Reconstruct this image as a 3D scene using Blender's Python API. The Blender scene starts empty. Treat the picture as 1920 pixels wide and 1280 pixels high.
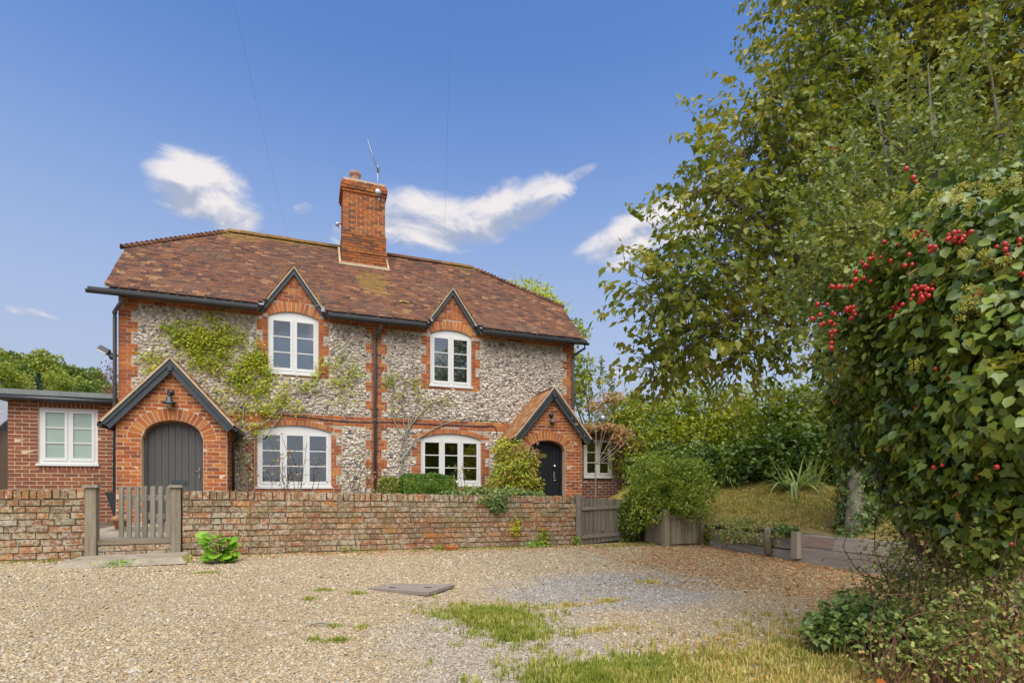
import bpy, math, random
import numpy as np
from mathutils import Vector, Matrix, Euler

random.seed(7)
rng = np.random.default_rng(7)
SC = bpy.context.scene
COL = SC.collection
rad = math.radians

# ------------------------------------------------------------------ camera, sky, sun, exposure
YAW = rad(20.82)
CAM = (3.557, -12.734, 0.92)
FPX = 1000.0                      # focal length in units of a 1920 wide picture
cam_d = bpy.data.cameras.new('camera')
cam = bpy.data.objects.new('camera', cam_d)
COL.objects.link(cam)
cam.location = CAM
cam.rotation_euler = (rad(90), 0, -YAW)
cam_d.sensor_width = 36
cam_d.lens = 36 * FPX / 1920
cam_d.shift_y = 270 / 1920
cam_d.clip_start = 0.05
cam_d.clip_end = 3000
SC.camera = cam

SUN_EL, SUN_AZ = rad(60), math.atan2(-0.16, -0.75)
world = bpy.data.worlds.new('World')
SC.world = world
world.use_nodes = True

def build_sky():
    nt = world.node_tree
    N, L = nt.nodes, nt.links
    N.clear()
    out = N.new('ShaderNodeOutputWorld')
    bg = N.new('ShaderNodeBackground')
    bg.inputs['Strength'].default_value = 0.15
    sky = N.new('ShaderNodeTexSky')
    sky.sky_type = 'NISHITA'
    sky.sun_disc = False
    sky.sun_elevation = SUN_EL
    sky.sun_rotation = SUN_AZ
    sky.altitude = 100
    sky.air_density = 1.0
    sky.dust_density = 2.0
    sky.ozone_density = 6.0
    tc = N.new('ShaderNodeTexCoord')
    def math_(op, a, b=None, c=None, clamp=False):
        n = N.new('ShaderNodeMath'); n.operation = op; n.use_clamp = clamp
        for i, v in enumerate((a, b, c)):
            if v is None: continue
            if isinstance(v, (int, float)): n.inputs[i].default_value = v
            else: L.new(v, n.inputs[i])
        return n.outputs[0]
    sep = N.new('ShaderNodeSeparateXYZ'); L.new(tc.outputs['Generated'], sep.inputs[0])
    az = math_('ARCTAN2', sep.outputs[0], sep.outputs[1])
    el = math_('ARCSINE', sep.outputs[2])
    def noise(scale, detail, rough, dz=0.0, stretch=2.1, dist=0.6):
        m = N.new('ShaderNodeMapping'); L.new(tc.outputs['Generated'], m.inputs[0])
        m.inputs['Location'].default_value = (0.3, 1.7, dz)
        m.inputs['Scale'].default_value = (1, 1, stretch)
        n = N.new('ShaderNodeTexNoise'); L.new(m.outputs[0], n.inputs['Vector'])
        n.inputs['Scale'].default_value = scale; n.inputs['Detail'].default_value = detail
        n.inputs['Roughness'].default_value = rough; n.inputs['Distortion'].default_value = dist
        return n.outputs['Fac']
    n1 = noise(11, 9, 0.58)
    n2 = noise(11, 9, 0.58, dz=-0.05)
    big = noise(4.2, 3, 0.5)
    # clouds of this afternoon: azimuth, elevation, half widths, tilt (radians), weight
    clouds = []
    def cl(px, py, wx, wy, tilt, w):
        u, v = (px - 960) / FPX, (910 - py) / FPX
        a = YAW + math.atan(u); e = math.atan2(v, math.hypot(1, u))
        k = 1 / math.hypot(1, u)
        clouds.append((a, e, wx / FPX * k * k, wy / FPX * k, tilt, w))
    cl(375, 350, 112, 60, 0.05, 1.15); cl(440, 405, 70, 42, 0.0, 0.95); cl(330, 340, 60, 40, 0.2, 1.0); cl(570, 392, 30, 15, 0.3, 0.7)
    cl(800, 415, 130, 55, 0.0, 1.0); cl(930, 400, 150, 45, 0.25, 0.95); cl(1010, 368, 75, 38, 0.3, 0.95); cl(1085, 325, 50, 12, 0.25, 0.7)
    cl(1220, 430, 150, 42, 0.22, 1.0); cl(1330, 390, 120, 50, 0.25, 1.0); cl(1165, 500, 40, 18, 0, 0.7)
    cl(60, 588, 60, 12, -0.1, 0.75); cl(640, 440, 30, 24, 0.2, 0.7); cl(960, 342, 30, 14, 0.1, 0.6)
    cl(1500, 520, 140, 50, 0.1, 0.9); cl(1230, 695, 160, 30, 0.1, 0.55)
    # the rest of the sky carries clouds of the same kind
    r = random.Random(3)
    for i in range(46):
        a = YAW + rad(62) + r.random() * rad(236)
        clouds.append((a, rad(6 + 40 * r.random() ** 1.5), rad(5 + 9 * r.random()), rad(2 + 3 * r.random()), 0.3 * (r.random() - 0.5), 0.95))
    tot, rel = None, None
    for a, e, wx, wy, t, w in clouds:
        a = (a + math.pi) % (2 * math.pi) - math.pi
        da, de = math_('SUBTRACT', az, a), math_('SUBTRACT', el, e)
        ct, st = math.cos(t), math.sin(t)
        x = math_('MULTIPLY_ADD', da, ct / wx, math_('MULTIPLY', de, st / wx))
        y = math_('MULTIPLY_ADD', de, ct / wy, math_('MULTIPLY', da, -st / wy))
        d2 = math_('ADD', math_('MULTIPLY', x, x), math_('MULTIPLY', y, y))
        m = math_('MULTIPLY', math_('SUBTRACT', 1.25, d2, clamp=True), w)
        ym = math_('MULTIPLY', math_('ADD', y, 0.15), m)
        tot = m if tot is None else math_('MAXIMUM', tot, m)
        rel = ym if rel is None else math_('ADD', rel, ym)
    dens = math_('ADD', tot, math_('MULTIPLY', math_('SUBTRACT', n1, 0.5), 1.9))
    mr = N.new('ShaderNodeMapRange'); mr.interpolation_type = 'SMOOTHSTEP'
    L.new(dens, mr.inputs[0])
    mr.inputs[1].default_value = 0.26; mr.inputs[2].default_value = 1.15
    mask = math_('MULTIPLY', math_('MULTIPLY', mr.outputs[0], 0.93), math_('MULTIPLY', tot, 4.0, clamp=True))
    shade = math_('ADD', math_('MULTIPLY', rel, 0.55), math_('MULTIPLY', math_('SUBTRACT', n1, n2), 2.2))
    shade = math_('ADD', shade, 0.44, clamp=True)
    cr = N.new('ShaderNodeValToRGB'); L.new(shade, cr.inputs[0])
    cr.color_ramp.elements[0].position = 0.2; cr.color_ramp.elements[0].color = (1.95, 2.15, 2.75, 1)
    cr.color_ramp.elements[1].position = 0.75; cr.color_ramp.elements[1].color = (4.2, 3.95, 3.9, 1)
    mix = N.new('ShaderNodeMix'); mix.data_type = 'RGBA'
    hs = N.new('ShaderNodeHueSaturation'); hs.inputs['Saturation'].default_value = 1.15; hs.inputs['Hue'].default_value = 0.504; hs.inputs['Value'].default_value = 1.06
    L.new(sky.outputs[0], hs.inputs['Color'])
    # pale lavender air towards the horizon, all the way round
    hz = N.new('ShaderNodeMapRange'); hz.interpolation_type = 'SMOOTHSTEP'
    L.new(el, hz.inputs[0]); hz.inputs[1].default_value = 0.74; hz.inputs[2].default_value = 0.06; hz.inputs[4].default_value = 0.92
    air = N.new('ShaderNodeMix'); air.data_type = 'RGBA'
    L.new(hz.outputs[0], air.inputs[0]); L.new(hs.outputs[0], air.inputs[6]); air.inputs[7].default_value = (2.15, 2.42, 3.05, 1)
    L.new(mask, mix.inputs[0]); L.new(air.outputs[2], mix.inputs[6]); L.new(cr.outputs[0], mix.inputs[7])
    L.new(mix.outputs[2], bg.inputs['Color'])
    L.new(bg.outputs[0], out.inputs[0])
build_sky()

sun_d = bpy.data.lights.new('sun', 'SUN')
sun_d.energy = 3.3
sun_d.angle = rad(75)
sun_d.color = (1.0, 0.93, 0.77)
sun = bpy.data.objects.new('sun', sun_d)
COL.objects.link(sun)
sdir = Vector((math.sin(SUN_AZ) * math.cos(SUN_EL), math.cos(SUN_AZ) * math.cos(SUN_EL), math.sin(SUN_EL)))
sun.rotation_euler = sdir.to_track_quat('Z', 'Y').to_euler()
SC.view_settings.view_transform = 'Standard'
SC.view_settings.look = 'None'
SC.view_settings.exposure = 0.55
SC.view_settings.gamma = 1.0
SC.view_settings.use_curve_mapping = False
SC.cycles.max_bounces = 6
SC.cycles.transparent_max_bounces = 8
SC.cycles.use_denoising = True

# ------------------------------------------------------------------ geometry helpers
CD = np.array((math.sin(YAW), math.cos(YAW), 0.0))
CR = np.array((math.cos(YAW), -math.sin(YAW), 0.0))
CAMV = np.array(CAM)

def at(px, py, depth):
    """the point seen at (px, py) of the 1920x1280 photograph, depth metres in front of the camera"""
    return CAMV + depth * (CD + (px - 960) / FPX * CR + np.array((0, 0, (910 - py) / FPX)))

def depth_of(p):
    return (np.asarray(p) - CAMV) @ CD

ORG = {}

def org(o):
    return ORG.get(o.name, Vector((0, 0, 0))) if o else Vector((0, 0, 0))

def link(o, parent=None, loc=(0, 0, 0)):
    COL.objects.link(o)
    loc = Vector(loc)
    if parent:
        o.parent = parent
    o.location = loc - org(parent)
    ORG[o.name] = loc
    return o

def thing(name, label, cat, loc=(0, 0, 0), group=None):
    o = bpy.data.objects.new(name, None)
    o.empty_display_size = 0.2
    link(o, None, loc)
    return tag(o, label, cat, group)

def tag(o, label=None, cat=None, group=None, kind=None):
    if label: o['label'] = label
    if cat: o['category'] = cat
    if group: o['group'] = group
    if kind: o['kind'] = kind
    return o

def np_mesh(name, verts, faces, smooth=False):
    """verts (N,3); faces (M,k) array"""
    verts = np.asarray(verts, np.float32); faces = np.asarray(faces, np.int32)
    me = bpy.data.meshes.new(name)
    n, k = faces.shape
    me.vertices.add(len(verts)); me.vertices.foreach_set('co', verts.ravel())
    me.loops.add(n * k); me.loops.foreach_set('vertex_index', faces.ravel())
    me.polygons.add(n)
    me.polygons.foreach_set('loop_start', np.arange(0, n * k, k, dtype=np.int32))
    if smooth:
        me.polygons.foreach_set('use_smooth', np.ones(n, dtype=bool))
    me.update(calc_edges=True)
    return me

def mesh_obj(name, me, mat, parent=None, loc=(0, 0, 0), kind=None):
    if mat is not None and not me.materials:
        me.materials.append(mat)
    o = bpy.data.objects.new(name, me)
    link(o, parent, loc)
    if kind: o['kind'] = kind
    return o

class MB:
    """collects boxes, prisms and tubes into one mesh"""
    def __init__(s):
        s.v, s.f, s.sm = [], [], []
    def box(s, c, size, R=None, taper=1.0):
        b = len(s.v)
        hx, hy, hz = size[0] / 2, size[1] / 2, size[2] / 2
        for z in (-1, 1):
            k = taper if z > 0 else 1
            for x, y in ((-1, -1), (1, -1), (1, 1), (-1, 1)):
                p = Vector((x * hx * k, y * hy * k, z * hz))
                if R is not None: p = R @ p
                s.v.append((p[0] + c[0], p[1] + c[1], p[2] + c[2]))
        for q in ((0, 3, 2, 1), (4, 5, 6, 7), (0, 1, 5, 4), (1, 2, 6, 5), (2, 3, 7, 6), (3, 0, 4, 7)):
            s.f.append([b + i for i in q]); s.sm.append(False)
        return s
    def bb(s, x0, x1, y0, y1, z0, z1):
        return s.box(((x0 + x1) / 2, (y0 + y1) / 2, (z0 + z1) / 2), (x1 - x0, y1 - y0, z1 - z0))
    def beam(s, a, b, w, t, up=(0, 0, 1)):
        a, b = Vector(a), Vector(b)
        d = (b - a); L = d.length; d.normalize()
        u = Vector(up); side = d.cross(u).normalized(); u = side.cross(d)
        R = Matrix((side, d, u)).transposed()
        return s.box((a + b) / 2, (w, L, t), R)
    def prism(s, poly, y0, y1):
        """poly of (x, z), counter-clockwise seen from -y; extruded from y0 to y1"""
        b, n = len(s.v), len(poly)
        s.v += [(x, y0, z) for x, z in poly] + [(x, y1, z) for x, z in poly]
        s.f.append([b + i for i in range(n)]); s.f.append([b + n + i for i in reversed(range(n))])
        s.sm += [False] * 2
        for i in range(n):
            j = (i + 1) % n
            s.f.append([b + j, b + i, b + n + i, b + n + j]); s.sm.append(False)
        return s
    def tube(s, pts, r, n=6, cap=True):
        pts = [Vector(p) for p in pts]
        rs = r if hasattr(r, '__len__') else [r] * len(pts)
        b = len(s.v)
        for i, p in enumerate(pts):
            t = (pts[min(i + 1, len(pts) - 1)] - pts[max(i - 1, 0)])
            if t.length < 1e-6: t = Vector((0, 0, 1))
            t.normalize()
            u = t.cross(Vector((0, 0, 1)) if abs(t.z) < 0.95 else Vector((1, 0, 0))).normalized()
            w = t.cross(u)
            for k in range(n):
                a = 2 * math.pi * k / n
                s.v.append(tuple(p + rs[i] * (math.cos(a) * u + math.sin(a) * w)))
        for i in range(len(pts) - 1):
            for k in range(n):
                q = (k + 1) % n
                s.f.append([b + i * n + k, b + i * n + q, b + (i + 1) * n + q, b + (i + 1) * n + k]); s.sm.append(True)
        if cap:
            s.f.append([b + k for k in range(n)][::-1]); s.f.append([b + (len(pts) - 1) * n + k for k in range(n)]); s.sm += [False] * 2
        return s
    def lathe(s, c, prof, n=16, axis=None):
        """prof of (radius, height) round a vertical axis at c"""
        b = len(s.v)
        for r_, z in prof:
            for k in range(n):
                a = 2 * math.pi * k / n
                p = Vector((r_ * math.cos(a), r_ * math.sin(a), z))
                if axis is not None: p = axis @ p
                s.v.append((c[0] + p[0], c[1] + p[1], c[2] + p[2]))
        for i in range(len(prof) - 1):
            for k in range(n):
                q = (k + 1) % n
                s.f.append([b + i * n + k, b + i * n + q, b + (i + 1) * n + q, b + (i + 1) * n + k]); s.sm.append(True)
        return s
    def ball(s, c, r, n=6, m=4):
        r = r if hasattr(r, '__len__') else (r, r, r)
        b = len(s.v)
        for i in range(m + 1):
            t = math.pi * i / m
            for k in range(n):
                a = 2 * math.pi * k / n
                s.v.append((c[0] + r[0] * math.sin(t) * math.cos(a), c[1] + r[1] * math.sin(t) * math.sin(a), c[2] + r[2] * math.cos(t)))
        for i in range(m):
            for k in range(n):
                q = (k + 1) % n
                s.f.append([b + i * n + k, b + (i + 1) * n + k, b + (i + 1) * n + q, b + i * n + q]); s.sm.append(True)
        return s
    def quad(s, *p):
        b = len(s.v); s.v += [tuple(q) for q in p]; s.f.append(list(range(b, b + len(p)))); s.sm.append(False)
        return s
    def mesh(s, name):
        me = bpy.data.meshes.new(name)
        me.from_pydata([tuple(map(float, v)) for v in s.v], [], s.f)
        me.polygons.foreach_set('use_smooth', s.sm)
        me.update()
        return me
    def build(s, name, mat, parent=None, kind=None, origin=None):
        if origin is not None:
            s.v = [(v[0] - origin[0], v[1] - origin[1], v[2] - origin[2]) for v in s.v]
        return mesh_obj(name, s.mesh(name), mat, parent, origin if origin is not None else (0, 0, 0), kind)

# ------------------------------------------------------------------ materials
MATS = {}
class NT:
    def __init__(s, name):
        s.m = bpy.data.materials.new(name); s.m.use_nodes = True
        s.t = s.m.node_tree; s.N, s.L = s.t.nodes, s.t.links
        s.b = s.N['Principled BSDF']; s.out = s.N['Material Output']
        MATS[name] = s.m
    def put(s, v, sock):
        if isinstance(v, bpy.types.NodeSocket): s.L.new(v, sock)
        elif isinstance(v, (tuple, list)) and len(v) == 3 and sock.type == 'RGBA': sock.default_value = (*v, 1)
        else: sock.default_value = v
    def math(s, op, a, b=None, c=None, clamp=False):
        n = s.N.new('ShaderNodeMath'); n.operation = op; n.use_clamp = clamp
        for i, v in enumerate((a, b, c)):
            if v is not None: s.put(v, n.inputs[i])
        return n.outputs[0]
    def pos(s):
        return s.N.new('ShaderNodeNewGeometry').outputs['Position']
    def rnd(s):
        g = s.N.new('ShaderNodeNewGeometry').outputs['Random Per Island']
        o = s.N.new('ShaderNodeObjectInfo').outputs['Random']
        return s.math('FRACT', s.math('ADD', g, o))
    def map(s, scale=(1, 1, 1), loc=(0, 0, 0), rot=(0, 0, 0)):
        m = s.N.new('ShaderNodeMapping'); s.L.new(s.pos(), m.inputs[0])
        m.inputs['Scale'].default_value = scale; m.inputs['Location'].default_value = loc; m.inputs['Rotation'].default_value = rot
        return m.outputs[0]
    def noise(s, scale, detail=4, rough=0.55, vec=None, dist=0, col=False):
        n = s.N.new('ShaderNodeTexNoise')
        s.L.new(vec if vec is not None else s.pos(), n.inputs['Vector'])
        n.inputs['Scale'].default_value = scale; n.inputs['Detail'].default_value = detail
        n.inputs['Roughness'].default_value = rough; n.inputs['Distortion'].default_value = dist
        return n.outputs['Color' if col else 'Fac']
    def voro(s, scale, feature='F1', vec=None, out='Distance', rand=1.0):
        n = s.N.new('ShaderNodeTexVoronoi'); n.feature = feature
        s.L.new(vec if vec is not None else s.pos(), n.inputs['Vector'])
        n.inputs['Scale'].default_value = scale; n.inputs['Randomness'].default_value = rand
        return n.outputs[out]
    def ramp(s, f, *stops, interp='LINEAR'):
        n = s.N.new('ShaderNodeValToRGB'); s.put(f, n.inputs[0])
        cr = n.color_ramp; cr.interpolation = interp
        while len(cr.elements) < len(stops): cr.elements.new(0.5)
        for e, (p, c) in zip(cr.elements, stops):
            e.position = p; e.color = (*c, 1) if hasattr(c, '__len__') else (c, c, c, 1)
        return n.outputs[0]
    def mix(s, f, a, b, mode='MIX'):
        n = s.N.new('ShaderNodeMix'); n.data_type = 'RGBA'; n.blend_type = mode
        s.put(f, n.inputs[0]); s.put(a, n.inputs[6]); s.put(b, n.inputs[7])
        return n.outputs[2]
    def step(s, f, a, b):
        n = s.N.new('ShaderNodeMapRange'); n.interpolation_type = 'SMOOTHSTEP'
        s.put(f, n.inputs[0]); n.inputs[1].default_value = a; n.inputs[2].default_value = b
        return n.outputs[0]
    def blob(s, c, r, wob=0.35, sc=2.5):
        """soft mask round a world position, its outline broken up by noise"""
        v = s.N.new('ShaderNodeVectorMath'); v.operation = 'SUBTRACT'; s.L.new(s.pos(), v.inputs[0]); v.inputs[1].default_value = c
        q = s.N.new('ShaderNodeVectorMath'); q.operation = 'DIVIDE'; s.L.new(v.outputs[0], q.inputs[0]); q.inputs[1].default_value = r
        l = s.N.new('ShaderNodeVectorMath'); l.operation = 'LENGTH'; s.L.new(q.outputs[0], l.inputs[0])
        d = s.math('ADD', l.outputs['Value'], s.math('MULTIPLY', s.math('SUBTRACT', s.noise(sc, 5, 0.65), 0.5), wob * 4))
        return s.math('SUBTRACT', 1.0, s.step(d, 0.6, 1.15))
    def fin(s, col, rough=0.85, bump=None, bs=0.3, bd=0.01, spec=0.3):
        s.put(col, s.b.inputs['Base Color']); s.put(rough, s.b.inputs['Roughness'])
        s.b.inputs['Specular IOR Level'].default_value = spec
        if bump is not None:
            n = s.N.new('ShaderNodeBump'); n.inputs['Strength'].default_value = bs; n.inputs['Distance'].default_value = bd
            s.L.new(bump, n.inputs['Height']); s.L.new(n.outputs[0], s.b.inputs['Normal'])
        return s.m

def m_plain(name, col, rough=0.6, var=0.12, scale=6, spec=0.3, metal=0.0, bs=0.15):
    n = NT(name)
    a = tuple(c * (1 - var) for c in col); b = tuple(min(1, c * (1 + var)) for c in col)
    f = n.noise(scale, 6, 0.65)
    n.b.inputs['Metallic'].default_value = metal
    return n.fin(n.ramp(f, (0.3, a), (0.7, b)), rough, n.noise(scale * 9, 4), bs, 0.004, spec)

def m_brick(name, cols, grime=0.0, lichen=0.0, grain=60, dark=(0.10, 0.06, 0.045)):
    n = NT(name)
    r = n.rnd()
    st = [((i + 0.5) / len(cols), c) for i, c in enumerate(cols)]
    c = n.ramp(r, *st)
    g = n.noise(grain, 5, 0.7)
    c = n.mix(0.55, c, n.ramp(g, (0.3, (0.55, 0.5, 0.48)), (0.68, (1.25, 1.2, 1.15))), 'MULTIPLY')
    if grime:
        big = n.noise(1.6, 6, 0.7, dist=0.5)
        c = n.mix(n.math('MULTIPLY', n.step(big, 0.46, 0.68), grime), c, dark)
    if lichen:
        w = n.noise(26, 6, 0.72)
        w2 = n.noise(2.3, 4, 0.6)
        ms = n.math('MULTIPLY', n.step(n.math('ADD', w, n.math('MULTIPLY', w2, 0.35)), 0.64, 0.74), lichen)
        c = n.mix(ms, c, n.ramp(n.noise(7, 2), (0.3, (0.55, 0.49, 0.40)), (0.7, (0.33, 0.33, 0.20))))
        sp = n.voro(20)
        c = n.mix(n.math('MULTIPLY', n.math('SUBTRACT', 1.0, n.step(sp, 0.10, 0.2)), n.math('MULTIPLY', n.step(n.noise(9, 3), 0.5, 0.62), 0.85)), c, (0.60, 0.56, 0.47))
        c = n.mix(n.math('MULTIPLY', n.step(n.noise(3.3, 5, 0.7, n.map(loc=(2, 5, 3))), 0.5, 0.64), 0.5), c, (0.20, 0.17, 0.075))
    return n.fin(c, 0.9, g, 0.5, 0.012, 0.2)

def m_leaf(name, cols, trans=0.3, rough=0.45, clump=1.2, spec=0.35, clw=0.45):
    n = NT(name)
    r = n.rnd()
    f = n.math('ADD', n.math('MULTIPLY', r, 1 - clw), n.math('MULTIPLY', n.step(n.noise(clump, 3, 0.6), 0.3, 0.7), clw))
    st = [((i + 0.5) / len(cols), tuple(v * 1.45 for v in c)) for i, c in enumerate(cols)]
    c = n.ramp(f, *st)
    n.fin(c, rough, None, spec=spec)
    t = n.N.new('ShaderNodeBsdfTranslucent'); n.L.new(n.mix(1.0, c, (1.3, 1.25, 0.6), 'MULTIPLY'), t.inputs['Color'])
    m = n.N.new('ShaderNodeMixShader'); m.inputs[0].default_value = trans
    n.L.new(n.b.outputs[0], m.inputs[1]); n.L.new(t.outputs[0], m.inputs[2]); n.L.new(m.outputs[0], n.out.inputs['Surface'])
    return n.m

def m_wood(name, dark, light, axis='z', rough=0.85, lichen=0.0):
    n = NT(name)
    sc = {'z': (28, 28, 1.6), 'x': (1.6, 28, 28), 'y': (28, 1.6, 28)}[axis]
    v = n.map(sc)
    g = n.noise(1.0, 6, 0.7, v, 0.4)
    r = n.rnd()
    c = n.ramp(n.math('ADD', n.math('MULTIPLY', g, 0.75), n.math('MULTIPLY', r, 0.25)), (0.28, dark), (0.72, light))
    if lichen:
        c = n.mix(n.math('MULTIPLY', n.step(n.noise(14, 5, 0.7), 0.52, 0.66), lichen), c, (0.30, 0.31, 0.16))
    return n.fin(c, rough, g, 0.5, 0.006, 0.2)

def make_materials():
    m_brick('house_brick', [(0.36, 0.10, 0.035), (0.50, 0.165, 0.045), (0.42, 0.115, 0.04), (0.56, 0.23, 0.065), (0.30, 0.085, 0.04), (0.48, 0.15, 0.045), (0.24, 0.085, 0.05)], grime=0.35)
    m_brick('arch_brick', [(0.50, 0.17, 0.05), (0.42, 0.12, 0.04), (0.56, 0.25, 0.075), (0.36, 0.12, 0.05)], grime=0.25)
    m_brick('chimney_brick', [(0.42, 0.13, 0.04), (0.34, 0.10, 0.04), (0.46, 0.18, 0.05), (0.13, 0.06, 0.04), (0.38, 0.14, 0.045), (0.20, 0.08, 0.045)], grime=0.45, dark=(0.12, 0.09, 0.06))
    m_brick('annexe_brick', [(0.25, 0.095, 0.052), (0.30, 0.12, 0.065), (0.225, 0.09, 0.052), (0.27, 0.10, 0.052), (0.20, 0.085, 0.055)], grime=0.12)
    m_brick('leanto_brick', [(0.20, 0.085, 0.06), (0.25, 0.115, 0.075), (0.16, 0.08, 0.065)], grime=0.2)
    m_brick('garden_brick', [(0.25, 0.13, 0.07), (0.31, 0.14, 0.06), (0.20, 0.125, 0.08), (0.35, 0.13, 0.05), (0.29, 0.185, 0.10), (0.23, 0.14, 0.085), (0.44, 0.17, 0.045), (0.28, 0.16, 0.09), (0.33, 0.12, 0.05), (0.21, 0.145, 0.095)], grime=0.45, lichen=0.75, grain=45, dark=(0.19, 0.145, 0.09))
    n = NT('mortar'); n.fin(n.ramp(n.noise(30, 5), (0.3, (0.52, 0.38, 0.25)), (0.7, (0.68, 0.53, 0.37))), 0.95, n.noise(80, 4), 0.4, 0.006)
    n = NT('flint_mortar'); n.fin(n.ramp(n.noise(22, 5, 0.7), (0.3, (0.38, 0.30, 0.22)), (0.7, (0.52, 0.43, 0.33))), 0.95, n.noise(70, 4), 0.5, 0.008)
    n = NT('garden_mortar'); n.fin(n.ramp(n.noise(14, 5), (0.3, (0.17, 0.125, 0.075)), (0.7, (0.32, 0.25, 0.16))), 0.95, n.noise(60, 4), 0.5, 0.008)
    # knapped flint: white rind, grey and black cores
    n = NT('flint')
    r = n.rnd()
    c = n.ramp(r, (0.0, (0.09, 0.085, 0.08)), (0.12, (0.25, 0.225, 0.195)), (0.28, (0.46, 0.40, 0.32)), (0.5, (0.60, 0.54, 0.44)), (0.72, (0.40, 0.35, 0.29)), (0.86, (0.70, 0.64, 0.55)), (1.0, (0.52, 0.43, 0.32)))
    sp = n.noise(28, 5, 0.75)
    c = n.mix(n.math('MULTIPLY', n.step(sp, 0.5, 0.62), 0.65), c, (0.62, 0.57, 0.50))
    c = n.mix(n.math('MULTIPLY', n.step(n.noise(19, 4, 0.7, n.map(loc=(4, 2, 1))), 0.57, 0.66), 0.5), c, (0.11, 0.10, 0.095))
    n.fin(c, 0.5, n.noise(35, 4), 0.4, 0.01, 0.4)
    # clay plain tiles, moss round the stack and along the ridge
    n = NT('roof_tile')
    r = n.rnd()
    c = n.ramp(r, (0.05, (0.07, 0.038, 0.027)), (0.2, (0.11, 0.051, 0.032)), (0.4, (0.145, 0.063, 0.037)), (0.6, (0.175, 0.075, 0.039)), (0.75, (0.12, 0.056, 0.034)), (0.9, (0.21, 0.094, 0.045)), (0.99, (0.26, 0.14, 0.068)))
    c = n.mix(0.6, c, n.ramp(n.noise(24, 5, 0.7), (0.3, (0.6, 0.58, 0.56)), (0.7, (1.2, 1.2, 1.2))), 'MULTIPLY')
    c = n.mix(n.math('MULTIPLY', n.step(n.noise(1.1, 5, 0.65), 0.48, 0.66), 0.4), c, (0.11, 0.072, 0.05))
    moss = n.math('MAXIMUM', n.blob((5.05, 0.95, 6.0), (0.42, 0.7, 0.7), 0.75, 6), n.blob((1.9, 2.2, 7.2), (0.5, 0.35, 0.35), 0.5, 5))
    moss = n.math('MAXIMUM', moss, n.blob((7.7, 2.3, 7.3), (0.6, 0.16, 0.16), 0.5, 5))
    moss = n.math('MAXIMUM', moss, n.blob((3.1, 2.3, 7.3), (1.3, 0.14, 0.14), 0.5, 6))
    c = n.mix(n.math('MULTIPLY', moss, 0.62), c, n.ramp(n.noise(9, 4), (0.35, (0.15, 0.125, 0.028)), (0.65, (0.29, 0.15, 0.03))))
    n.fin(c, 0.85, n.noise(40, 4), 0.4, 0.008, 0.25)
    n = NT('porch_tile')
    c = n.ramp(n.rnd(), (0.1, (0.25, 0.105, 0.045)), (0.4, (0.35, 0.16, 0.065)), (0.7, (0.29, 0.115, 0.05)), (0.95, (0.42, 0.25, 0.125)))
    c = n.mix(n.math('MULTIPLY', n.step(n.noise(6, 5, 0.7), 0.48, 0.62), 0.5), c, (0.40, 0.29, 0.15))
    n.fin(c, 0.85, n.noise(40, 4), 0.4, 0.008, 0.25)
    m_plain('tile_mortar', (0.50, 0.40, 0.27), 0.95, 0.2, 8)
    m_plain('lead', (0.42, 0.40, 0.37), 0.6, 0.2, 8)
    m_plain('white_paint', (0.66, 0.66, 0.635), 0.4, 0.03, 3, 0.4, bs=0.05)
    m_plain('aged_white_paint', (0.66, 0.65, 0.60), 0.5, 0.08, 6, 0.4)
    m_plain('black_paint', (0.045, 0.055, 0.062), 0.5, 0.15, 8, 0.4)
    m_plain('black_plastic', (0.032, 0.034, 0.037), 0.35, 0.1, 5, 0.5, bs=0.05)
    m_plain('pipe_paint', (0.075, 0.082, 0.088), 0.45, 0.12, 5, 0.4, bs=0.05)
    m_plain('felt', (0.19, 0.21, 0.20), 0.9, 0.15, 12)
    m_plain('slate', (0.20, 0.205, 0.22), 0.6, 0.2, 9)
    m_plain('terracotta', (0.47, 0.19, 0.075), 0.8, 0.12, 10)
    m_plain('pot_clay', (0.36, 0.20, 0.13), 0.85, 0.2, 8)
    m_plain('galvanised', (0.40, 0.41, 0.43), 0.45, 0.1, 10, 0.5, 0.6)
    m_plain('brass', (0.46, 0.32, 0.10), 0.35, 0.1, 10, 0.5, 0.7)
    m_plain('engraving', (0.10, 0.07, 0.03), 0.6, 0.1, 10)
    m_plain('chrome', (0.72, 0.72, 0.70), 0.25, 0.05, 10, 0.5, 0.8)
    m_plain('cast_iron', (0.23, 0.19, 0.155), 0.8, 0.2, 20)
    m_plain('wire', (0.38, 0.42, 0.50), 0.6, 0.05)
    m_plain('stone_step', (0.27, 0.225, 0.165), 0.9, 0.3, 7)
    m_plain('soil', (0.12, 0.085, 0.055), 0.95, 0.3, 9)
    m_plain('bark', (0.13, 0.11, 0.085), 0.9, 0.3, 14)
    m_plain('pale_bark', (0.30, 0.27, 0.21), 0.9, 0.25, 14)
    m_plain('red_stem', (0.20, 0.09, 0.06), 0.8, 0.25, 14)
    m_plain('straw', (0.50, 0.38, 0.18), 0.9, 0.2, 14)
    m_plain('berry', (0.42, 0.02, 0.016), 0.3, 0.25, 30, 0.5)
    m_plain('purple_petal', (0.42, 0.28, 0.42), 0.7, 0.2, 20)
    n = NT('grey_door_paint'); n.fin(n.ramp(n.noise(1.0, 5, 0.7, n.map((30, 30, 2))), (0.3, (0.074, 0.073, 0.069)), (0.75, (0.102, 0.10, 0.094))), 0.5, n.noise(1, 5, 0.7, n.map((60, 60, 3))), 0.2, 0.003, 0.35)
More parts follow.
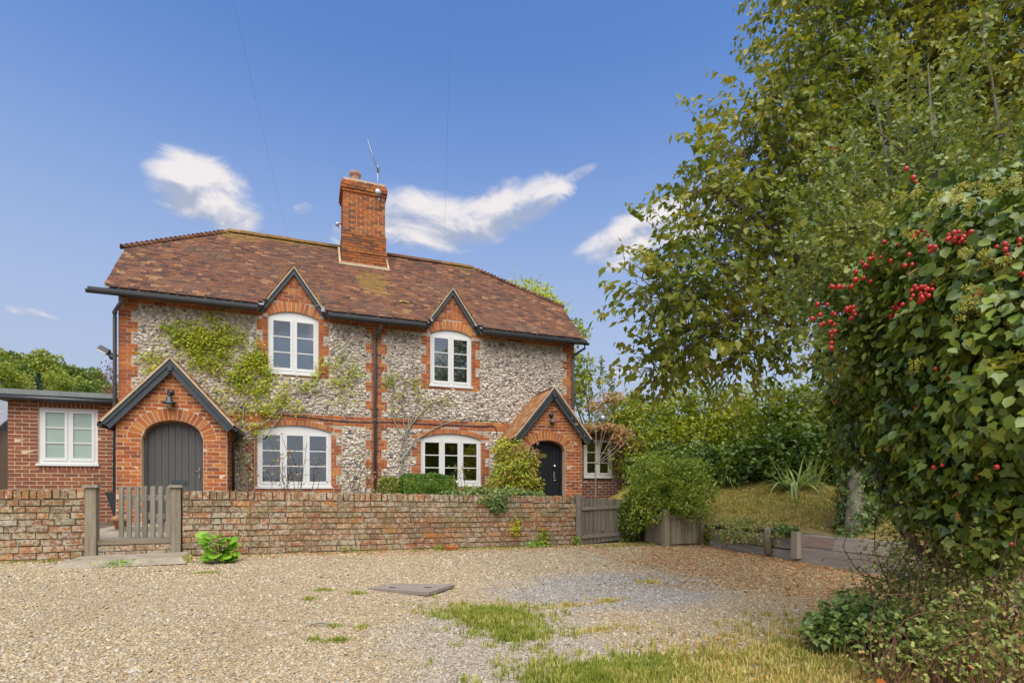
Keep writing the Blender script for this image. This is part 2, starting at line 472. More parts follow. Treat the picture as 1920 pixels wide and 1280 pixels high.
    n = NT('black_door_paint'); n.fin(n.ramp(n.noise(1.0, 5, 0.7, n.map((30, 30, 2))), (0.3, (0.011, 0.013, 0.016)), (0.75, (0.022, 0.025, 0.03))), 0.4, n.noise(1, 5, 0.7, n.map((60, 60, 3))), 0.2, 0.003, 0.45)
    m_wood('weathered_wood', (0.17, 0.14, 0.10), (0.40, 0.34, 0.25), 'z', lichen=0.35)
    m_wood('grey_wood', (0.13, 0.115, 0.09), (0.30, 0.265, 0.21), 'z', lichen=0.3)
    m_wood('planter_wood', (0.17, 0.14, 0.09), (0.34, 0.29, 0.20), 'z', lichen=0.4)
    m_wood('rail_wood', (0.15, 0.12, 0.085), (0.34, 0.28, 0.20), 'x', lichen=0.3)
    m_wood('sleeper_wood', (0.24, 0.205, 0.16), (0.56, 0.49, 0.405), 'y')
    m_wood('red_sleeper_wood', (0.22, 0.15, 0.11), (0.42, 0.31, 0.24), 'y')
    m_wood('trellis_wood', (0.26, 0.19, 0.13), (0.45, 0.36, 0.26), 'z')
    # glass: clear sheet over a dark room, mirroring sky and garden
    def glass(name, refl, tint):
        n = NT(name)
        g = n.N.new('ShaderNodeBsdfGlossy'); g.inputs['Roughness'].default_value = 0.02; g.inputs['Color'].default_value = (0.95, 0.92, 0.88, 1)
        t = n.N.new('ShaderNodeBsdfTransparent'); t.inputs['Color'].default_value = (*tint, 1)
        lw = n.N.new('ShaderNodeFresnel'); lw.inputs['IOR'].default_value = 1.5
        m = n.N.new('ShaderNodeMixShader')
        n.L.new(n.math('ADD', lw.outputs[0], refl, clamp=True), m.inputs[0])
        n.L.new(t.outputs[0], m.inputs[1]); n.L.new(g.outputs[0], m.inputs[2]); n.L.new(m.outputs[0], n.out.inputs['Surface'])
        b = n.N.new('ShaderNodeBump'); b.inputs['Strength'].default_value = 0.04; b.inputs['Distance'].default_value = 0.02
        n.L.new(n.noise(2.2, 2), b.inputs['Height']); n.L.new(b.outputs[0], g.inputs['Normal'])
    glass('glass', 0.17, (0.75, 0.8, 0.8))
    n = NT('frosted_glass'); n.fin(n.ramp(n.noise(2, 3), (0.3, (0.30, 0.385, 0.33)), (0.7, (0.34, 0.42, 0.365))), 0.35, None, spec=0.5)
    m_plain('curtain', (0.55, 0.55, 0.53), 0.9, 0.08, 5)
    # ground
    n = NT('gravel')
    v = n.voro(46, out='Color'); sepn = n.N.new('ShaderNodeSeparateColor'); n.L.new(v, sepn.inputs[0])
    c = n.ramp(sepn.outputs[0], (0.0, (0.24, 0.16, 0.09)), (0.25, (0.41, 0.295, 0.165)), (0.5, (0.49, 0.375, 0.24)), (0.75, (0.36, 0.255, 0.14)), (0.92, (0.57, 0.48, 0.36)), (1.0, (0.30, 0.27, 0.24)))
    cg = n.ramp(sepn.outputs[0], (0.0, (0.22, 0.20, 0.18)), (0.35, (0.36, 0.33, 0.30)), (0.7, (0.48, 0.45, 0.41)), (1.0, (0.30, 0.26, 0.21)))
    grey = n.math('MAXIMUM', n.blob((6.6, -7.9, -0.15), (1.5, 0.95, 2), 0.3, 1.7), n.math('MULTIPLY', n.blob((4.9, -9.4, -0.2), (1.0, 1.3, 2), 0.4, 1.7), 0.6))
    c = n.mix(grey, c, cg)
    litter = n.math('MAXIMUM', n.blob((9.0, -7.4, -0.1), (1.6, 2.6, 2), 0.4, 1.6), n.math('MULTIPLY', n.blob((7.5, -4.9, -0.1), (4.2, 0.55, 2), 0.5, 2.2), 0.8))
    lc = n.ramp(sepn.outputs[1], (0.2, (0.22, 0.12, 0.05)), (0.5, (0.36, 0.22, 0.09)), (0.8, (0.46, 0.31, 0.14)))
    c = n.mix(n.math('MULTIPLY', litter, 0.75), c, lc)
    dirt = n.step(n.noise(1.3, 6, 0.7, n.map((1, 1.5, 1))), 0.5, 0.7)
    c = n.mix(n.math('MULTIPLY', dirt, 0.4), c, (0.40, 0.29, 0.16))
    gaps = n.step(n.voro(46, 'DISTANCE_TO_EDGE'), 0.0, 0.09)
    c = n.mix(gaps, (0.25, 0.18, 0.105), c)
    hgt = n.math('ADD', n.step(n.voro(46, 'DISTANCE_TO_EDGE'), 0.0, 0.25), n.math('MULTIPLY', n.noise(9, 4), 0.8))
    n.fin(c, 0.85, hgt, 0.7, 0.012, 0.25)
    n = NT('pebble')
    r = n.rnd()
    c = n.ramp(r, (0.0, (0.27, 0.20, 0.115)), (0.2, (0.40, 0.30, 0.165)), (0.45, (0.48, 0.395, 0.26)), (0.6, (0.33, 0.29, 0.225)), (0.8, (0.44, 0.34, 0.19)), (0.93, (0.56, 0.50, 0.40)), (1.0, (0.28, 0.26, 0.23)))
    cg = n.ramp(r, (0.0, (0.17, 0.16, 0.145)), (0.4, (0.31, 0.285, 0.25)), (0.75, (0.44, 0.41, 0.365)), (1.0, (0.27, 0.23, 0.175)))
    grey = n.math('MAXIMUM', n.blob((6.6, -7.9, -0.15), (1.5, 0.95, 2), 0.3, 1.7), n.math('MULTIPLY', n.blob((4.9, -9.4, -0.2), (1.0, 1.3, 2), 0.4, 1.7), 0.6))
    c = n.mix(grey, c, cg)
    lc = n.ramp(r, (0.2, (0.24, 0.135, 0.055)), (0.5, (0.38, 0.24, 0.105)), (0.8, (0.48, 0.34, 0.17)))
    c = n.mix(n.math('MULTIPLY', n.blob((9.0, -7.4, -0.1), (1.6, 2.6, 2), 0.4, 1.6), 0.8), c, lc)
    c = n.mix(n.math('MULTIPLY', n.step(n.noise(0.9, 6, 0.7, n.map((1.4, .7, 1), rot=(0, 0, .35))), 0.5, 0.68), 0.42), c, (0.27, 0.20, 0.125))
    n.fin(c, 0.8, n.noise(90, 3), 0.2, 0.003, 0.3)
    n = NT('bank_soil')
    c = n.ramp(n.noise(3.2, 6, 0.7), (0.3, (0.20, 0.19, 0.055)), (0.5, (0.32, 0.24, 0.095)), (0.7, (0.15, 0.165, 0.04)))
    c = n.mix(n.math('MULTIPLY', n.step(n.noise(38, 4, 0.7), 0.5, 0.65), 0.5), c, (0.34, 0.22, 0.10))
    n.fin(c, 0.95, n.noise(30, 5, 0.7), 0.8, 0.03, 0.1)
    n = NT('field'); n.fin(n.ramp(n.noise(0.2, 6, 0.7), (0.3, (0.07, 0.10, 0.025)), (0.7, (0.13, 0.15, 0.04))), 0.95, n.noise(4, 4), 0.5, 0.1, 0.1)
    n = NT('hill_ground'); n.fin(n.ramp(n.noise(0.05, 5, 0.7), (0.3, (0.05, 0.075, 0.02)), (0.7, (0.10, 0.12, 0.03))), 0.95, spec=0.1)
    # leaves
    m_leaf('cherry_leaf', [(0.05, 0.075, 0.010), (0.085, 0.115, 0.014), (0.13, 0.155, 0.018), (0.19, 0.19, 0.024), (0.25, 0.22, 0.03)], 0.35, clump=1.1)
    m_leaf('red_leaf', [(0.30, 0.06, 0.02), (0.38, 0.12, 0.03), (0.22, 0.07, 0.03)], 0.3)
    m_leaf('hawthorn_leaf', [(0.065, 0.10, 0.024), (0.105, 0.145, 0.032), (0.15, 0.18, 0.036), (0.21, 0.21, 0.045)], 0.3, clump=2)
    m_leaf('ivy_leaf', [(0.030, 0.056, 0.007), (0.054, 0.092, 0.011), (0.082, 0.122, 0.014), (0.12, 0.155, 0.018), (0.17, 0.20, 0.025)], 0.12, 0.34, 2.5, 0.45, 0.3)
    m_leaf('small_ivy_leaf', [(0.04, 0.075, 0.018), (0.07, 0.115, 0.025), (0.11, 0.155, 0.035), (0.155, 0.19, 0.045)], 0.18, 0.4, 3, 0.4)
    m_leaf('ivy_flower', [(0.28, 0.27, 0.035), (0.36, 0.33, 0.05), (0.25, 0.26, 0.05)], 0.1)
    m_leaf('yellow_leaf', [(0.30, 0.32, 0.03), (0.42, 0.40, 0.04), (0.24, 0.28, 0.03)], 0.4)
    m_leaf('bramble_leaf', [(0.09, 0.125, 0.03), (0.14, 0.18, 0.042), (0.19, 0.225, 0.055), (0.24, 0.255, 0.07), (0.29, 0.16, 0.06)], 0.2, clump=3, clw=0.25)
    m_leaf('hedge_leaf', [(0.06, 0.095, 0.010), (0.105, 0.15, 0.012), (0.165, 0.205, 0.014), (0.24, 0.265, 0.018), (0.32, 0.31, 0.024)], 0.3, clump=0.9)
    m_leaf('laurel_leaf', [(0.038, 0.068, 0.010), (0.066, 0.108, 0.014), (0.10, 0.15, 0.018), (0.14, 0.185, 0.022)], 0.15, 0.38, 1.5)
    m_leaf('privet_leaf', [(0.07, 0.12, 0.012), (0.11, 0.17, 0.016), (0.16, 0.22, 0.02), (0.21, 0.25, 0.028), (0.26, 0.275, 0.04)], 0.25, 0.4, 3)
    m_leaf('box_leaf', [(0.032, 0.075, 0.010), (0.055, 0.115, 0.014), (0.09, 0.16, 0.02)], 0.2, 0.45, 4)
    m_leaf('golden_leaf', [(0.10, 0.12, 0.02), (0.16, 0.17, 0.03), (0.22, 0.19, 0.05)], 0.2, 0.45, 4)
    m_leaf('climber_leaf', [(0.17, 0.22, 0.017), (0.25, 0.30, 0.024), (0.33, 0.365, 0.035), (0.38, 0.37, 0.055)], 0.4, clump=3)
    m_leaf('creeper_leaf', [(0.13, 0.19, 0.015), (0.20, 0.25, 0.02), (0.27, 0.29, 0.025), (0.31, 0.24, 0.04), (0.24, 0.12, 0.07)], 0.3, clump=3.5, clw=0.5)
    m_leaf('purple_creeper_leaf', [(0.17, 0.09, 0.07), (0.26, 0.14, 0.09), (0.22, 0.17, 0.04)], 0.25, clump=4)
    m_leaf('red_creeper_leaf', [(0.24, 0.09, 0.06), (0.32, 0.15, 0.07), (0.28, 0.21, 0.06), (0.20, 0.20, 0.04)], 0.3, clump=3, clw=0.5)
    m_leaf('rose_leaf', [(0.10, 0.14, 0.03), (0.18, 0.21, 0.04), (0.28, 0.15, 0.09), (0.33, 0.22, 0.12)], 0.3, clump=5)
    m_leaf('weed_leaf', [(0.09, 0.20, 0.015), (0.14, 0.27, 0.02), (0.21, 0.34, 0.03)], 0.3, clump=5)
    m_leaf('sword_leaf', [(0.12, 0.19, 0.075), (0.18, 0.25, 0.095), (0.26, 0.31, 0.12), (0.33, 0.33, 0.09)], 0.25, clump=5)
    m_leaf('grass', [(0.12, 0.155, 0.018), (0.175, 0.205, 0.026), (0.23, 0.24, 0.04), (0.32, 0.28, 0.09)], 0.3, clump=4)
    m_leaf('dry_grass', [(0.24, 0.23, 0.05), (0.34, 0.27, 0.085), (0.42, 0.32, 0.12), (0.24, 0.26, 0.045)], 0.3, clump=4)
    m_leaf('fallen_leaf', [(0.30, 0.14, 0.05), (0.40, 0.22, 0.08), (0.36, 0.11, 0.03), (0.46, 0.30, 0.13)], 0.2, clump=4)
    m_leaf('wood_leaf', [(0.05, 0.08, 0.02), (0.08, 0.12, 0.023), (0.115, 0.155, 0.027), (0.16, 0.195, 0.03)], 0.25, clump=0.05, clw=0.3)
    m_leaf('yellow_wood_leaf', [(0.12, 0.155, 0.02), (0.17, 0.20, 0.025), (0.22, 0.235, 0.035)], 0.25, clump=0.05)
    m_leaf('brown_wood_leaf', [(0.15, 0.15, 0.05), (0.20, 0.19, 0.06), (0.25, 0.22, 0.07)], 0.25, clump=0.05)
    m_leaf('conifer_leaf', [(0.025, 0.055, 0.03), (0.04, 0.08, 0.04), (0.055, 0.10, 0.05)], 0.1, clump=0.1)
    m_leaf('plum_leaf', [(0.10, 0.045, 0.04), (0.15, 0.07, 0.05), (0.17, 0.10, 0.06)], 0.25, clump=1)
make_materials()
M = MATS

# ------------------------------------------------------------------ bricks: the largest ones singly, the rest joined
UNIT = []
for k in range(6):
    r_ = random.Random(40 + k)
    b = MB(); b.box((0, 0, 0), (1, 1, 1))
    b.v = [tuple(c * (1 + (r_.random() - 0.5) * (0.05 if i == 0 else 0.10)) for i, c in enumerate(v)) for v in b.v]
    UNIT.append(b)
UNIT_MESH = {}

def unit_mesh(kind, k, mat):
    key = (kind, k, mat.name)
    if key not in UNIT_MESH:
        me = UNIT[k].mesh(kind); me.materials.append(mat); UNIT_MESH[key] = me
    return UNIT_MESH[key]

class Pieces:
    """alike box-shaped pieces (bricks, tiles) on one parent"""
    def __init__(s): s.items = []
    def add(s, c, size, R=None):
        s.items.append((np.array(c, float), size, R))
    def done(s, name, stuff, mat, parent, limit=300):
        def score(it):
            p = it[0] - CAMV; d = p @ CD; u = p @ CR / max(d, .1)
            return d + (0 if (d > 0.3 and abs(u) < 0.97) else 100)
        items = sorted(s.items, key=score)
        for i, (c, size, R) in enumerate(items[:limit]):
            o = bpy.data.objects.new(name, unit_mesh(name, i % 6, mat))
            link(o, parent, c)
            o.scale = size
            if R is not None: o.rotation_euler = R.to_euler()
        rest = items[limit:]
        if rest:
            mb = MB()
            for i, (c, size, R) in enumerate(rest):
                t = UNIT[i % 6]; b0 = len(mb.v)
                for v in t.v:
                    p = Vector((v[0] * size[0], v[1] * size[1], v[2] * size[2]))
                    if R is not None: p = R @ p
                    mb.v.append((p[0] + c[0], p[1] + c[1], p[2] + c[2]))
                mb.f += [[b0 + j for j in q] for q in t.f]; mb.sm += [False] * 6
            mb.build(stuff, mat, parent, 'stuff')

def holed_wall(x0, x1, z0, top, holes, y0, y1, seg=0.06, extra=()):
    """wall in the xz plane with openings; top(x) its upper edge, holes of (x0, x1, z0, top(x))"""
    xs = {x0, x1, *extra}
    for h in holes:
        n = max(2, int((h[1] - h[0]) / seg))
        xs |= {h[0] + (h[1] - h[0]) * i / n for i in range(n + 1)}
    xs = sorted(x for x in xs if x0 - 1e-6 <= x <= x1 + 1e-6)
    mb = MB()
    for a, b in zip(xs, xs[1:]):
        m = (a + b) / 2
        lo = [(z0, z0)]
        cuts = sorted([h for h in holes if h[0] < m < h[1]], key=lambda h: h[2])
        za = zb = z0
        segs = []
        for h in cuts:
            segs.append((za, zb, h[2], h[2])); za, zb = h[3](a), h[3](b)
            mb.quad((a, y0, za), (b, y0, zb), (b, y1, zb), (a, y1, za))
            mb.quad((a, y0, h[2]), (a, y1, h[2]), (b, y1, h[2]), (b, y0, h[2]))
            if abs(a - h[0]) < 1e-6: mb.quad((a, y0, h[2]), (a, y0, za), (a, y1, za), (a, y1, h[2]))
            if abs(b - h[1]) < 1e-6: mb.quad((b, y0, h[2]), (b, y1, h[2]), (b, y1, zb), (b, y0, zb))
        segs.append((za, zb, top(a), top(b)))
        for p, q, r, t in segs:
            if r - p < 1e-5 and t - q < 1e-5: continue
            mb.quad((a, y0, p), (b, y0, q), (b, y0, t), (a, y0, r))
            mb.quad((b, y1, q), (a, y1, p), (a, y1, r), (b, y1, t))
        mb.quad((a, y0, top(a)), (b, y0, top(b)), (b, y1, top(b)), (a, y1, top(a)))
    mb.quad((x0, y1, z0), (x0, y0, z0), (x0, y0, top(x0)), (x0, y1, top(x0)))
    mb.quad((x1, y0, z0), (x1, y1, z0), (x1, y1, top(x1)), (x1, y0, top(x1)))
    return mb

def lay_course(pieces, xa, xb, z, y, bl=0.225, h=0.0625, dep=0.10, shift=0.0, jit=0.0012, gap=0.012, allow=None, rg=random):
    """one course of bricks between xa and xb; z the course's lower edge, y the face"""
    cuts = [xa]
    first = math.floor((xa - shift) / bl) * bl + shift + bl
    x = first
    while x < xb - 1e-6:
        if x - cuts[-1] > 0.035: cuts.append(x)
        x += bl
    if xb - cuts[-1] < 0.035 and len(cuts) > 1: cuts.pop()
    cuts.append(xb)
    for a, b in zip(cuts, cuts[1:]):
        w = b - a - gap
        if w < 0.02: continue
        c = ((a + b) / 2, y + dep / 2 + rg.uniform(-jit, jit) * 1.5, z + h / 2 + rg.uniform(-jit, jit))
        if allow and not allow(c[0], c[2], w, h): continue
        pieces.add(c, (w, dep, h))

def wedge(c, w0, w1, dep, length, R, name, mat, parent):
    mb = MB(); h = length / 2; d = dep / 2
    mb.v = [(-w0 / 2, -d, -h), (w0 / 2, -d, -h), (w0 / 2, d, -h), (-w0 / 2, d, -h), (-w1 / 2, -d, h), (w1 / 2, -d, h), (w1 / 2, d, h), (-w1 / 2, d, h)]
    mb.f = [[0, 3, 2, 1], [4, 5, 6, 7], [0, 1, 5, 4], [1, 2, 6, 5], [2, 3, 7, 6], [3, 0, 4, 7]]; mb.sm = [False] * 6
    o = mesh_obj(name, mb.mesh(name), mat, parent, c); o.rotation_euler = R.to_euler()
    return o

def ring_bricks(parent, mat, name, xc, zs, a, b, n, y, dep=0.10, length=0.215, t0=0.0, t1=math.pi, gap=0.012):
    """voussoirs round a half ellipse (a wide, b high) springing at zs, evenly spaced along it"""
    T = np.linspace(t0, t1, 400); S = np.concatenate([[0], np.cumsum(np.hypot(np.diff(a * np.cos(T)), np.diff(b * np.sin(T))))])
    for i in range(n):
        def pn(f):
            t = float(np.interp(f * S[-1], S, T)); p = np.array((xc + a * math.cos(t), zs + b * math.sin(t)))
            nr = np.array((math.cos(t) / a, math.sin(t) / b)); return p, nr / np.linalg.norm(nr)
        (p0, n0), (p, nr), (p1, n1) = pn(i / n), pn((i + .5) / n), pn((i + 1) / n)
        w0 = np.linalg.norm(p1 - p0) - gap; w1 = np.linalg.norm(p1 + n1 * length - p0 - n0 * length) - gap
        c = p + nr * (length / 2 + 0.002)
        wedge((c[0], y + dep / 2 + random.uniform(-.002, .002), c[1]), max(.02, w0), max(.02, w1), dep, length * random.uniform(.97, 1.0), Matrix.Rotation(math.atan2(nr[0], nr[1]), 3, 'Y'), name, mat, parent)

# ------------------------------------------------------------------ ground, drive, bank, hill
def drive_z(x, y):
    x, y = np.asarray(x, float), np.asarray(y, float)
    return -0.013 * np.clip(x, 0, 8) - 0.023 * np.clip(-4.5 - y, 0, 12) + 0.012 * np.sin(x * 1.3 + 0.4) * np.sin(y * 1.1) * np.clip((-5 - y) / 2, 0, 1)

def edge_x(y):
    """plan line of the retaining sleepers"""
    return 10.12 + 0.06 * np.clip(-5.6 - np.asarray(y, float), 0, 9)

def bank_z(x, y):
    x, y = np.asarray(x, float), np.asarray(y, float)
    u = np.clip((x - edge_x(y)) / 1.9, 0, 1)
    back = np.clip((y + 5.4) / 3.0, 0, 1)
    z = 0.24 + 0.62 * (u ** 0.85) + 0.30 * back * u + 0.05 * np.clip(x - 12.2, 0, 20)
    return z + 0.03 * np.sin(x * 3.1) * np.sin(y * 2.7)

def grid_sheet(name, xs, ys, zf, mat, smooth=True):
    X, Y = np.meshgrid(xs, ys, indexing='ij')
    V = np.stack([X, Y, zf(X, Y)], -1).reshape(-1, 3)
    nx, ny = len(xs), len(ys)
    i, j = np.meshgrid(np.arange(nx - 1), np.arange(ny - 1), indexing='ij')
    a = (i * ny + j).ravel()
    F = np.stack([a, a + ny, a + ny + 1, a + 1], -1)
    return mesh_obj(name, np_mesh(name, V, F, smooth), mat, kind='structure')

xs = np.concatenate([np.linspace(-40, -6, 18), np.linspace(-5, 11, 161), np.linspace(12, 50, 16)])
ys = np.concatenate([np.linspace(-60, -15, 16), np.linspace(-14, -4.4, 97)])
grid_sheet('gravel_drive', xs, ys, lambda x, y: drive_z(x, y), M['gravel'])
grid_sheet('garden_ground', np.linspace(-6, 10.1, 30), np.linspace(-4.4, 14, 30), lambda x, y: 0.19 + 0.02 * np.sin(x * 2) * np.sin(y * 2), M['soil'])
xs = np.linspace(0, 1, 60) ** 1.5
def bank_sheet():
    ys = np.concatenate([np.linspace(-13.5, -1, 90), np.linspace(0, 14, 20)])
    V, F = [], []
    n = 60
    for y in ys:
        e = float(edge_x(y)) - 0.01 if y < -5.2 else (10.1 if y < -4.3 else (10.45 if y < -0.9 else 12.35))
        for k in range(n):
            x = e + (k / (n - 1)) ** 1.6 * 22
            V.append((x, y, float(bank_z(x, y))))
    for i in range(len(ys) - 1):
        for k in range(n - 1):
            F.append((i * n + k, i * n + k + 1, (i + 1) * n + k + 1, (i + 1) * n + k))
    return mesh_obj('grass_bank', np_mesh('grass_bank', V, F, True), M['bank_soil'], kind='structure')
bank_sheet()
grid_sheet('field', np.linspace(-900, 900, 40), np.linspace(-900, 1500, 40), lambda x, y: -1.2 + 0 * x, M['field'])
# wooded hill beyond the annexe
HC = at(55, 800, 190.0)
def hill_z(x, y):
    d2 = ((x - HC[0]) / 54) ** 2 + ((y - HC[1]) / 80) ** 2
    return -1.4 + 40 * np.exp(-d2 * 1.1)
grid_sheet('hill', np.linspace(HC[0] - 170, HC[0] + 130, 40), np.linspace(HC[1] - 150, HC[1] + 200, 40), hill_z, M['hill_ground'])

# ------------------------------------------------------------------ the flint cottage
W = 10.17
cottage = thing('cottage', 'long flint and red brick cottage with two gabled porches and a tall chimney', 'house', (5.08, 0, 0.19))
WIN = {1: (2.72, 3.75, 3.40, 4.63, 0.12), 2: (6.29, 7.32, 3.36, 4.60, 0.12), 3: (2.505, 4.02, 0.90, 2.12, 0.13), 4: (6.06, 7.57, 0.94, 2.06, 0.13)}
GAB = [(3.245, 0.67, 5.70), (6.83, 0.67, 5.70)]
EZ = 4.74
def gable_top(x, off=0.0):
    z = EZ
    for c, h, a in GAB:
        z = max(z, a - off - abs(x - c) * (a - EZ) / h)
    return z
def arch_fn(x0, x1, zs, rise):
    c, h = (x0 + x1) / 2, (x1 - x0) / 2
    R = (h * h + rise * rise) / (2 * rise)
    return lambda x: zs + rise - R + math.sqrt(max(0, R * R - (x - c) ** 2))
holes = [(w[0], w[1], w[2], arch_fn(w[0], w[1], w[3], w[4])) for w in WIN.values()]
ex = [c + s * h for c, h, a in GAB for s in (-1, 0, 1)]
wall_mb = holed_wall(0, W, 0.0, gable_top, holes, -0.003, 0.26, extra=ex)
# end walls, rear wall and inner floor of the shell
def end_poly():
    return [(0.262, 0.0), (4.8, 0.0), (4.8, 4.72), (3.55, 6.0), (1.25, 6.0), (0.262, 4.95)]
for x0, x1 in ((0.0, 0.25), (W - 0.25, W)):
    b = len(wall_mb.v); p = end_poly(); n = len(p)
    wall_mb.v += [(x0, y, z) for y, z in p] + [(x1, y, z) for y, z in p]
    wall_mb.f += [[b + i for i in range(n)], [b + n + i for i in reversed(range(n))]] + [[b + i, b + n + i, b + n + (i + 1) % n, b + (i + 1) % n] for i in range(n)]
    wall_mb.sm += [False] * (n + 2)
wall_mb.bb(0.25, W - 0.25, 4.55, 4.8, 0.0, 4.7)
wall_mb.bb(0.25, W - 0.25, 0.27, 4.55, 2.55, 2.75)
wall_mb.bb(4.95, 5.15, 0.27, 4.55, 0.0, 2.54)
wall_mb.bb(4.95, 5.15, 0.27, 4.55, 2.76, 4.7)
wall = wall_mb.build('wall', M['flint_mortar'], cottage)

wb, ab = Pieces(), Pieces()
def in_hole(x, z, m=0.0):
    for w in WIN.values():
        if w[0] - m < x < w[1] + m and w[2] - m < z < arch_fn(w[0], w[1], w[3], w[4])(min(max(x, w[0]), w[1])) + m: return True
    return False
COURSE = 0.0745
def quoin(z, a, b):      # widths alternate in blocks of three courses
    return b if int(z / (COURSE * 3)) % 2 == 0 else a
def brick_spans(z):
    """x intervals laid in brick at height z"""
    s = []
    if z > 4.60:
        s = [(0, W)]
    elif 2.28 < z < 2.50:
        s = [(0, W)]
    else:
        s += [(0, quoin(z, 0.215, 0.33)), (W - quoin(z, 0.225, 0.345), W)]
        q = quoin(z, 0.12, 0.245); s.append((5.02 - q, 5.02 + q))
        for k, w in WIN.items():
            if w[2] - (0.09 if k < 3 else 0.7) < z < w[3] + 0.10:
                q = quoin(z + 0.2, 0.11, 0.225)
                if z < w[2] and k < 3: q = 0.225
                s += [(w[0] - q, w[0]), (w[1], w[1] + q)]
                if z + 0.04 < w[2]: s.append((w[0], w[1]))
    s.sort(); out = []
    for a, b in s:
        if out and a <= out[-1][1] + 0.02: out[-1] = (out[-1][0], max(b, out[-1][1]))
        else: out.append((a, b))
    return out
ARCH_T = {1: 0.215, 2: 0.215, 3: 0.108, 4: 0.108}
def in_arch(x, z, m=0.0):
    for k, w in WIN.items():
        if w[0] - 0.1 < x < w[1] + 0.1 and w[3] - 0.05 < z < arch_fn(w[0], w[1], w[3], w[4])(min(max(x, w[0]), w[1])) + ARCH_T[k] + m: return True
    return False
def wall_allow(x, z, w, h):
    if in_hole(x, z, 0.005) or in_hole(x - w * .4, z) or in_hole(x + w * .4, z): return False
    if in_arch(x, z, 0.03): return False
    if x < 2.02 and z < 2.5 and x > 0.3: return z > 2.9
    return True
# split spans at window edges so bricks end at the jambs
z = 0.2
i = 0
while z < 4.70:
    for a, b in brick_spans(z + 0.03):
        cuts = sorted({a, b, *[e for w in WIN.values() for e in w[:2] if a < e < b and w[2] - .02 < z + .03 < w[3] + 0.12]})
        for p, q in zip(cuts, cuts[1:]):
            lay_course(wb, p, q, z, -0.008, shift=0.1125 * (i % 2) + 0.03, allow=wall_allow)
    z += COURSE; i += 1
# gable bricks above the eaves
for c, h, a in GAB:
    z = 4.745; i = 0
    while z < a - 0.12:
        hw = (a - (z + 0.03) - 0.10) / ((a - EZ) / h)
        if hw > 0.05:
            lay_course(wb, c - hw, c + hw, z, -0.008, shift=c + 0.1125 * (i % 2), allow=lambda x, zz, w, hh: not in_hole(x, zz, .005) and not in_arch(x, zz, 0.03))
        z += COURSE; i += 1
wb.done('brick', 'brickwork', M['house_brick'], wall, 300)
# arches over the windows
for k, w in WIN.items():
    c, hh = (w[0] + w[1]) / 2, (w[1] - w[0]) / 2 + (0.0 if k < 3 else 0.03)
    Rr = (hh * hh + w[4] ** 2) / (2 * w[4]); zc = w[3] + w[4] - Rr
    half = math.asin(min(1, hh / Rr)); n = int((2 * half * Rr) / 0.078)
    for j in range(n):
        t = -half + 2 * half * (j + 0.5) / n
        L = ARCH_T[k]
        rr = Rr + 0.004 + L / 2
        p = (c + rr * math.sin(t), -0.010 + 0.05, zc + rr * math.cos(t))
        ab.add(p, (2 * half * Rr / n - 0.010, 0.10, L), Matrix.Rotation(t, 3, 'Y'))
ab.done('arch_brick', 'arch_brickwork', M['arch_brick'], wall, 300)
# flints
FL = []
for k in range(10):
    r_ = random.Random(k + 5); b = MB(); b.ball((0, 0, 0), (1, 0.55, 1), 7, 4)
    b.v = [tuple(c * (0.78 + 0.44 * r_.random()) for c in v) for v in b.v]
    b.sm = [k % 2 == 0] * len(b.f)
    FL.append(b)
flints = []
def flint_ok(x, z, m):
    if z < 0.22 or z > 4.62 or x < 0.1 or x > W - 0.1: return False
    if in_hole(x, z, m + 0.01) or in_arch(x, z, m): return False
    for zz in (z - m, z + m):
        for a, b in brick_spans(zz):
            if a - m < x < b + m: return False
    if 0.2 < x < 2.0 and z < 2.3 and z < 2.9 - abs(x - 1.1) * 1.0: return False
    if 8.25 < x < 9.9 and z < 2.6 - abs(x - 9.05) * 1.0: return False
    return True
step = 0.064
for iz in range(int(4.5 / step)):
    for ix in range(int(W / step)):
        x = (ix + 0.5 * (iz % 2)) * step + random.uniform(-.024, .024); z = 0.2 + iz * step + random.uniform(-.024, .024)
        s = random.choice((0.024, 0.030, 0.035, 0.043, 0.028))
        if flint_ok(x, z, s * 0.85): flints.append((x, z, s))
flints.sort(key=lambda f: -f[2] / depth_of((f[0], 0, f[1])))
fm = {}
mb = MB()
for i, (x, z, s) in enumerate(flints):
    R = Euler((random.uniform(-.25, .25), random.uniform(0, 6.28), random.uniform(-.25, .25))).to_matrix()
    sx, sz = s * random.uniform(0.95, 1.45), s * random.uniform(0.75, 1.05)
    k = i % 10
    y = -0.010 + random.uniform(-.006, .006)
    if i < 300:
        if k not in fm:
            me = FL[k].mesh('flint'); me.materials.append(M['flint']); fm[k] = me
        o = bpy.data.objects.new('flint', fm[k]); link(o, wall, (x, y, z)); o.scale = (sx, 0.034, sz); o.rotation_euler = R.to_euler()
        o.scale = (sx, s * 0.9, sz)
        continue
    b0 = len(mb.v)
    for v in FL[k].v:
        p = R @ Vector((v[0] * sx, v[1] * s * 0.9, v[2] * sz)); mb.v.append((p[0] + x, p[1] + y, p[2] + z))
    mb.f += [[b0 + j for j in q] for q in FL[k].f]; mb.sm += FL[k].sm
mb.build('flintwork', M['flint'], wall, 'stuff')

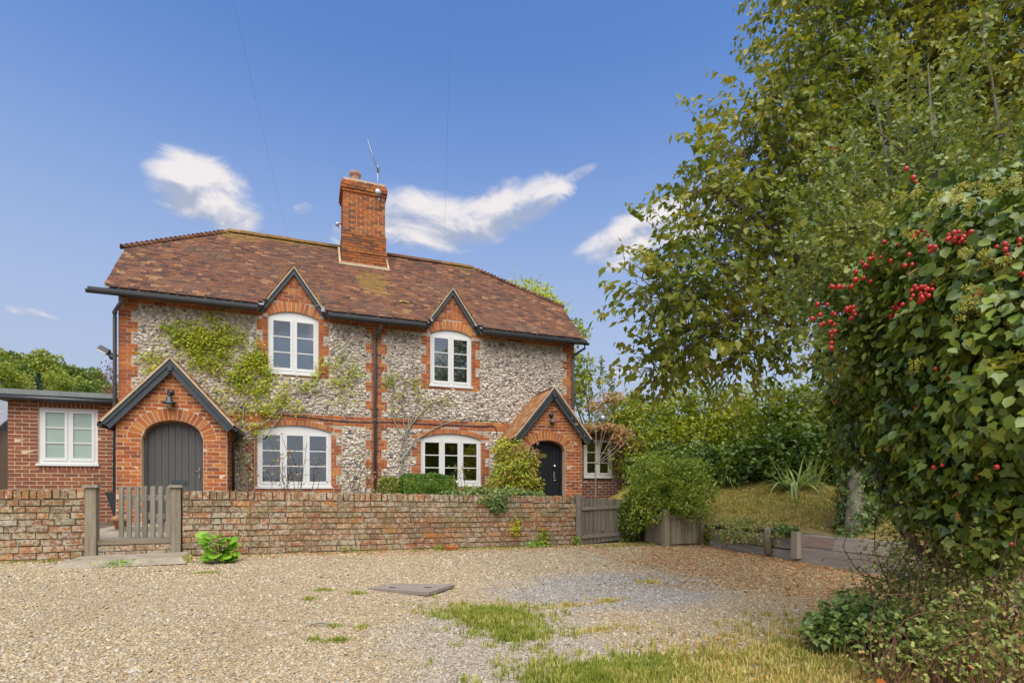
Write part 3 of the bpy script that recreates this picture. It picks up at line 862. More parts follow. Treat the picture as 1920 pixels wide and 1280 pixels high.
# ------------------------------------------------------------------ windows
def window(parent, x0, x1, z0, z1, rise, cols, y, paint, glassm, sill=True, sill_mat=None, rows=3, fw=0.055, name='window', bow=True):
    af = arch_fn(x0, x1, z1, rise) if rise else (lambda x: z1)
    zi = z1 - 0.045                       # top of the opening lights
    fr = MB()
    n = 12
    top = [(x0 + (x1 - x0) * i / n, af(x0 + (x1 - x0) * i / n) - 0.002) for i in range(n + 1)]
    fr.prism([(x0 + .001, zi), (x1 - .001, zi)] + [(min(max(p[0], x0 + .001), x1 - .001), p[1]) for p in reversed(top)], y, y + 0.07)
    fr.bb(x0 + .001, x0 + fw, y, y + 0.07, z0 + 0.05, zi)
    fr.bb(x1 - fw, x1 - .001, y, y + 0.07, z0 + 0.05, zi)
    fr.bb(x0 + .001, x1 - .001, y, y + 0.07, z0 + 0.002, z0 + 0.05)
    cw = (x1 - x0 - 2 * fw) / cols
    for c in range(1, cols):
        xm = x0 + fw + cw * c
        fr.bb(xm - 0.02, xm + 0.02, y + 0.002, y + 0.068, z0 + 0.05, zi)
    win = fr.build(name, paint, parent)
    sw = 0.048
    gp = 1 / rows
    for c in range(cols):
        a = x0 + fw + cw * c + (0.021 if c else 0.001); b = x0 + fw + cw * (c + 1) - (0.021 if c < cols - 1 else 0.001)
        lo, hi = z0 + 0.052, zi - 0.002
        cs = MB(); ya, yb = y - 0.012, y + 0.04
        cs.bb(a, a + sw, ya, yb, lo, hi); cs.bb(b - sw, b, ya, yb, lo, hi)
        cs.bb(a + sw, b - sw, ya, yb, lo, lo + sw + 0.012); cs.bb(a + sw, b - sw, ya, yb, hi - sw, hi)
        cs.build('casement', paint, win)
        pa, pb, pl, ph = a + sw, b - sw, lo + sw + 0.012, hi - sw
        for r in range(rows):
            q0, q1 = pl + (ph - pl) * r * gp, pl + (ph - pl) * (r + 1) * gp
            if r:
                MB().bb(pa, pb, y - 0.004, y + 0.034, q0 - 0.011, q0 + 0.011).build('glazing_bar', paint, win)
            MB().bb(pa, pb, y + 0.012, y + 0.018, q0 + (0.011 if r else 0), q1 - (0.011 if r < rows - 1 else 0)).build('pane', glassm, win)
    if sill:
        MB().bb(x0 - 0.03, x1 + 0.03, y - 0.07, y + 0.05, z0 - 0.045, z0 + 0.001).build('sill', sill_mat or paint, win)
    return win
for k, w in WIN.items():
    window(cottage, *w, 2 if k < 3 else 3, 0.035, M['white_paint'], M['glass'], sill=True)
# pale linings drawn behind the upper panes
for k in (1, 2):
    w = WIN[k]
    mbc = MB()
    for j in range(24):
        x = w[0] - 0.05 + (w[1] - w[0] + 0.1) * j / 24
        mbc.bb(x, x + 0.046, 0.30 + 0.014 * math.sin(j * 1.9), 0.31 + 0.014 * math.sin(j * 1.9), w[2] - 0.1, w[3] + 0.15)
    mbc.build('curtain', M['curtain'], cottage)

# ------------------------------------------------------------------ main roof
K = 0.95
def slope_z(y): return 4.78 + K * (y + 0.28)
RY = 2.40; RZ = slope_z(RY)
XL0, XR0 = -0.17, 10.29                  # verges
HL, HR = (-0.17, 1.12), (10.29, 1.06)    # half-hip corners: x, y
RL, RR = 1.68, 8.06                      # ridge ends
def verge(y):
    a = XL0 if y < HL[1] else XL0 + (y - HL[1]) / (RY - HL[1]) * (RL - XL0)
    b = XR0 if y < HR[1] else XR0 - (y - HR[1]) / (RY - HR[1]) * (XR0 - RR)
    return a, b
def gz(x):                                # upper face of the two little gable roofs
    return max(a + 0.075 - abs(x - c) * (a - EZ) / h for c, h, a in GAB)
rf = MB()
# under-roof: front plane in cells, leaving room for the gables
n = 80
ylist = [-0.28 + (RY + 0.28) * j / 30 for j in range(31)]
for ya, yb in zip(ylist, ylist[1:]):
    a0, b0 = verge(ya); a1, b1 = verge(yb)
    cuts = 100
    for j in range(cuts):
        p0, p1 = a0 + (b0 - a0) * j / cuts, a0 + (b0 - a0) * (j + 1) / cuts
        q0, q1 = a1 + (b1 - a1) * j / cuts, a1 + (b1 - a1) * (j + 1) / cuts
        if slope_z(ya) < gz((p0 + p1) / 2) - 0.12: continue
        rf.quad((p0, ya, slope_z(ya) - 0.03), (p1, ya, slope_z(ya) - 0.03), (q1, yb, slope_z(yb) - 0.03), (q0, yb, slope_z(yb) - 0.03))
BY = 2 * RY
for (x0, xr, hy) in ((XL0, RL, HL[1]), (XR0, RR, HR[1])):
    rf.quad((x0, hy, slope_z(hy) - .03), (xr, RY, RZ - .03), (x0, BY - hy, slope_z(hy) - .03))
rf.quad((XL0, BY + 0.28, 4.75), (XL0, BY - HL[1], slope_z(HL[1]) - .03), (RL, RY, RZ - .03), (RR, RY, RZ - .03), (XR0, BY - HR[1], slope_z(HR[1]) - .03), (XR0, BY + 0.28, 4.75))
roof = rf.build('roof', M['slate'], cottage)
ang = math.atan(K)
TILE = (0.158, 0.255, 0.014)
RT = Matrix.Rotation(ang, 3, 'X')
tiles = Pieces()
gauge = 0.1; L = (RY + 0.28) / math.cos(ang)
rows = int(L / gauge)
CHX0, CHX1, CHY = 4.34, 5.47, 1.68
for r in range(rows + 1):
    d = r * gauge
    y = -0.30 + d * math.cos(ang)
    a, b = verge(min(y + 0.06, RY))
    x = a + (0.0825 if r % 2 else 0.0) - 0.165
    while x < b:
        x += 0.165
        xc = x + random.uniform(-.004, .004)
        if xc < a + 0.02 or xc > b - 0.02: continue
        yc = y + 0.127 * math.cos(ang)
        if slope_z(y + 0.05) < gz(xc) + 0.02: continue
        if CHX0 - 0.05 < xc < CHX1 + 0.05 and yc > CHY - 0.08 and r * gauge * math.cos(ang) - 0.3 > CHY - 0.2: continue
        if yc > RY + 0.02: continue
        sag = -0.03 * math.sin(math.pi * (xc - XL0) / (XR0 - XL0) * 2) ** 2 * math.sin(math.pi * r / rows)
        R = Matrix.Rotation(ang - 0.045 + random.uniform(-.02, .025), 3, 'X') @ Matrix.Rotation(random.uniform(-.03, .03), 3, 'Y') @ Matrix.Rotation(random.uniform(-.015, .015), 3, 'Z')
        tiles.add((xc, yc, slope_z(yc) + 0.012 + sag + random.uniform(-.002, .004)), TILE, R)
tiles.done('roof_tile', 'tilework', M['roof_tile'], roof, 300)
# ridge tiles and bonnet tiles on the hips
def half_round(R0, L0, n=7, th=0.018, tap=1.0):
    mb = MB(); V = []
    for s, k in ((-L0 / 2, 1.0), (L0 / 2, tap)):
        for rr in (R0, R0 - th):
            V.append([(rr * k * math.cos(math.pi * i / (n - 1)), s, rr * k * math.sin(math.pi * i / (n - 1))) for i in range(n)])
    o0, i0, o1, i1 = V
    for i in range(n - 1):
        mb.quad(o0[i], o0[i + 1], o1[i + 1], o1[i]); mb.quad(i0[i + 1], i0[i], i1[i], i1[i + 1])
        mb.quad(o0[i + 1], o0[i], i0[i], i0[i + 1]); mb.quad(o1[i], o1[i + 1], i1[i + 1], i1[i])
    return mb
rm = half_round(0.105, 0.30).mesh('ridge_tile'); rm.materials.append(M['roof_tile'])
bm_ = half_round(0.09, 0.28, tap=0.55).mesh('hip_tile'); bm_.materials.append(M['roof_tile'])
x = RL + 0.1
while x < RR:
    if not (CHX0 - 0.1 < x < CHX1 + 0.1):
        o = bpy.data.objects.new('ridge_tile', rm); link(o, roof, (x, RY, RZ - 0.025 + random.uniform(-.006, .006))); o.rotation_euler = (0, random.uniform(-.02, .02), rad(90) + random.uniform(-.03, .03))
    x += 0.305
for (hx, hy, rx) in ((HL[0], HL[1], RL), (HR[0], HR[1], RR)):
    a, b = Vector((hx, hy, slope_z(hy) + 0.0)), Vector((rx, RY, RZ))
    for side in (0, 1):
        if side: a = Vector((hx, BY - hy, slope_z(hy)))
        d = b - a; m = int(d.length / 0.11)
        q = d.to_track_quat('Y', 'Z')
        for i in range(m):
            if side and i % 3: continue
            p = a + d * (i + 0.5) / m
            o = bpy.data.objects.new('hip_tile', bm_); link(o, roof, p + Vector((0, 0, -0.03)))
            o.rotation_euler = (q.to_matrix() @ Matrix.Rotation(-0.16 + random.uniform(-.04, .04), 3, 'X')).to_euler()
# little clump of moss on the tiles
mo = MB()
for i in range(14):
    mo.ball((5.70 + random.uniform(-.12, .12), 0.30 + random.uniform(-.03, .03), slope_z(0.30) + 0.03 + random.uniform(-.01, .02)), (random.uniform(.03, .06), .03, random.uniform(.015, .03)), 6, 4)
mo.build('moss_clump', M['dry_grass'], roof)

# ------------------------------------------------------------------ the two small gables on the eaves
def barge(parent, x0, z0, x1, z1, w, y, mat, layers=2, name='barge_board', th=0.035):
    """sloping fascia from (x0, z0) at the eaves to (x1, z1) at the apex; w deep below that line"""
    d = Vector((x1 - x0, 0, z1 - z0)).normalized()
    sgn = 1 if x1 > x0 else -1
    nv = Vector((d.z * sgn, 0, -d.x * sgn))     # downwards
    mb = MB()
    vd = w / abs(d.x)                            # vertical cut at the apex
    p0, p1 = (x0, z0), (x1, z1)
    q0 = (x0 + nv.x * w, z0 + nv.z * w); q1 = (x1, z1 - vd)
    poly = [p0, q0, q1, p1]
    if sgn < 0: poly = poly[::-1]
    mb.prism(poly, y, y + th)
    if layers > 1:
        w2 = w * 0.42; vd2 = w2 / abs(d.x)
        poly = [p0, (x0 + nv.x * w2, z0 + nv.z * w2), (x1, z1 - vd2), p1]
        if sgn < 0: poly = poly[::-1]
        mb.prism(poly, y - 0.022, y - 0.001)
    return mb.build(name, mat, parent)
for c, h, a in GAB:
    g = MB()
    sl = (a - EZ) / h
    apex = a + 0.05
    back = (apex - 4.78) / K - 0.28 + 0.1
    for s in (-1, 1):
        ez = EZ - 0.04; xe = c + s * (apex - ez) / sl
        nx, nz = s * 0.03, 0.0
        b = len(g.v)
        yb0 = (ez - 4.78) / K - 0.28 + 0.05
        P0 = [(c, -0.10, apex), (xe, -0.10, ez), (xe, max(yb0, -0.09), ez), (c, back, apex)]
        g.v += P0 + [(p[0], p[1], p[2] - 0.05) for p in P0]
        g.f += [[b, b + 1, b + 2, b + 3] if s < 0 else [b + 3, b + 2, b + 1, b], [b + 7, b + 6, b + 5, b + 4] if s < 0 else [b + 4, b + 5, b + 6, b + 7], [b, b + 4, b + 5, b + 1], [b + 1, b + 5, b + 6, b + 2], [b + 2, b + 6, b + 7, b + 3]]
        g.sm += [False] * 5
    gable = g.build('gable', M['tile_mortar'], cottage)
    tl = Pieces()
    for s in (-1, 1):
        Ls = math.hypot((apex - EZ) / sl, apex - EZ); th = math.atan(sl)
        for r in range(int(Ls / 0.1) + 1):
            dd = Ls - r * 0.1 - 0.10
            for q in range(8):
                yc = -0.12 + 0.082 * (1 + 2 * q) - (0.08 if r % 2 else 0)
                zc = apex - dd * math.sin(th) + 0.02
                if dd < 0.13 or yc < -0.1 or zc < slope_z(yc) - 0.04: continue
                tl.add((c + s * dd * math.cos(th) + s * 0.012, yc, zc), (0.245, 0.158, 0.014), Matrix.Rotation(s * (th - 0.05), 3, 'Y'))
    tl.done('roof_tile', 'tilework', M['porch_tile'], gable, 120)
    for s in (-1, 1):
        barge(gable, c + s * (h + 0.055), EZ - 0.04, c, a + 0.045, 0.105, -0.075, M['black_paint'])
    o = bpy.data.objects.new('ridge_tile', rm); link(o, gable, (c, 0.06, apex - 0.035)); o.scale = (0.6, 1, 0.6)
    o = bpy.data.objects.new('ridge_tile', rm); link(o, gable, (c, 0.36, apex - 0.035)); o.scale = (0.6, 1, 0.6)

# ------------------------------------------------------------------ chimney
c_ = MB()
CX0, CX1, CY0, CY1 = 4.37, 5.45, 1.72, 2.55
c_.bb(CX0 + .007, CX1 - .007, CY0 + .007, CY1 - .007, 6.3, 8.86)
chimney = c_.build('chimney', M['mortar'], cottage)
cb = Pieces()
z = 6.62; i = 0
while z < 8.85:
    o = 0.0
    if z < 6.98: o = 0.03
    if 6.98 <= z < 7.06: o = 0.045
    if 7.06 <= z < 7.5: o = 0.025
    if z > 8.55: o = 0.03
    if z > 8.63: o = 0.055
    if z > 8.78: o = 0.03
    x0, x1 = CX0 - o, CX1 + o
    bl = 0.225
    lay_course(cb, x0, x1, z, CY0 - o, shift=CX0 + 0.1125 * (i % 2), jit=0.001)
    # left and right returns
    y = CY0 - o + 0.105
    while y < CY1 + o:
        w = min(0.215, CY1 + o - y)
        if w > 0.04:
            for xx in (x0 + 0.05, x1 - 0.05): cb.add((xx, y + w / 2, z + 0.0325), (0.1, w - 0.01, 0.065))
        y += 0.225
    z += COURSE; i += 1
cb.done('brick', 'brickwork', M['chimney_brick'], chimney, 290)
cap = MB(); cap.bb(CX0 + 0.02, CX1 - 0.02, CY0 + 0.02, CY1 - 0.02, 8.86, 8.92)
cap.build('cap', M['tile_mortar'], chimney)
pt = MB(); pt.lathe((4.70, 2.0, 8.90), [(0.155, 0), (0.15, 0.06), (0.125, 0.12), (0.125, 0.22), (0.15, 0.24), (0.15, 0.31), (0.115, 0.32), (0.10, 0.1), (0.0, 0.1)], 14)
pt.build('chimney_pot', M['pot_clay'], chimney)
fl = MB()
fl.beam((CX0 - 0.10, CY0 - 0.10, slope_z(CY0 - 0.10) + 0.045), (CX1 + 0.10, CY0 - 0.10, slope_z(CY0 - 0.10) + 0.045), 0.05, 0.07)
for xx in (CX0 - 0.07, CX1 + 0.07):
    fl.beam((xx, CY0 - 0.10, slope_z(CY0 - 0.1) + 0.05), (xx, RY, RZ + 0.05), 0.05, 0.05)
fl.build('flashing', M['tile_mortar'], chimney)
# aerial and small dish on the stack
ae = thing('tv_aerial', 'thin television aerial on a mast at the right corner of the chimney', 'aerial', (5.26, 1.6, 8.5))
MB().tube([(5.25, 1.60, 8.45), (5.23, 1.60, 9.33)], 0.012).build('mast', M['galvanised'], ae)
MB().tube([(5.23, 1.60, 9.20), (4.97, 1.58, 9.93)], 0.009).build('boom', M['galvanised'], ae)
rods = MB()
for k in range(7):
    p = Vector((5.23, 1.60, 9.22)).lerp(Vector((4.97, 1.58, 9.93)), 0.08 + k * 0.15)
    rods.tube([p + Vector((0.02, -0.16, 0)), p + Vector((-0.02, 0.16, 0))], 0.004, 4)
rods.build('rod', M['galvanised'], ae)
MB().bb(5.22, 5.28, 1.57, 1.63, 9.14, 9.24).build('clamp', M['black_plastic'], ae)
di = thing('satellite_dish', 'small round white dish bolted under the aerial on the chimney', 'dish', (5.25, 1.58, 8.55))
MB().lathe((5.235, 1.52, 8.58), [(0.0, 0.03), (0.05, 0.022), (0.085, 0.0), (0.085, -0.008), (0.0, 0.015)], 14, Matrix.Rotation(rad(90), 3, 'X')).build('dish', M['galvanised'], di)
MB().tube([(5.24, 1.66, 8.45), (5.26, 1.56, 8.42), (5.27, 1.50, 8.36)], 0.018).build('bracket', M['galvanised'], di)
cm = thing('camera_lamp', 'small white device on a bracket at the left side of the chimney', 'fitting', (4.33, 1.9, 7.7))
MB().ball((4.24, 1.86, 7.72), (0.055, 0.05, 0.06), 8, 6).build('housing', M['galvanised'], cm)
MB().tube([(4.28, 1.86, 7.62), (4.28, 1.86, 7.75), (4.36, 1.88, 7.74)], 0.014).build('bracket', M['pipe_paint'], cm)

# ------------------------------------------------------------------ gutters and pipes
def gutter(xa, xb, y=-0.345, z=4.655):
    mb = MB(); n = 7; r_ = 0.058
    for rr, flip in ((r_, 0), (r_ - 0.006, 1)):
        prof = [(y + rr * math.cos(math.pi + math.pi * i / (n - 1)), z + rr * math.sin(math.pi + math.pi * i / (n - 1))) for i in range(n)]
        for (ya, za), (yb, zb) in zip(prof, prof[1:]):
            q = [(xa, ya, za), (xb, ya, za), (xb, yb, zb), (xa, yb, zb)]
            mb.quad(*(q if not flip else q[::-1]))
    for xx in (xa, xb):
        mb.quad(*[(xx, y + r_ * math.cos(math.pi + math.pi * i / (n - 1)), z + r_ * math.sin(math.pi + math.pi * i / (n - 1))) for i in range(n)])
    mb.bb(xa, xb, y + r_ + 0.002, y + r_ + 0.022, z - 0.02, z + 0.09)
    return mb.build('gutter', M['black_plastic'], cottage)
segs = [(-0.42, 2.54), (3.95, 6.13), (7.53, 10.42)]
for a, b in segs:
    gutter(a, b)
    x = a + 0.5
    while x < b - 0.2:
        MB().bb(x, x + 0.012, -0.26, -0.012, 4.60, 4.625).bb(x, x + 0.012, -0.022, -0.011, 4.47, 4.60).build('gutter_bracket', M['galvanised'], cottage)
        x += 0.85
soff = MB()
for a, b in ((-0.12, 2.56), (3.93, 6.14), (7.52, 10.25)): soff.bb(a, b, -0.26, -0.012, 4.735, 4.76)
soff.build('soffit', M['black_paint'], cottage)
def downpipe(x, y, ztop, z1, off=0.14, side=0, y0=-0.33):
    mb = MB()
    mb.tube([(x + side, y0, ztop), (x + side, y0, ztop - 0.10), (x + side * .5, (y0 + y) / 2, ztop - 0.17), (x, y, ztop - 0.25), (x, y, ztop - 0.36), (x, y, z1)], 0.036, 8)
    for zz in (ztop - 0.3, (ztop + z1) / 2, z1 + 0.4): mb.tube([(x, y, zz), (x, y, zz + 0.05)], 0.044, 8)
    return mb.build('downpipe', M['pipe_paint'], cottage)
downpipe(-0.045, -0.055, 4.62, 0.2, side=0.20)
downpipe(4.985, -0.065, 4.62, 0.2, side=0.10)
downpipe(10.12, -0.06, 4.62, 0.2, side=0.20)
# black cable along the string course
cb_ = MB(); P = []
for i in range(30):
    x = 4.0 + i * 0.135
    P.append((x, -0.022, 2.40 - 0.02 * math.sin(i * .4) if not (6.0 < x < 7.65) else max(2.40, arch_fn(6.03, 7.6, 2.06, 0.13)(min(max(x, 6.03), 7.6)) + 0.15)))
P += [(7.98, -0.022, 2.28), (7.98, -0.022, 2.16)]
P = [(2.9, -0.022, 2.47), (3.4, -0.022, 2.45)] + P
cb_.tube(P, 0.010, 5).build('cable', M['black_plastic'], cottage)

# ------------------------------------------------------------------ porches
def ell(xc, a, zs, b): return lambda x: zs + b * math.sqrt(max(0.0, 1 - ((x - xc) / a) ** 2))
def porch(x0, x1, yf, apex, xe0, xe1, ze, dx0, dx1, zspring, zcrown, floor, paint, nboards, left):
    xc = (x0 + x1) / 2; xa = (xe0 + xe1) / 2
    zspring = floor - 0.15 + COURSE * round((zspring - floor + 0.15) / COURSE)
    slope = (apex - ze) / ((xe1 - xe0) / 2)
    topw = lambda x: apex - 0.12 - abs(x - xa) * slope
    dc, da = (dx0 + dx1) / 2, (dx1 - dx0) / 2
    af = ell(dc, da, zspring, zcrown - zspring)
    core = holed_wall(x0, x1, 0.0, topw, [(dx0, dx1, floor, af)], yf + 0.003, yf + 0.24, extra=(xa,))
    for xx in (x0, x1 - 0.22): core.bb(xx + 0.004, xx + 0.216, yf + 0.245, 0.004, 0.0, min(topw(x0 + .01), topw(x1 - .01)))
    p = core.build('porch', M['mortar'], cottage)
    br = Pieces()
    n = int(math.pi * (da + (zcrown - zspring)) / 2 / 0.068)
    ring_bricks(p, M['arch_brick'], 'arch_brick', dc, zspring, da, zcrown - zspring, n, yf)
    def ok(x, z, w, h):
        if dx0 - 0.01 < x < dx1 + 0.01 and z < af(min(max(x, dx0), dx1)): return False
        # keep clear of the voussoir ring
        ea, eb = da + 0.225, zcrown - zspring + 0.225
        if z > zspring - 0.03 and ((x - dc) / ea) ** 2 + ((z - zspring) / eb) ** 2 < 1: return False
        return z < topw(x) - 0.0
    z = floor - 0.15; i = 0
    while z < apex - 0.25:
        lim0, lim1 = x0, x1
        t = (apex - 0.17 - (z + 0.05)) / slope
        lim0, lim1 = max(x0, xa - t), min(x1, xa + t)
        if lim1 - lim0 > 0.06:
            cuts = [lim0, lim1] if z > zcrown + 0.2 else sorted({lim0, lim1, *(e for e in (dx0, dx1) if z < zspring - 0.02)})
            if zspring - 0.02 <= z < zcrown + 0.2:      # stop the courses at the ring
                ea, eb = da + 0.225, zcrown - zspring + 0.225
                q = 1 - ((z + 0.03 - zspring) / eb) ** 2
                if q > 0: cuts = sorted({lim0, lim1, dc - ea * math.sqrt(q), dc + ea * math.sqrt(q)})
            for a, b in zip(cuts, cuts[1:]):
                if len(cuts) == 4 and a == cuts[1]: continue
                lay_course(br, a, b, z, yf, shift=x0 + 0.1125 * (i % 2), allow=None if (z >= zspring - 0.02) else ok)
        # side walls
        zt = min(topw(x0 + .01), topw(x1 - .01))
        if z < zt - 0.07:
            for xx in (x0 + 0.049, x1 - 0.049):
                y = yf + 0.105 + (0.06 if i % 2 else 0)
                while y < -0.03:
                    w = min(0.215, -0.01 - y)
                    if w > 0.04: br.add((xx, y + w / 2, z + 0.0325), (0.10, w - 0.01, 0.065))
                    y += 0.225
        z += COURSE; i += 1
    br.done('brick', 'brickwork', M['house_brick'], p, 290)
    # inner rim of the arch, a second ring set back
    ring_bricks(p, M['arch_brick'], 'rim_brick', dc, zspring, da - 0.028, zcrown - zspring - 0.028, n, yf + 0.105, dep=0.09, length=0.05)
    # door frame and boards
    yd = yf + 0.20
    fr = MB()
    fr.bb(dx0, dx0 + 0.055, yd - 0.03, yd + 0.06, floor, zspring + 0.01); fr.bb(dx1 - 0.055, dx1, yd - 0.03, yd + 0.06, floor, zspring + 0.01)
    m = 20
    for j in range(m):
        t0, t1 = math.pi * j / m, math.pi * (j + 1) / m
        o0 = (dc + da * math.cos(t0), zspring + (zcrown - zspring) * math.sin(t0)); o1 = (dc + da * math.cos(t1), zspring + (zcrown - zspring) * math.sin(t1))
        k = 0.055
        i0 = (dc + (da - k) * math.cos(t0), zspring + (zcrown - zspring - k) * math.sin(t0)); i1 = (dc + (da - k) * math.cos(t1), zspring + (zcrown - zspring - k) * math.sin(t1))
        fr.prism([i0, o0, o1, i1], yd - 0.03, yd + 0.06)
    fr.build('door_frame', paint, p)
    ff = ell(dc, da - 0.05, zspring, zcrown - zspring - 0.05)
    bx0, bx1 = dx0 + 0.056, dx1 - 0.056
    bw = (bx1 - bx0) / nboards
    for j in range(nboards):
        a, b = bx0 + bw * j + 0.003, bx0 + bw * (j + 1) - 0.003
        mb = MB()
        top = [(a + (b - a) * q / 4, ff(a + (b - a) * q / 4)) for q in range(5)]
        mb.prism([(a, floor + 0.01), (b, floor + 0.01)] + top[::-1], yd + random.uniform(-.001, .001), yd + 0.03)
        mb.build('door_board', paint, p)
    MB().prism([(bx0, floor + 0.02), (bx1, floor + 0.02)] + [(bx0 + (bx1 - bx0) * q / 10, ff(bx0 + (bx1 - bx0) * q / 10) - 0.01) for q in range(10, -1, -1)], yd + 0.031, yd + 0.05).build('door_backing', M['black_plastic'], p)
    MB().bb(dx0 - 0.05, dx1 + 0.05, yf - 0.30, yf + 0.12, floor - 0.12, floor - 0.01).build('door_step', M['stone_step'], p)
    # roof: two slopes of tiles on boards, black barge boards in front
    sl = MB()
    ov = 0.14
    for s in (-1, 1):
        xe = xe0 if s < 0 else xe1
        b = len(sl.v)
        P0 = [(xa, yf - ov, apex), (xe, yf - ov, ze), (xe, -0.012, ze), (xa, -0.012, apex)]
        sl.v += P0 + [(q[0], q[1], q[2] - 0.06) for q in P0]
        F = [[0, 1, 2, 3], [7, 6, 5, 4], [0, 4, 5, 1], [1, 5, 6, 2], [2, 6, 7, 3]]
        sl.f += [[b + t for t in (f if s < 0 else f[::-1])] for f in F]; sl.sm += [False] * 5
    sl.build('porch_roof', M['black_paint'], p)
    tl = Pieces()
    Ls = math.hypot((xe1 - xe0) / 2, apex - ze); th = math.atan(slope)
    for s in (-1, 1):
        for r in range(int(Ls / 0.1) + 1):
            dd = Ls + 0.06 - r * 0.1 - 0.127
            y = yf - ov - 0.02 + (0.08 if r % 2 else 0)
            if dd < 0.12: continue
            while y < -0.02:
                w = min(0.16, -0.015 - y)
                if w > 0.04:
                    tl.add((xa + s * (dd * math.cos(th) + 0.028 * math.sin(th)), y + w / 2, apex - dd * math.sin(th) + 0.028 * math.cos(th)), (0.255, w - 0.004, 0.015), Matrix.Rotation(s * (th - 0.05 + random.uniform(-.015, .015)), 3, 'Y'))
                y += 0.165
    tl.done('roof_tile', 'tilework', M['porch_tile'], p, 290)
    for k in range(3):
        o = bpy.data.objects.new('ridge_tile', rm); link(o, p, (xa, yf + 0.03 + 0.30 * k, apex - 0.035)); o.scale = (0.62, 1, 0.62)
    # mortar under the verge tiles
    vm = MB()
    for s in (-1, 1):
        xe = xe0 if s < 0 else xe1
        vm.beam((xe, yf - ov - 0.002, ze + 0.012), (xa, yf - ov - 0.002, apex + 0.012), 0.03, 0.04, up=(0, 1, 0))
    vm.build('verge_mortar', M['tile_mortar'], p)
    for s in (-1, 1):
        xe = xe0 if s < 0 else xe1
        barge(p, xe, ze - 0.01, xa, apex - 0.01, 0.16, yf - ov + 0.02, M['black_paint'])
    MB().box((xa, yf - ov + 0.0, apex - 0.18), (0.07, 0.05, 0.10)).build('apex_block', M['black_paint'], p)
    # gutters along the eaves
    for s in (-1, 1):
        xe = xe0 if s < 0 else xe1
        MB().tube([(xe + s * 0.035, yf - ov + 0.02, ze - 0.055), (xe + s * 0.035, -0.02, ze - 0.055)], 0.042, 8).build('gutter', M['black_plastic'], p)
    return p, yd
pL, ydL = porch(0.24, 2.05, -1.0, 3.30, 0.06, 2.19, 2.07, 0.636, 1.646, 1.84, 2.165, 0.24, M['grey_door_paint'], 8, True)
pR, ydR = porch(8.22, 9.87, -1.0, 3.27, 8.04, 10.06, 2.05, 8.468, 9.415, 1.76, 2.02, 0.22, M['black_door_paint'], 9, False)
# downpipe at the right side of the left porch
MB().tube([(2.215, -0.75, 2.0), (2.215, -0.70, 1.9), (2.12, -0.62, 1.75), (2.12, -0.62, 0.2)], 0.032, 8).build('downpipe', M['black_plastic'], pL)
# left door furniture
MB().bb(1.08, 1.33, ydL - 0.018, ydL - 0.001, 0.93, 1.02).bb(1.10, 1.31, ydL - 0.024, ydL - 0.018, 0.95, 1.0).build('letter_box', M['black_paint'], pL)
MB().bb(1.535, 1.56, ydL - 0.014, ydL - 0.001, 1.06, 1.28).tube([(1.545, ydL - 0.02, 1.20), (1.545, ydL - 0.05, 1.20), (1.49, ydL - 0.055, 1.20)], 0.010).build('door_handle', M['cast_iron'], pL)
# right door furniture: brass plate, numerals, knobs
pl = MB().bb(8.69, 8.985, ydR - 0.012, ydR - 0.001, 1.60, 1.70).build('name_plate', M['brass'], pR)
en = MB()
for j in range(7): en.bb(8.725 + j * 0.034, 8.725 + j * 0.034 + 0.018, ydR - 0.0145, ydR - 0.0125, 1.635, 1.665)
en.build('engraving', M['engraving'], pR)
for ch, xx in (('6', 8.81), ('7', 8.86)):
    cu = bpy.data.curves.new('numeral', 'FONT'); cu.body = ch; cu.size = 0.085; cu.extrude = 0.004; cu.align_x = 'CENTER'
    tmp = bpy.data.objects.new('numeral', cu)
    me = bpy.data.meshes.new_from_object(tmp); bpy.data.objects.remove(tmp); bpy.data.curves.remove(cu)
    ob = mesh_obj('numeral', me, M['brass'], pR, (xx, ydR - 0.006, 1.745)); ob.rotation_euler = (rad(90), 0, 0)
MB().ball((9.20, ydR - 0.045, 1.40), (0.034, 0.03, 0.034), 10, 8).build('door_knob', M['chrome'], pR)
MB().ball((9.215, ydR - 0.02, 1.05), (0.02, 0.02, 0.02), 8, 6).build('lock', M['chrome'], pR)
MB().bb(9.185, 9.215, ydR - 0.02, ydR - 0.001, 1.10, 1.26).build('door_pull', M['cast_iron'], pR)
# lamps over the doors
def lamp(x, z, yf, name, label, small):
    t = thing(name, label, 'lamp', (x, yf, z))
    MB().lathe((x, yf - 0.002, z), [(0.0, 0.03), (0.055, 0.028), (0.06, 0.0)], 12, Matrix.Rotation(rad(90), 3, 'X')).build('mount', M['black_plastic'], t)
    if small:
        MB().ball((x, yf - 0.05, z), (0.055, 0.04, 0.055), 10, 6).build('globe', M['black_plastic'], t)
        MB().lathe((x + 0.02, yf - 0.07, z - 0.17), [(0.085, 0.0), (0.075, 0.03), (0.035, 0.06), (0.03, 0.10), (0.0, 0.105)], 12).build('shade', M['pipe_paint'], t)
        MB().tube([(x, yf - 0.06, z - 0.03), (x + 0.015, yf - 0.075, z - 0.08)], 0.014).build('arm', M['black_plastic'], t)
    else:
        MB().tube([(x, yf - 0.03, z), (x, yf - 0.10, z - 0.01), (x, yf - 0.13, z - 0.06), (x, yf - 0.13, z - 0.10)], 0.014).build('arm', M['black_plastic'], t)
        MB().lathe((x, yf - 0.13, z - 0.22), [(0.135, 0.0), (0.13, 0.012), (0.06, 0.05), (0.055, 0.10), (0.03, 0.13), (0.0, 0.132)], 16).build('shade', M['black_plastic'], t)
        MB().lathe((x, yf - 0.13, z - 0.30), [(0.0, 0.0), (0.035, 0.01), (0.045, 0.05), (0.04, 0.09)], 10).build('glass_jar', M['galvanised'], t)
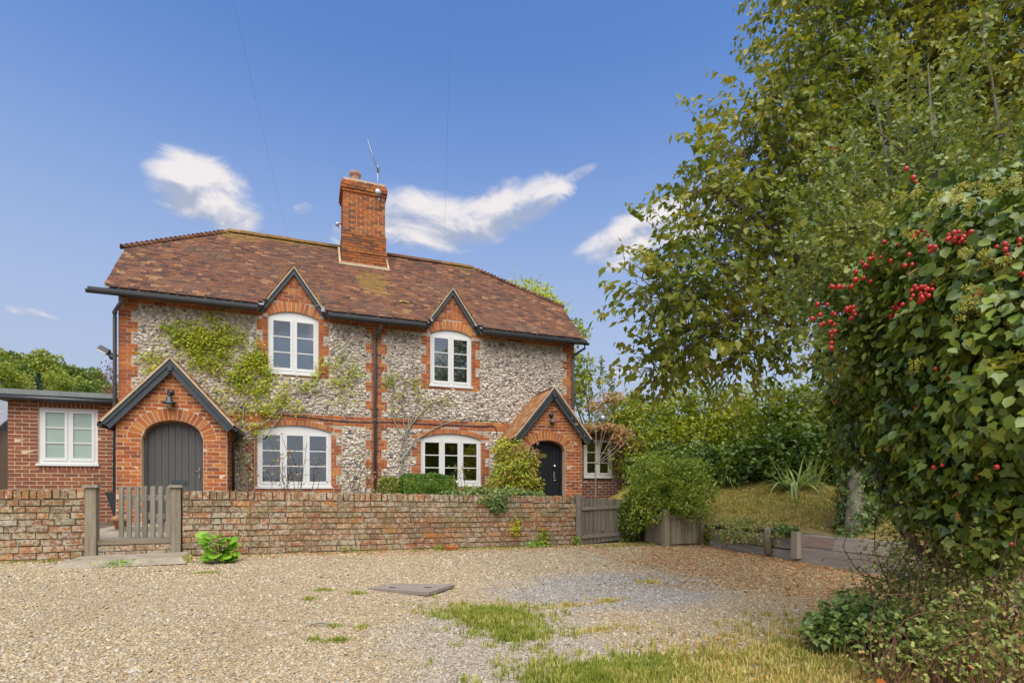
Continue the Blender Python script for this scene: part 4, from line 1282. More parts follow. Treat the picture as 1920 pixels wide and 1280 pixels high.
lamp(1.11, 2.68, -1.0, 'porch_lamp', 'black barn lamp above the grey door of the left porch', False)
lamp(9.03, 2.62, -1.0, 'porch_lamp', 'black round lamp above the black door of the right porch', True)

# ------------------------------------------------------------------ flat-roofed annexe on the left
ann = thing('annexe', 'flat roofed dark red brick annexe left of the flint cottage', 'building', (-0.95, 0.3, 0.19))
AX0, AX1, AY = -1.87, -0.005, 0.30
AW = (-1.39, -0.435, 1.355, 2.455)
ac = holed_wall(AX0 + .01, AX1, 0.0, lambda x: 2.56, [(AW[0], AW[1], AW[2], lambda x: AW[3])], AY + 0.003, AY + 0.25)
ac.bb(AX0 + .01, AX0 + 0.25, AY + 0.255, 3.6, 0, 2.56); ac.bb(AX0 + .25, AX1, 3.4, 3.6, 0, 2.56)
aw = ac.build('wall', M['mortar'], ann)
ap = Pieces(); z = 0.19; i = 0
while z < 2.53:
    cuts = [AX0, AX1] if not (AW[2] - 0.02 < z + 0.03 < AW[3]) else [AX0, AW[0], AW[1], AX1]
    if AW[3] <= z + 0.03 < AW[3] + 0.12 or AW[2] - 0.115 < z + 0.03 <= AW[2] - 0.02: cuts = [AX0, AW[0], AW[1], AX1]
    for j, (a, b) in enumerate(zip(cuts, cuts[1:])):
        if len(cuts) == 4 and j == 1: continue
        lay_course(ap, a, b, z, AY, shift=AX0 + 0.1125 * (i % 2), jit=0.001)
    z += 0.0752; i += 1
x = AW[0]
while x < AW[1] - 0.03:
    ap.add((x + 0.037, AY + 0.05, AW[3] + 0.052), (0.064, 0.10, 0.098)); ap.add((x + 0.037, AY + 0.05, AW[2] - 0.075), (0.064, 0.10, 0.098)); x += 0.0745
y = AY + 0.11
ap.done('brick', 'brickwork', M['annexe_brick'], aw, 300)
window(ann, AW[0], AW[1], AW[2], AW[3], 0, 2, AY + 0.03, M['white_paint'], M['frosted_glass'])
MB().bb(AX0 - 0.45, AX1 - 0.02, AY - 0.16, 3.7, 2.665, 2.765).build('roof', M['felt'], ann)
MB().bb(AX0 - 0.43, AX1 - 0.02, AY - 0.13, AY - 0.105, 2.55, 2.664).bb(AX0 - 0.43, AX1 - 0.02, AY - 0.10, AY - 0.004, 2.565, 2.60).build('fascia', M['black_paint'], ann)
MB().tube([(AX0 - 0.45, AY - 0.19, 2.60), (AX1 - 0.03, AY - 0.19, 2.585)], 0.05, 8).build('gutter', M['black_plastic'], ann)
# neighbouring flint outbuilding at the left edge
ob = thing('outbuilding', 'flint outbuilding with a slate roof at the left edge behind the annexe', 'building', (-4.4, 2.3, 0))
MB().bb(-7.0, -2.9, 2.1, 5.2, 0.0, 2.15).build('wall', M['flint_mortar'], ob)
mb = MB()
for i in range(420):
    k = i % 10; b0 = len(mb.v); s = random.choice((.035, .045, .055)); x, z = random.uniform(-4.6, -2.93), random.uniform(.3, 2.1)
    mb.v += [(v[0] * s * 1.2 + x, v[1] * s + 2.095, v[2] * s + z) for v in FL[k].v]; mb.f += [[b0 + j for j in q] for q in FL[k].f]; mb.sm += FL[k].sm
mb.build('flintwork', M['flint'], ob, 'stuff')
r_ = MB(); r_.beam((-2.7, 1.85, 2.12), (-2.7, 3.65, 3.2), 0.01, 0.01)
r_ = MB()
r_.quad((-7.2, 1.85, 2.12), (-2.72, 1.85, 2.12), (-2.72, 3.65, 3.1), (-7.2, 3.65, 3.1)); r_.quad((-7.2, 1.85, 2.07), (-7.2, 3.65, 3.05), (-2.72, 3.65, 3.05), (-2.72, 1.85, 2.07))
r_.quad((-7.2, 5.45, 2.12), (-7.2, 3.65, 3.1), (-2.72, 3.65, 3.1), (-2.72, 5.45, 2.12)); r_.quad((-2.72, 1.85, 2.07), (-2.72, 3.65, 3.05), (-2.72, 3.65, 3.1), (-2.72, 1.85, 2.12)); r_.quad((-2.72, 1.85, 2.12), (-7.2, 1.85, 2.12), (-7.2, 1.85, 2.07), (-2.72, 1.85, 2.07))
r_.quad((-2.9, 2.1, 2.15), (-2.9, 5.2, 2.15), (-2.9, 3.65, 3.0))
r_.build('roof', M['slate'], ob)
MB().tube([(-7.2, 1.78, 2.05), (-2.7, 1.78, 2.04)], 0.055, 8).build('gutter', M['black_plastic'], ob)
# lean-to on the right
ln = thing('lean_to', 'small dark brick lean-to with a white window at the right end of the cottage', 'building', (11.2, 0.5, 0.19))
LX0, LX1, LY = W + 0.03, 12.13, 0.50
LW = (10.75, 11.64, 1.17, 2.24)
lc = holed_wall(LX0, LX1 - .01, 0.0, lambda x: 2.45, [(LW[0], LW[1], LW[2], lambda x: LW[3])], LY + 0.003, LY + 0.24)
lc.bb(LX1 - 0.25, LX1 - .01, LY + 0.245, 4.0, 0, 2.45)
lw = lc.build('wall', M['mortar'], ln)
lp = Pieces(); z = 0.19; i = 0
while z < 2.40:
    cuts = [LX0, LX1] if not (LW[2] - 0.1 < z + 0.03 < LW[3]) else [LX0, LW[0], LW[1], LX1]
    for j, (a, b) in enumerate(zip(cuts, cuts[1:])):
        if len(cuts) == 4 and j == 1: continue
        lay_course(lp, a, b, z, LY, shift=LX0 + 0.1125 * (i % 2), jit=0.001)
    z += 0.0752; i += 1
x = LW[0]
while x < LW[1] - .03:
    lp.add((x + 0.037, LY + 0.05, LW[2] - 0.065), (0.064, 0.10, 0.098)); x += 0.0745
lp.done('brick', 'brickwork', M['leanto_brick'], lw, 300)
window(ln, *LW, 0, 2, LY + 0.03, M['aged_white_paint'], M['glass'])
MB().bb(LX0, LX1 + 0.15, LY - 0.15, 4.1, 2.46, 2.56).build('roof', M['slate'], ln)
MB().tube([(LX0, LY - 0.2, 2.42), (LX1 + 0.12, LY - 0.2, 2.42)], 0.05, 8).build('gutter', M['black_plastic'], ln)
cw = thing('roof_cowl', 'tilted grey metal cowl on the lean-to roof among the shrubs', 'cowl', (11.75, 1.2, 2.56))
MB().lathe((11.75, 1.2, 2.56), [(0.07, 0), (0.07, 0.28), (0.16, 0.30), (0.05, 0.46), (0.0, 0.47)], 12).build('cowl', M['galvanised'], cw)
# floodlight on the left gable
fd = thing('floodlight', 'black security floodlight on the left edge of the cottage', 'lamp', (-0.03, 0.12, 3.5))
MB().box((-0.24, 0.02, 3.60), (0.20, 0.16, 0.12), Euler((0, rad(28), 0)).to_matrix(), 0.8).build('housing', M['pipe_paint'], fd)
MB().box((-0.265, -0.02, 3.555), (0.16, 0.12, 0.02), Euler((0, rad(28), 0)).to_matrix()).build('lens', M['white_paint'], fd)
MB().ball((-0.12, 0.03, 3.48), (0.05, 0.045, 0.06), 8, 6).build('sensor', M['black_plastic'], fd)
MB().tube([(-0.16, 0.05, 3.57), (-0.08, 0.07, 3.53), (0.01, 0.10, 3.52)], 0.018).build('bracket', M['black_plastic'], fd)

# ------------------------------------------------------------------ garden walls
def garden_wall(x0, x1, label, zt0, zt1):
    t = thing('garden_wall', label, 'wall', ((x0 + x1) / 2, -4.5, 0))
    top = lambda x: zt0 + (zt1 - zt0) * (x - x0) / (x1 - x0)
    base = lambda x: float(drive_z(x, -4.55)) - 0.06
    core = MB()
    n = 12
    for j in range(n):
        a, b = x0 + (x1 - x0) * j / n, x0 + (x1 - x0) * (j + 1) / n
        core.prism([(a + (.012 if j == 0 else 0), base(a)), (b - (.012 if j == n - 1 else 0), base(b)), (b - (.012 if j == n - 1 else 0), top(b) - 0.115), (a + (.012 if j == 0 else 0), top(a) - 0.115)], -4.538, -4.33)
    core.build('core', M['garden_mortar'], t)
    pc = Pieces()
    rg = random.Random(int(x1 * 10))
    ncs = 10
    for i in range(ncs):
        f = i / ncs
        x = x0 - (0.11 if i % 2 else 0.0)
        while x < x1 - 0.03:
            w = rg.choice((0.215, 0.225, 0.205, 0.22)) if rg.random() < 0.82 else 0.11
            a, b = max(x, x0), min(x + w, x1)
            x += w + 0.012
            if b - a < 0.04: continue
            xc = (a + b) / 2
            zb, zt = base(xc) + 0.0, top(xc) - 0.118
            h = (zt - zb) / ncs
            zc = zb + (i + 0.5) * h + rg.uniform(-.004, .004)
            R = Euler((rg.uniform(-.05, .05), rg.uniform(-.018, .018), rg.uniform(-.03, .03))).to_matrix()
            for yy, side in ((-4.55 + 0.05 + rg.uniform(-.009, .008), 1),):
                pc.add((xc, yy, zc), (b - a, 0.11, h - rg.uniform(0.009, 0.016)), R)
    x = x0
    while x < x1 - 0.03:
        w = rg.uniform(0.062, 0.075)
        xc = min(x + w / 2, x1 - w / 2)
        R = Euler((rg.uniform(-.05, .05), rg.uniform(-.06, .06), rg.uniform(-.04, .04))).to_matrix()
        pc.add((xc, -4.437 + rg.uniform(-.008, .008), top(xc) - 0.056 + rg.uniform(-.006, .006)), (w, 0.235, 0.108), R)
        x += w + 0.010
    pc.done('brick', 'brickwork', M['garden_brick'], t, 300)
    return t
garden_wall(-1.6, 0.93, 'short stretch of old red garden wall left of the open picket gate', 0.872, 0.868)
garden_wall(1.985, 7.84, 'long low lichened brick garden wall between the two gates', 0.85, 0.735)

# ------------------------------------------------------------------ left gate
def gate_post(x, y, z0, z1, label, mat, w=0.115, cap=True):
    t = thing('gate_post', label, 'post', (x, y, z0))
    MB().box((x, y, (z0 + z1) / 2), (w, w * 1.15, z1 - z0)).build('post', mat, t)
    if cap: MB().box((x, y, z1 + 0.018), (w + 0.055, w * 1.15 + 0.055, 0.036), None, 0.85).build('cap', M['grey_wood'], t)
gate_post(0.985, -4.52, -0.02, 0.895, 'capped timber gate post at the end of the left garden wall', M['weathered_wood'])
gate_post(1.91, -4.52, -0.02, 0.895, 'capped timber gate post beside the open picket gate', M['weathered_wood'])
def picket_gate():
    hx, hy = 1.845, -4.50
    t = thing('picket_gate', 'small weathered picket gate standing ajar before the grey door', 'gate', (hx, hy, 0.2))
    a = rad(22); d = Vector((-math.cos(a), math.sin(a), 0)); Rz = Matrix.Rotation(-a, 3, 'Z')
    L = 0.70
    for k in range(7):
        p = Vector((hx, hy, 0)) + d * (0.035 + k * (L - 0.06) / 6)
        mb = MB(); w = 0.058
        prof = [(-w / 2, 0.0), (w / 2, 0.0)] + [(w / 2 * math.cos(math.pi * q / 6), 0.655 + w / 2 * math.sin(math.pi * q / 6)) for q in range(7)]
        mb.prism(prof, -0.011, 0.011)
        o = mb.build('picket', M['grey_wood'], t)
        o.location = p + Vector((0, 0, 0.232)) - ORG[t.name]; o.rotation_euler = (0, 0, -a)
    for z in (0.335, 0.76):
        MB().beam(Vector((hx, hy, z)) + d * 0.005 + Vector((0, 0.024, 0)), Vector((hx, hy, z)) + d * L + Vector((0, 0.024, 0)), 0.024, 0.07).build('rail', M['grey_wood'], t)
    MB().beam(Vector((hx, hy, 0.35)) + d * 0.05 + Vector((0, 0.03, 0)), Vector((hx, hy, 0.72)) + d * (L - 0.1) + Vector((0, 0.03, 0)), 0.02, 0.06).build('brace', M['grey_wood'], t)
picket_gate()
st = thing('gate_sill', 'brick and timber sill under the open picket gate', 'sill', (1.45, -4.5, 0))
MB().bb(1.045, 1.85, -4.545, -4.42, 0.165, 0.222).build('timber', M['rail_wood'], st)
sp = Pieces()
for i in range(2):
    lay_course(sp, 1.045, 1.85, 0.005 + i * 0.078, -4.54, shift=0.1 * i, h=0.068)
sp.done('brick', 'brickwork', M['garden_brick'], st)
MB().bb(1.05, 1.845, -4.528, -4.42, -0.05, 0.163).build('core', M['garden_mortar'], st)
sb = MB(); sb.v = [(0.80, -5.20, -0.03), (2.16, -5.25, -0.03), (2.10, -4.58, -0.02), (0.88, -4.58, -0.02), (0.86, -5.12, 0.028), (2.08, -5.12, 0.034), (2.06, -4.585, 0.045), (0.90, -4.585, 0.04)]
sb.f = [[0, 3, 2, 1], [4, 5, 6, 7], [0, 1, 5, 4], [1, 2, 6, 5], [2, 3, 7, 6], [3, 0, 4, 7]]; sb.sm = [False] * 6
tag(sb.build('step_slab', M['stone_step']), 'worn low stone slab in front of the picket gate', 'step')
MB().bb(0.3, 2.2, -4.40, -1.0, 0.196, 0.205).build('garden_path', M['stone_step'], None, 'structure')
# pots and pieces by the left door
pt = thing('flower_pot', 'orange terracotta pot behind the left gate post', 'pot', (0.62, -2.4, 0.2))
MB().lathe((0.66, -2.2, 0.20), [(0.0, 0.0), (0.085, 0.0), (0.115, 0.13), (0.118, 0.13)], 14).build('pot', M['terracotta'], pt)
MB().lathe((0.66, -2.2, 0.325), [(0.118, 0.0), (0.145, 0.012), (0.15, 0.07), (0.10, 0.10), (0.0, 0.10)], 14).build('rim', M['porch_tile'], pt)
gl = thing('drain_hopper', 'black tapering drain hopper in the corner left of the porch', 'hopper', (0.17, -0.9, 0.4))
MB().v
hp = MB(); hp.v = [(0.03, -0.86, 0.80), (0.22, -0.98, 0.80), (0.22, -0.80, 0.80), (0.04, -0.74, 0.78), (0.18, -0.92, 0.38), (0.23, -0.95, 0.36), (0.23, -0.84, 0.36), (0.18, -0.84, 0.38)]
hp.f = [[0, 1, 2, 3], [7, 6, 5, 4], [0, 4, 5, 1], [1, 5, 6, 2], [2, 6, 7, 3], [3, 7, 4, 0]]; hp.sm = [False] * 6
hp.build('hopper', M['black_plastic'], gl)
MB().tube([(0.21, -0.89, 0.37), (0.21, -0.89, 0.19)], 0.03).build('pipe', M['black_plastic'], gl)
bs = thing('boot_scraper', 'low black boot scraper on the step of the grey door', 'scraper', (1.1, -1.3, 0.23))
MB().bb(0.80, 1.05, -1.27, -1.13, 0.232, 0.30).build('tray', M['black_plastic'], bs)
MB().bb(0.80, 1.05, -1.21, -1.19, 0.30, 0.40).build('blade', M['cast_iron'], bs)

# ------------------------------------------------------------------ right gate, planter, sleepers
gate_post(7.90, -4.50, -0.12, 0.765, 'plain grey gate post at the right end of the long wall', M['grey_wood'], 0.095, False)
def board_gate():
    t = thing('board_gate', 'closed grey board gate with pierced bottom holes right of the long wall', 'gate', (8.4, -4.45, -0.05))
    a = rad(7)
    d = Vector((math.cos(a), math.sin(a), 0)); h0 = Vector((7.965, -4.49, 0))
    n = 11; L = 0.96
    for k in range(n):
        w = L / n
        zb, zt = -0.10 + 0.045 * k / n, 0.70 - 0.035 * k / n + random.uniform(-.012, .012)
        p = h0 + d * (w * (k + 0.5))
        ww = w - (0.016 if k < 7 else 0.006)
        b = MB(); q = ww / 2
        # board with a notch near the foot
        b.bb(-q, q, -0.011, 0.011, zb + 0.20, zt); b.bb(-q, q, -0.011, 0.011, zb, zb + 0.14); b.bb(-q, -q + ww * 0.36, -0.011, 0.011, zb + 0.14, zb + 0.20); b.bb(q - ww * 0.36, q, -0.011, 0.011, zb + 0.14, zb + 0.20)
        o = b.build('board', M['grey_wood'], t); o.location = p - ORG[t.name]; o.rotation_euler = (0, 0, a + random.uniform(-.03, .03))
    for z in (0.52, 0.03):
        MB().beam(h0 + Vector((0.01, -0.022 if z > .3 else -0.022, z)), h0 + d * L + Vector((0, -0.022, z + 0.02)), 0.02, 0.055).build('rail', M['grey_wood'], t)
    MB().beam(h0 + Vector((0.03, 0.025, 0.06)), h0 + d * (L - 0.05) + Vector((0, 0.025, 0.5)), 0.02, 0.06).build('brace', M['grey_wood'], t)
board_gate()
gate_post(9.00, -4.38, -0.1, 0.70, 'ivy covered gate post between the board gate and the planter', M['grey_wood'], 0.10, False)
pb = thing('planter', 'grey timber corner planter below the round privet bush', 'planter', (9.6, -4.7, -0.12))
MB().box((9.255, -5.14, 0.19), (0.10, 0.10, 0.66)).build('post', M['planter_wood'], pb)
MB().box((10.03, -5.11, 0.15), (0.07, 0.09, 0.54)).build('post', M['planter_wood'], pb)
MB().box((9.33, -3.95, 0.15), (0.08, 0.08, 0.56)).build('post', M['planter_wood'], pb)
for k in range(8):
    x = 9.31 + k * 0.0855
    MB().bb(x, x + 0.082, -5.135 + (k % 2) * .003, -5.113, -0.09, 0.40).build('board', M['planter_wood'], pb)
MB().bb(9.305, 9.995, -5.15, -5.137, 0.36, 0.415).build('rail', M['planter_wood'], pb)
for k in range(10):
    y = -5.08 + k * 0.112; x = 9.255 + (y + 5.14) * 0.06
    MB().bb(x - 0.012, x + 0.012, y, y + 0.106, -0.09, 0.42 + random.uniform(-.01, .01)).build('board', M['planter_wood'], pb)
MB().bb(9.28, 10.0, -5.10, -3.95, -0.1, 0.34).build('soil', M['soil'], pb)
def sleepers():
    t = thing('sleeper_wall', 'low retaining wall of two grey timber sleepers holding back the grass bank', 'retaining wall', (10.2, -6.8, -0.1))
    pts = [-5.35, -6.55, -7.02, -9.4]
    for (ya, yb) in ((-5.30, -6.98), (-7.0, -9.5)):
        xa, xb = float(edge_x(ya)), float(edge_x(yb))
        zt = 0.225 if ya < -6 else 0.17
        MB().beam((xa, ya, zt - 0.09), (xb, yb, zt - 0.08), 0.13, 0.185).build('sleeper', M['sleeper_wood'], t)
        MB().beam((xa - 0.01, ya, zt - 0.37), (xb - 0.012, yb, zt - 0.38), 0.13, 0.37).build('sleeper', M['sleeper_wood'], t)
    xa = float(edge_x(-7.05))
    MB().beam((xa - 0.072, -7.14, 0.135), (float(edge_x(-7.62)) - 0.070, -7.55, 0.135), 0.012, 0.14).build('repair_board', M['red_sleeper_wood'], t)
sleepers()
for y, lab, h in ((-6.55, 'round topped timber stake, the further one against the sleeper wall', 0.29), (-7.03, 'square timber stake, the nearer one against the sleeper wall', 0.26)):
    t = thing('stake', lab, 'post', (9.98, y, -0.1))
    xx = float(edge_x(y)) - 0.115
    if y > -6.8:
        b = MB().tube([(xx, y, -0.12), (xx, y, h - 0.03), (xx, y, h)], [0.058, 0.055, 0.035], 10)
    else:
        b = MB().box((xx, y, (h - 0.12) / 2), (0.10, 0.11, h + 0.12), None, 0.9)
    b.build('shaft', M['weathered_wood'], t)
# drain cover and small things on the drive
dc = MB(); cz = -0.128
P0 = [(4.10, -7.29), (4.62, -7.71), (4.95, -7.41), (4.40, -7.12)]
b = len(dc.v); dc.v = [(x, y, cz + 0.004) for x, y in P0] + [(x, y, cz + 0.035) for x, y in P0]
dc.f = [[4, 5, 6, 7], [3, 2, 1, 0], [0, 1, 5, 4], [1, 2, 6, 5], [2, 3, 7, 6], [3, 0, 4, 7]]; dc.sm = [False] * 6
man = thing('drain_cover', 'flat brown metal drain cover lying on the gravel drive', 'drain cover', (4.5, -7.4, cz))
dc.build('plate', M['cast_iron'], man)
for p in ((4.33, -7.36), (4.66, -7.48)): MB().box((p[0], p[1], cz + 0.037), (0.07, 0.02, 0.006), Matrix.Rotation(-0.6, 3, 'Z')).build('lifting_eye', M['black_plastic'], man)
a = at(582, 1171, 4.0); b_ = at(622, 1173, 4.0)
z0 = float(drive_z(a[0], a[1])) + 0.02
tag(MB().tube([(a[0], a[1], z0), ((a[0] + b_[0]) / 2, (a[1] + b_[1]) / 2 + .01, z0 + .01), (b_[0], b_[1], z0)], [0.008, 0.009, 0.006], 6).build('stick', M['pale_bark']), 'short brown stick lying on the gravel below the drain cover', 'stick')
tag(MB().box((5.62, -4.66, -0.05), (0.20, 0.12, 0.06), Euler((0.2, 0.1, 0.3)).to_matrix()).build('loose_brick', M['house_brick']), 'loose red brick lying at the foot of the long garden wall', 'brick')
# trellis
tr = thing('trellis', 'diamond lattice trellis against the wall between left porch and window', 'trellis', (2.33, -0.05, 0.2))
X0, X1, Z0, Z1 = 2.20, 2.46, 0.45, 2.12
for xx in (X0, X1): MB().bb(xx - .012, xx + .012, -0.05, -0.03, Z0, Z1).build('upright', M['trellis_wood'], tr)
for s in (-1, 1):
    for k in range(16):
        za = Z0 + k * 0.115 - (0.1 if s > 0 else -0.1)
        zA, zB = (za, za + 0.26) if s > 0 else (za + 0.26, za)
        if min(zA, zB) < Z0 - .02 or max(zA, zB) > Z1 + 0.02: continue
        MB().beam((X0, -0.056 - 0.006 * s, zA), (X1, -0.056 - 0.006 * s, zB), 0.008, 0.016, up=(0, 1, 0)).build('lath', M['trellis_wood'], tr)
# overhead wires
for lab, a, b in (('thin overhead wire rising steeply from the left part of the ridge', (3.05, 2.4, 7.36), at(495, 235, 7.0)), ('thin overhead wire rising from the ridge right of the chimney', (7.2, 2.4, 7.36), at(838, 262, 7.0))):
    a = Vector(a); b = Vector(b); c = a + (b - a) * 2.6
    tag(MB().tube([a + (c - a) * k / 10 - Vector((0, 0, 0.15 * 4 * (k / 10) * (1 - k / 10))) for k in range(11)], 0.0013, 4).build('overhead_wire', M['wire']), lab, 'wire')

# ------------------------------------------------------------------ foliage tools
LANCE = (np.array([(0, 0, 0), (-.19, .42, .07), (0, 1, -.06), (.19, .42, .07)]), np.array([(0, 2, 1), (0, 3, 2)]))
OVAL = (np.array([(0, 0, 0), (-.30, .3, .07), (-.27, .68, .06), (0, 1, -.05), (.27, .68, .06), (.30, .3, .07)]), np.array([(0, 2, 1), (0, 3, 2), (0, 4, 3), (0, 5, 4)]))
IVY = (np.array([(0, 0.02, 0), (-.34, -.08, .03), (-.52, .30, .07), (-.26, .46, .05), (0, 1, -.08), (.26, .46, .05), (.52, .30, .07), (.34, -.08, .03), (0, .42, -.02)]),
       np.array([(8, 1, 0), (8, 2, 1), (8, 3, 2), (8, 4, 3), (8, 5, 4), (8, 6, 5), (8, 7, 6), (8, 0, 7)]))
LOBE = (np.array([(0, 0, 0), (-.36, .28, .05), (-.16, .42, 0), (-.34, .75, .05), (0, 1, -.03), (.34, .75, .05), (.16, .42, 0), (.36, .28, .05)]), np.array([(0, 2, 1), (0, 4, 2), (2, 4, 3), (0, 6, 4), (0, 7, 6), (6, 5, 4)]))
ROUND = (np.array([(0, 0, 0), (-.42, .18, .10), (-.50, .55, .12), (-.25, .92, .04), (0, 1, -.02), (.25, .92, .04), (.50, .55, .12), (.42, .18, .10), (0, .5, -.02)]),
         np.array([(8, 1, 0), (8, 2, 1), (8, 3, 2), (8, 4, 3), (8, 5, 4), (8, 6, 5), (8, 7, 6), (8, 0, 7)]))

def unit(v):
    v = np.asarray(v, float)
    return v / np.maximum(np.linalg.norm(v, axis=-1, keepdims=True), 1e-9)

def frames(d, n):
    d = unit(d); s = unit(np.cross(d, n)); n = np.cross(s, d)
    return s, d, n

def leaf_verts(tmpl, pos, d, n, size, width=1.0):
    s, d, n = frames(d, n)
    T = tmpl[0] * np.array((width, 1, 1))
    V = pos[:, None, :] + size[:, None, None] * (T[None, :, 0:1] * s[:, None] + T[None, :, 1:2] * d[:, None] + T[None, :, 2:3] * n[:, None])
    F = tmpl[1][None] + (np.arange(len(pos)) * len(T))[:, None, None]
    return V.reshape(-1, 3), F.reshape(-1, 3)

def leaves(name, tmpl, pos, d, n, size, mat, parent=None, kind='stuff', width=1.0, singles=0, single='leaf'):
    """leaf cloud as one mesh; the 'singles' leaves nearest the camera become objects of their own"""
    pos, d, n = np.asarray(pos), np.asarray(d), np.asarray(n)
    size = np.broadcast_to(np.asarray(size, float), (len(pos),)).copy()
    if singles:
        dp = (pos - CAMV) @ CD
        u = ((pos - CAMV) @ CR) / np.maximum(dp, 0.1); w = (pos[:, 2] - CAM[2]) / np.maximum(dp, 0.1)
        sc = np.where((dp > 0.3) & (np.abs(u) < 0.97) & (w < 0.92) & (w > -0.38), dp / size, 1e6)
        idx = np.argsort(sc)[:singles]
        s, dd, nn = frames(d[idx], n[idx])
        T = tmpl[0] * np.array((width, 1, 1))
        ms = []
        for k in range(3):
            q = T.copy(); q[:, 2] *= (0.6, 1.0, 1.5)[k]; q[:, 0] *= (0.9, 1.0, 1.12)[k]
            me = np_mesh(single, q, tmpl[1]); me.materials.append(mat); ms.append(me)
        for j, i in enumerate(idx):
            o = bpy.data.objects.new(single, ms[j % 3])
            link(o, parent, pos[i])
            o.rotation_euler = Matrix((s[j], dd[j], nn[j])).transposed().to_euler()
            o.scale = (size[i],) * 3
        keep = np.ones(len(pos), bool); keep[idx] = False
        pos, d, n, size = pos[keep], d[keep], n[keep], size[keep]
    if len(pos) == 0: return None
    V, F = leaf_verts(tmpl, pos, d, n, size, width)
    return mesh_obj(name, np_mesh(name, V, F), mat, parent, kind=kind)

def rdir(n, up=0.0):
    v = rng.normal(size=(n, 3)); v[:, 2] += up
    return unit(v)

def blob_points(c, r, n, shell=0.5, lump=0.25, hemi=None):
    """points in a lumpy ellipsoid, crowded towards its surface; returns points and outward normals"""
    v = rdir(n)
    ph = rng.uniform(0, 6.28, 6)
    L = 1 + lump * (np.sin(v[:, 0] * 4.1 + ph[0]) * np.sin(v[:, 1] * 3.7 + ph[1]) + 0.7 * np.sin(v[:, 2] * 5.3 + ph[2]) * np.sin(v[:, 0] * 6.1 + ph[3]) + 0.4 * np.sin(v[:, 1] * 11 + ph[4]) * np.sin(v[:, 2] * 9 + ph[5]))
    f = 1 - (1 - shell) * rng.random(n) ** 1.6
    p = np.asarray(c) + v * np.asarray(r) * (L * f)[:, None]
    return p, unit(v / np.asarray(r))

def blob(name, tmpl, c, r, n, size, mat, parent, shell=0.55, lump=0.25, droop=0.4, out=0.7, jit=0.7, sv=0.35, **kw):
    p, o = blob_points(c, r, n, shell, lump)
    d = unit(o * 0.5 + rng.normal(size=(n, 3)) * jit + np.array((0, 0, -droop)))
    nn = unit(o * out + np.array((0, 0, 0.5)) + rng.normal(size=(n, 3)) * jit * 0.8)
    return leaves(name, tmpl, p, d, nn, size * (1 - sv + 2 * sv * rng.random(n)), mat, parent, **kw)

def twig(mb, a, b, r0, r1, bend=0.1, n=4, sides=4):
    a, b = Vector(a), Vector(b)
    off = Vector(rng.normal(size=3)) * bend * (b - a).length
    pts = [a.lerp(b, i / n) + off * math.sin(math.pi * i / n) * 0.6 for i in range(n + 1)]
    mb.tube(pts, [r0 + (r1 - r0) * i / n for i in range(n + 1)], sides, cap=False)
    return pts

def shrub(name, label, cat, c, r, n, size, tmpl, mat, base_z, stem_mat='bark', group=None, nst=5, sr=0.015, **kw):
    c = np.asarray(c, float)
    t = thing(name, label, cat, (c[0], c[1], base_z), group)
    st = MB()
    for k in range(nst):
        e = c + rng.normal(size=3) * np.asarray(r) * 0.4
        twig(st, (c[0] + rng.normal() * 0.05, c[1] + rng.normal() * 0.05, base_z - 0.02), e, sr, sr * 0.4, 0.12)
    st.build('stem', M[stem_mat], t)
    blob('foliage', tmpl, c, r, n, size, M[mat], t, **kw)
    return t

# ------------------------------------------------------------------ far wood on the hill
def crown_mesh(seed, n, mat, conical=False):
    global rng
    keep = rng; rng = np.random.default_rng(seed)
    P, O = [], []
    if conical:
        h = rng.random(n) ** 1.4; a = rng.uniform(0, 6.28, n); q = (1 - h) * (0.75 + 0.25 * np.sin(h * 40)) * (0.6 + 0.4 * rng.random(n))
        p = np.stack([q * np.cos(a) * 0.45, q * np.sin(a) * 0.45, h * 2], -1); o = np.stack([np.cos(a), np.sin(a), 0 * a + 0.3], -1)
    else:
        for k in range(7):
            c = rng.normal(size=3) * np.array((0.42, 0.42, 0.3)) + np.array((0, 0, 0.95))
            pp, oo = blob_points(c, (0.5, 0.5, 0.42), n // 7, 0.7, 0.2); P.append(pp); O.append(oo)
        p, o = np.concatenate(P), np.concatenate(O)
    d = unit(o + rng.normal(size=p.shape) * 0.8); nn = unit(o + rng.normal(size=p.shape) * 0.5)
    V, F = leaf_verts(OVAL, p, d, nn, 0.10 + 0.09 * rng.random(len(p)), 1.3)
    me = np_mesh('crown', V, F); me.materials.append(mat)
    rng = keep
    return me
crowns = {'green': [crown_mesh(s, 1300, M['wood_leaf']) for s in (1, 2, 3)], 'yellow': [crown_mesh(s, 1300, M['yellow_wood_leaf']) for s in (4, 5)],
          'brown': [crown_mesh(6, 1000, M['brown_wood_leaf'])], 'conifer': [crown_mesh(7, 1300, M['conifer_leaf'], True)]}
trunk_me = MB().tube([(0, 0, -0.4), (0, 0, 0.3), (0.03, 0, 0.9)], [0.06, 0.05, 0.02], 6).mesh('trunk'); trunk_me.materials.append(M['bark'])
def wood_tree(kind, p, s, label, group=None, nm='woodland_tree', k=0, sz=1.0):
    t = thing(nm, label, 'tree', p, group)
    for me, nme in ((trunk_me, 'trunk'), (crowns[kind][k % len(crowns[kind])], 'crown')):
        o = bpy.data.objects.new(nme, me); link(o, t, p); o.scale = (s, s, s * sz); o.rotation_euler = (0, 0, random.uniform(0, 6.28))
rw = random.Random(11)
spots = []
for i in range(110):
    px = rw.uniform(-40, 235); dp = rw.uniform(140, 215)
    p = at(px, 800, dp); z = float(hill_z(p[0], p[1]))
    spots.append((-dp, p[0], p[1], z))
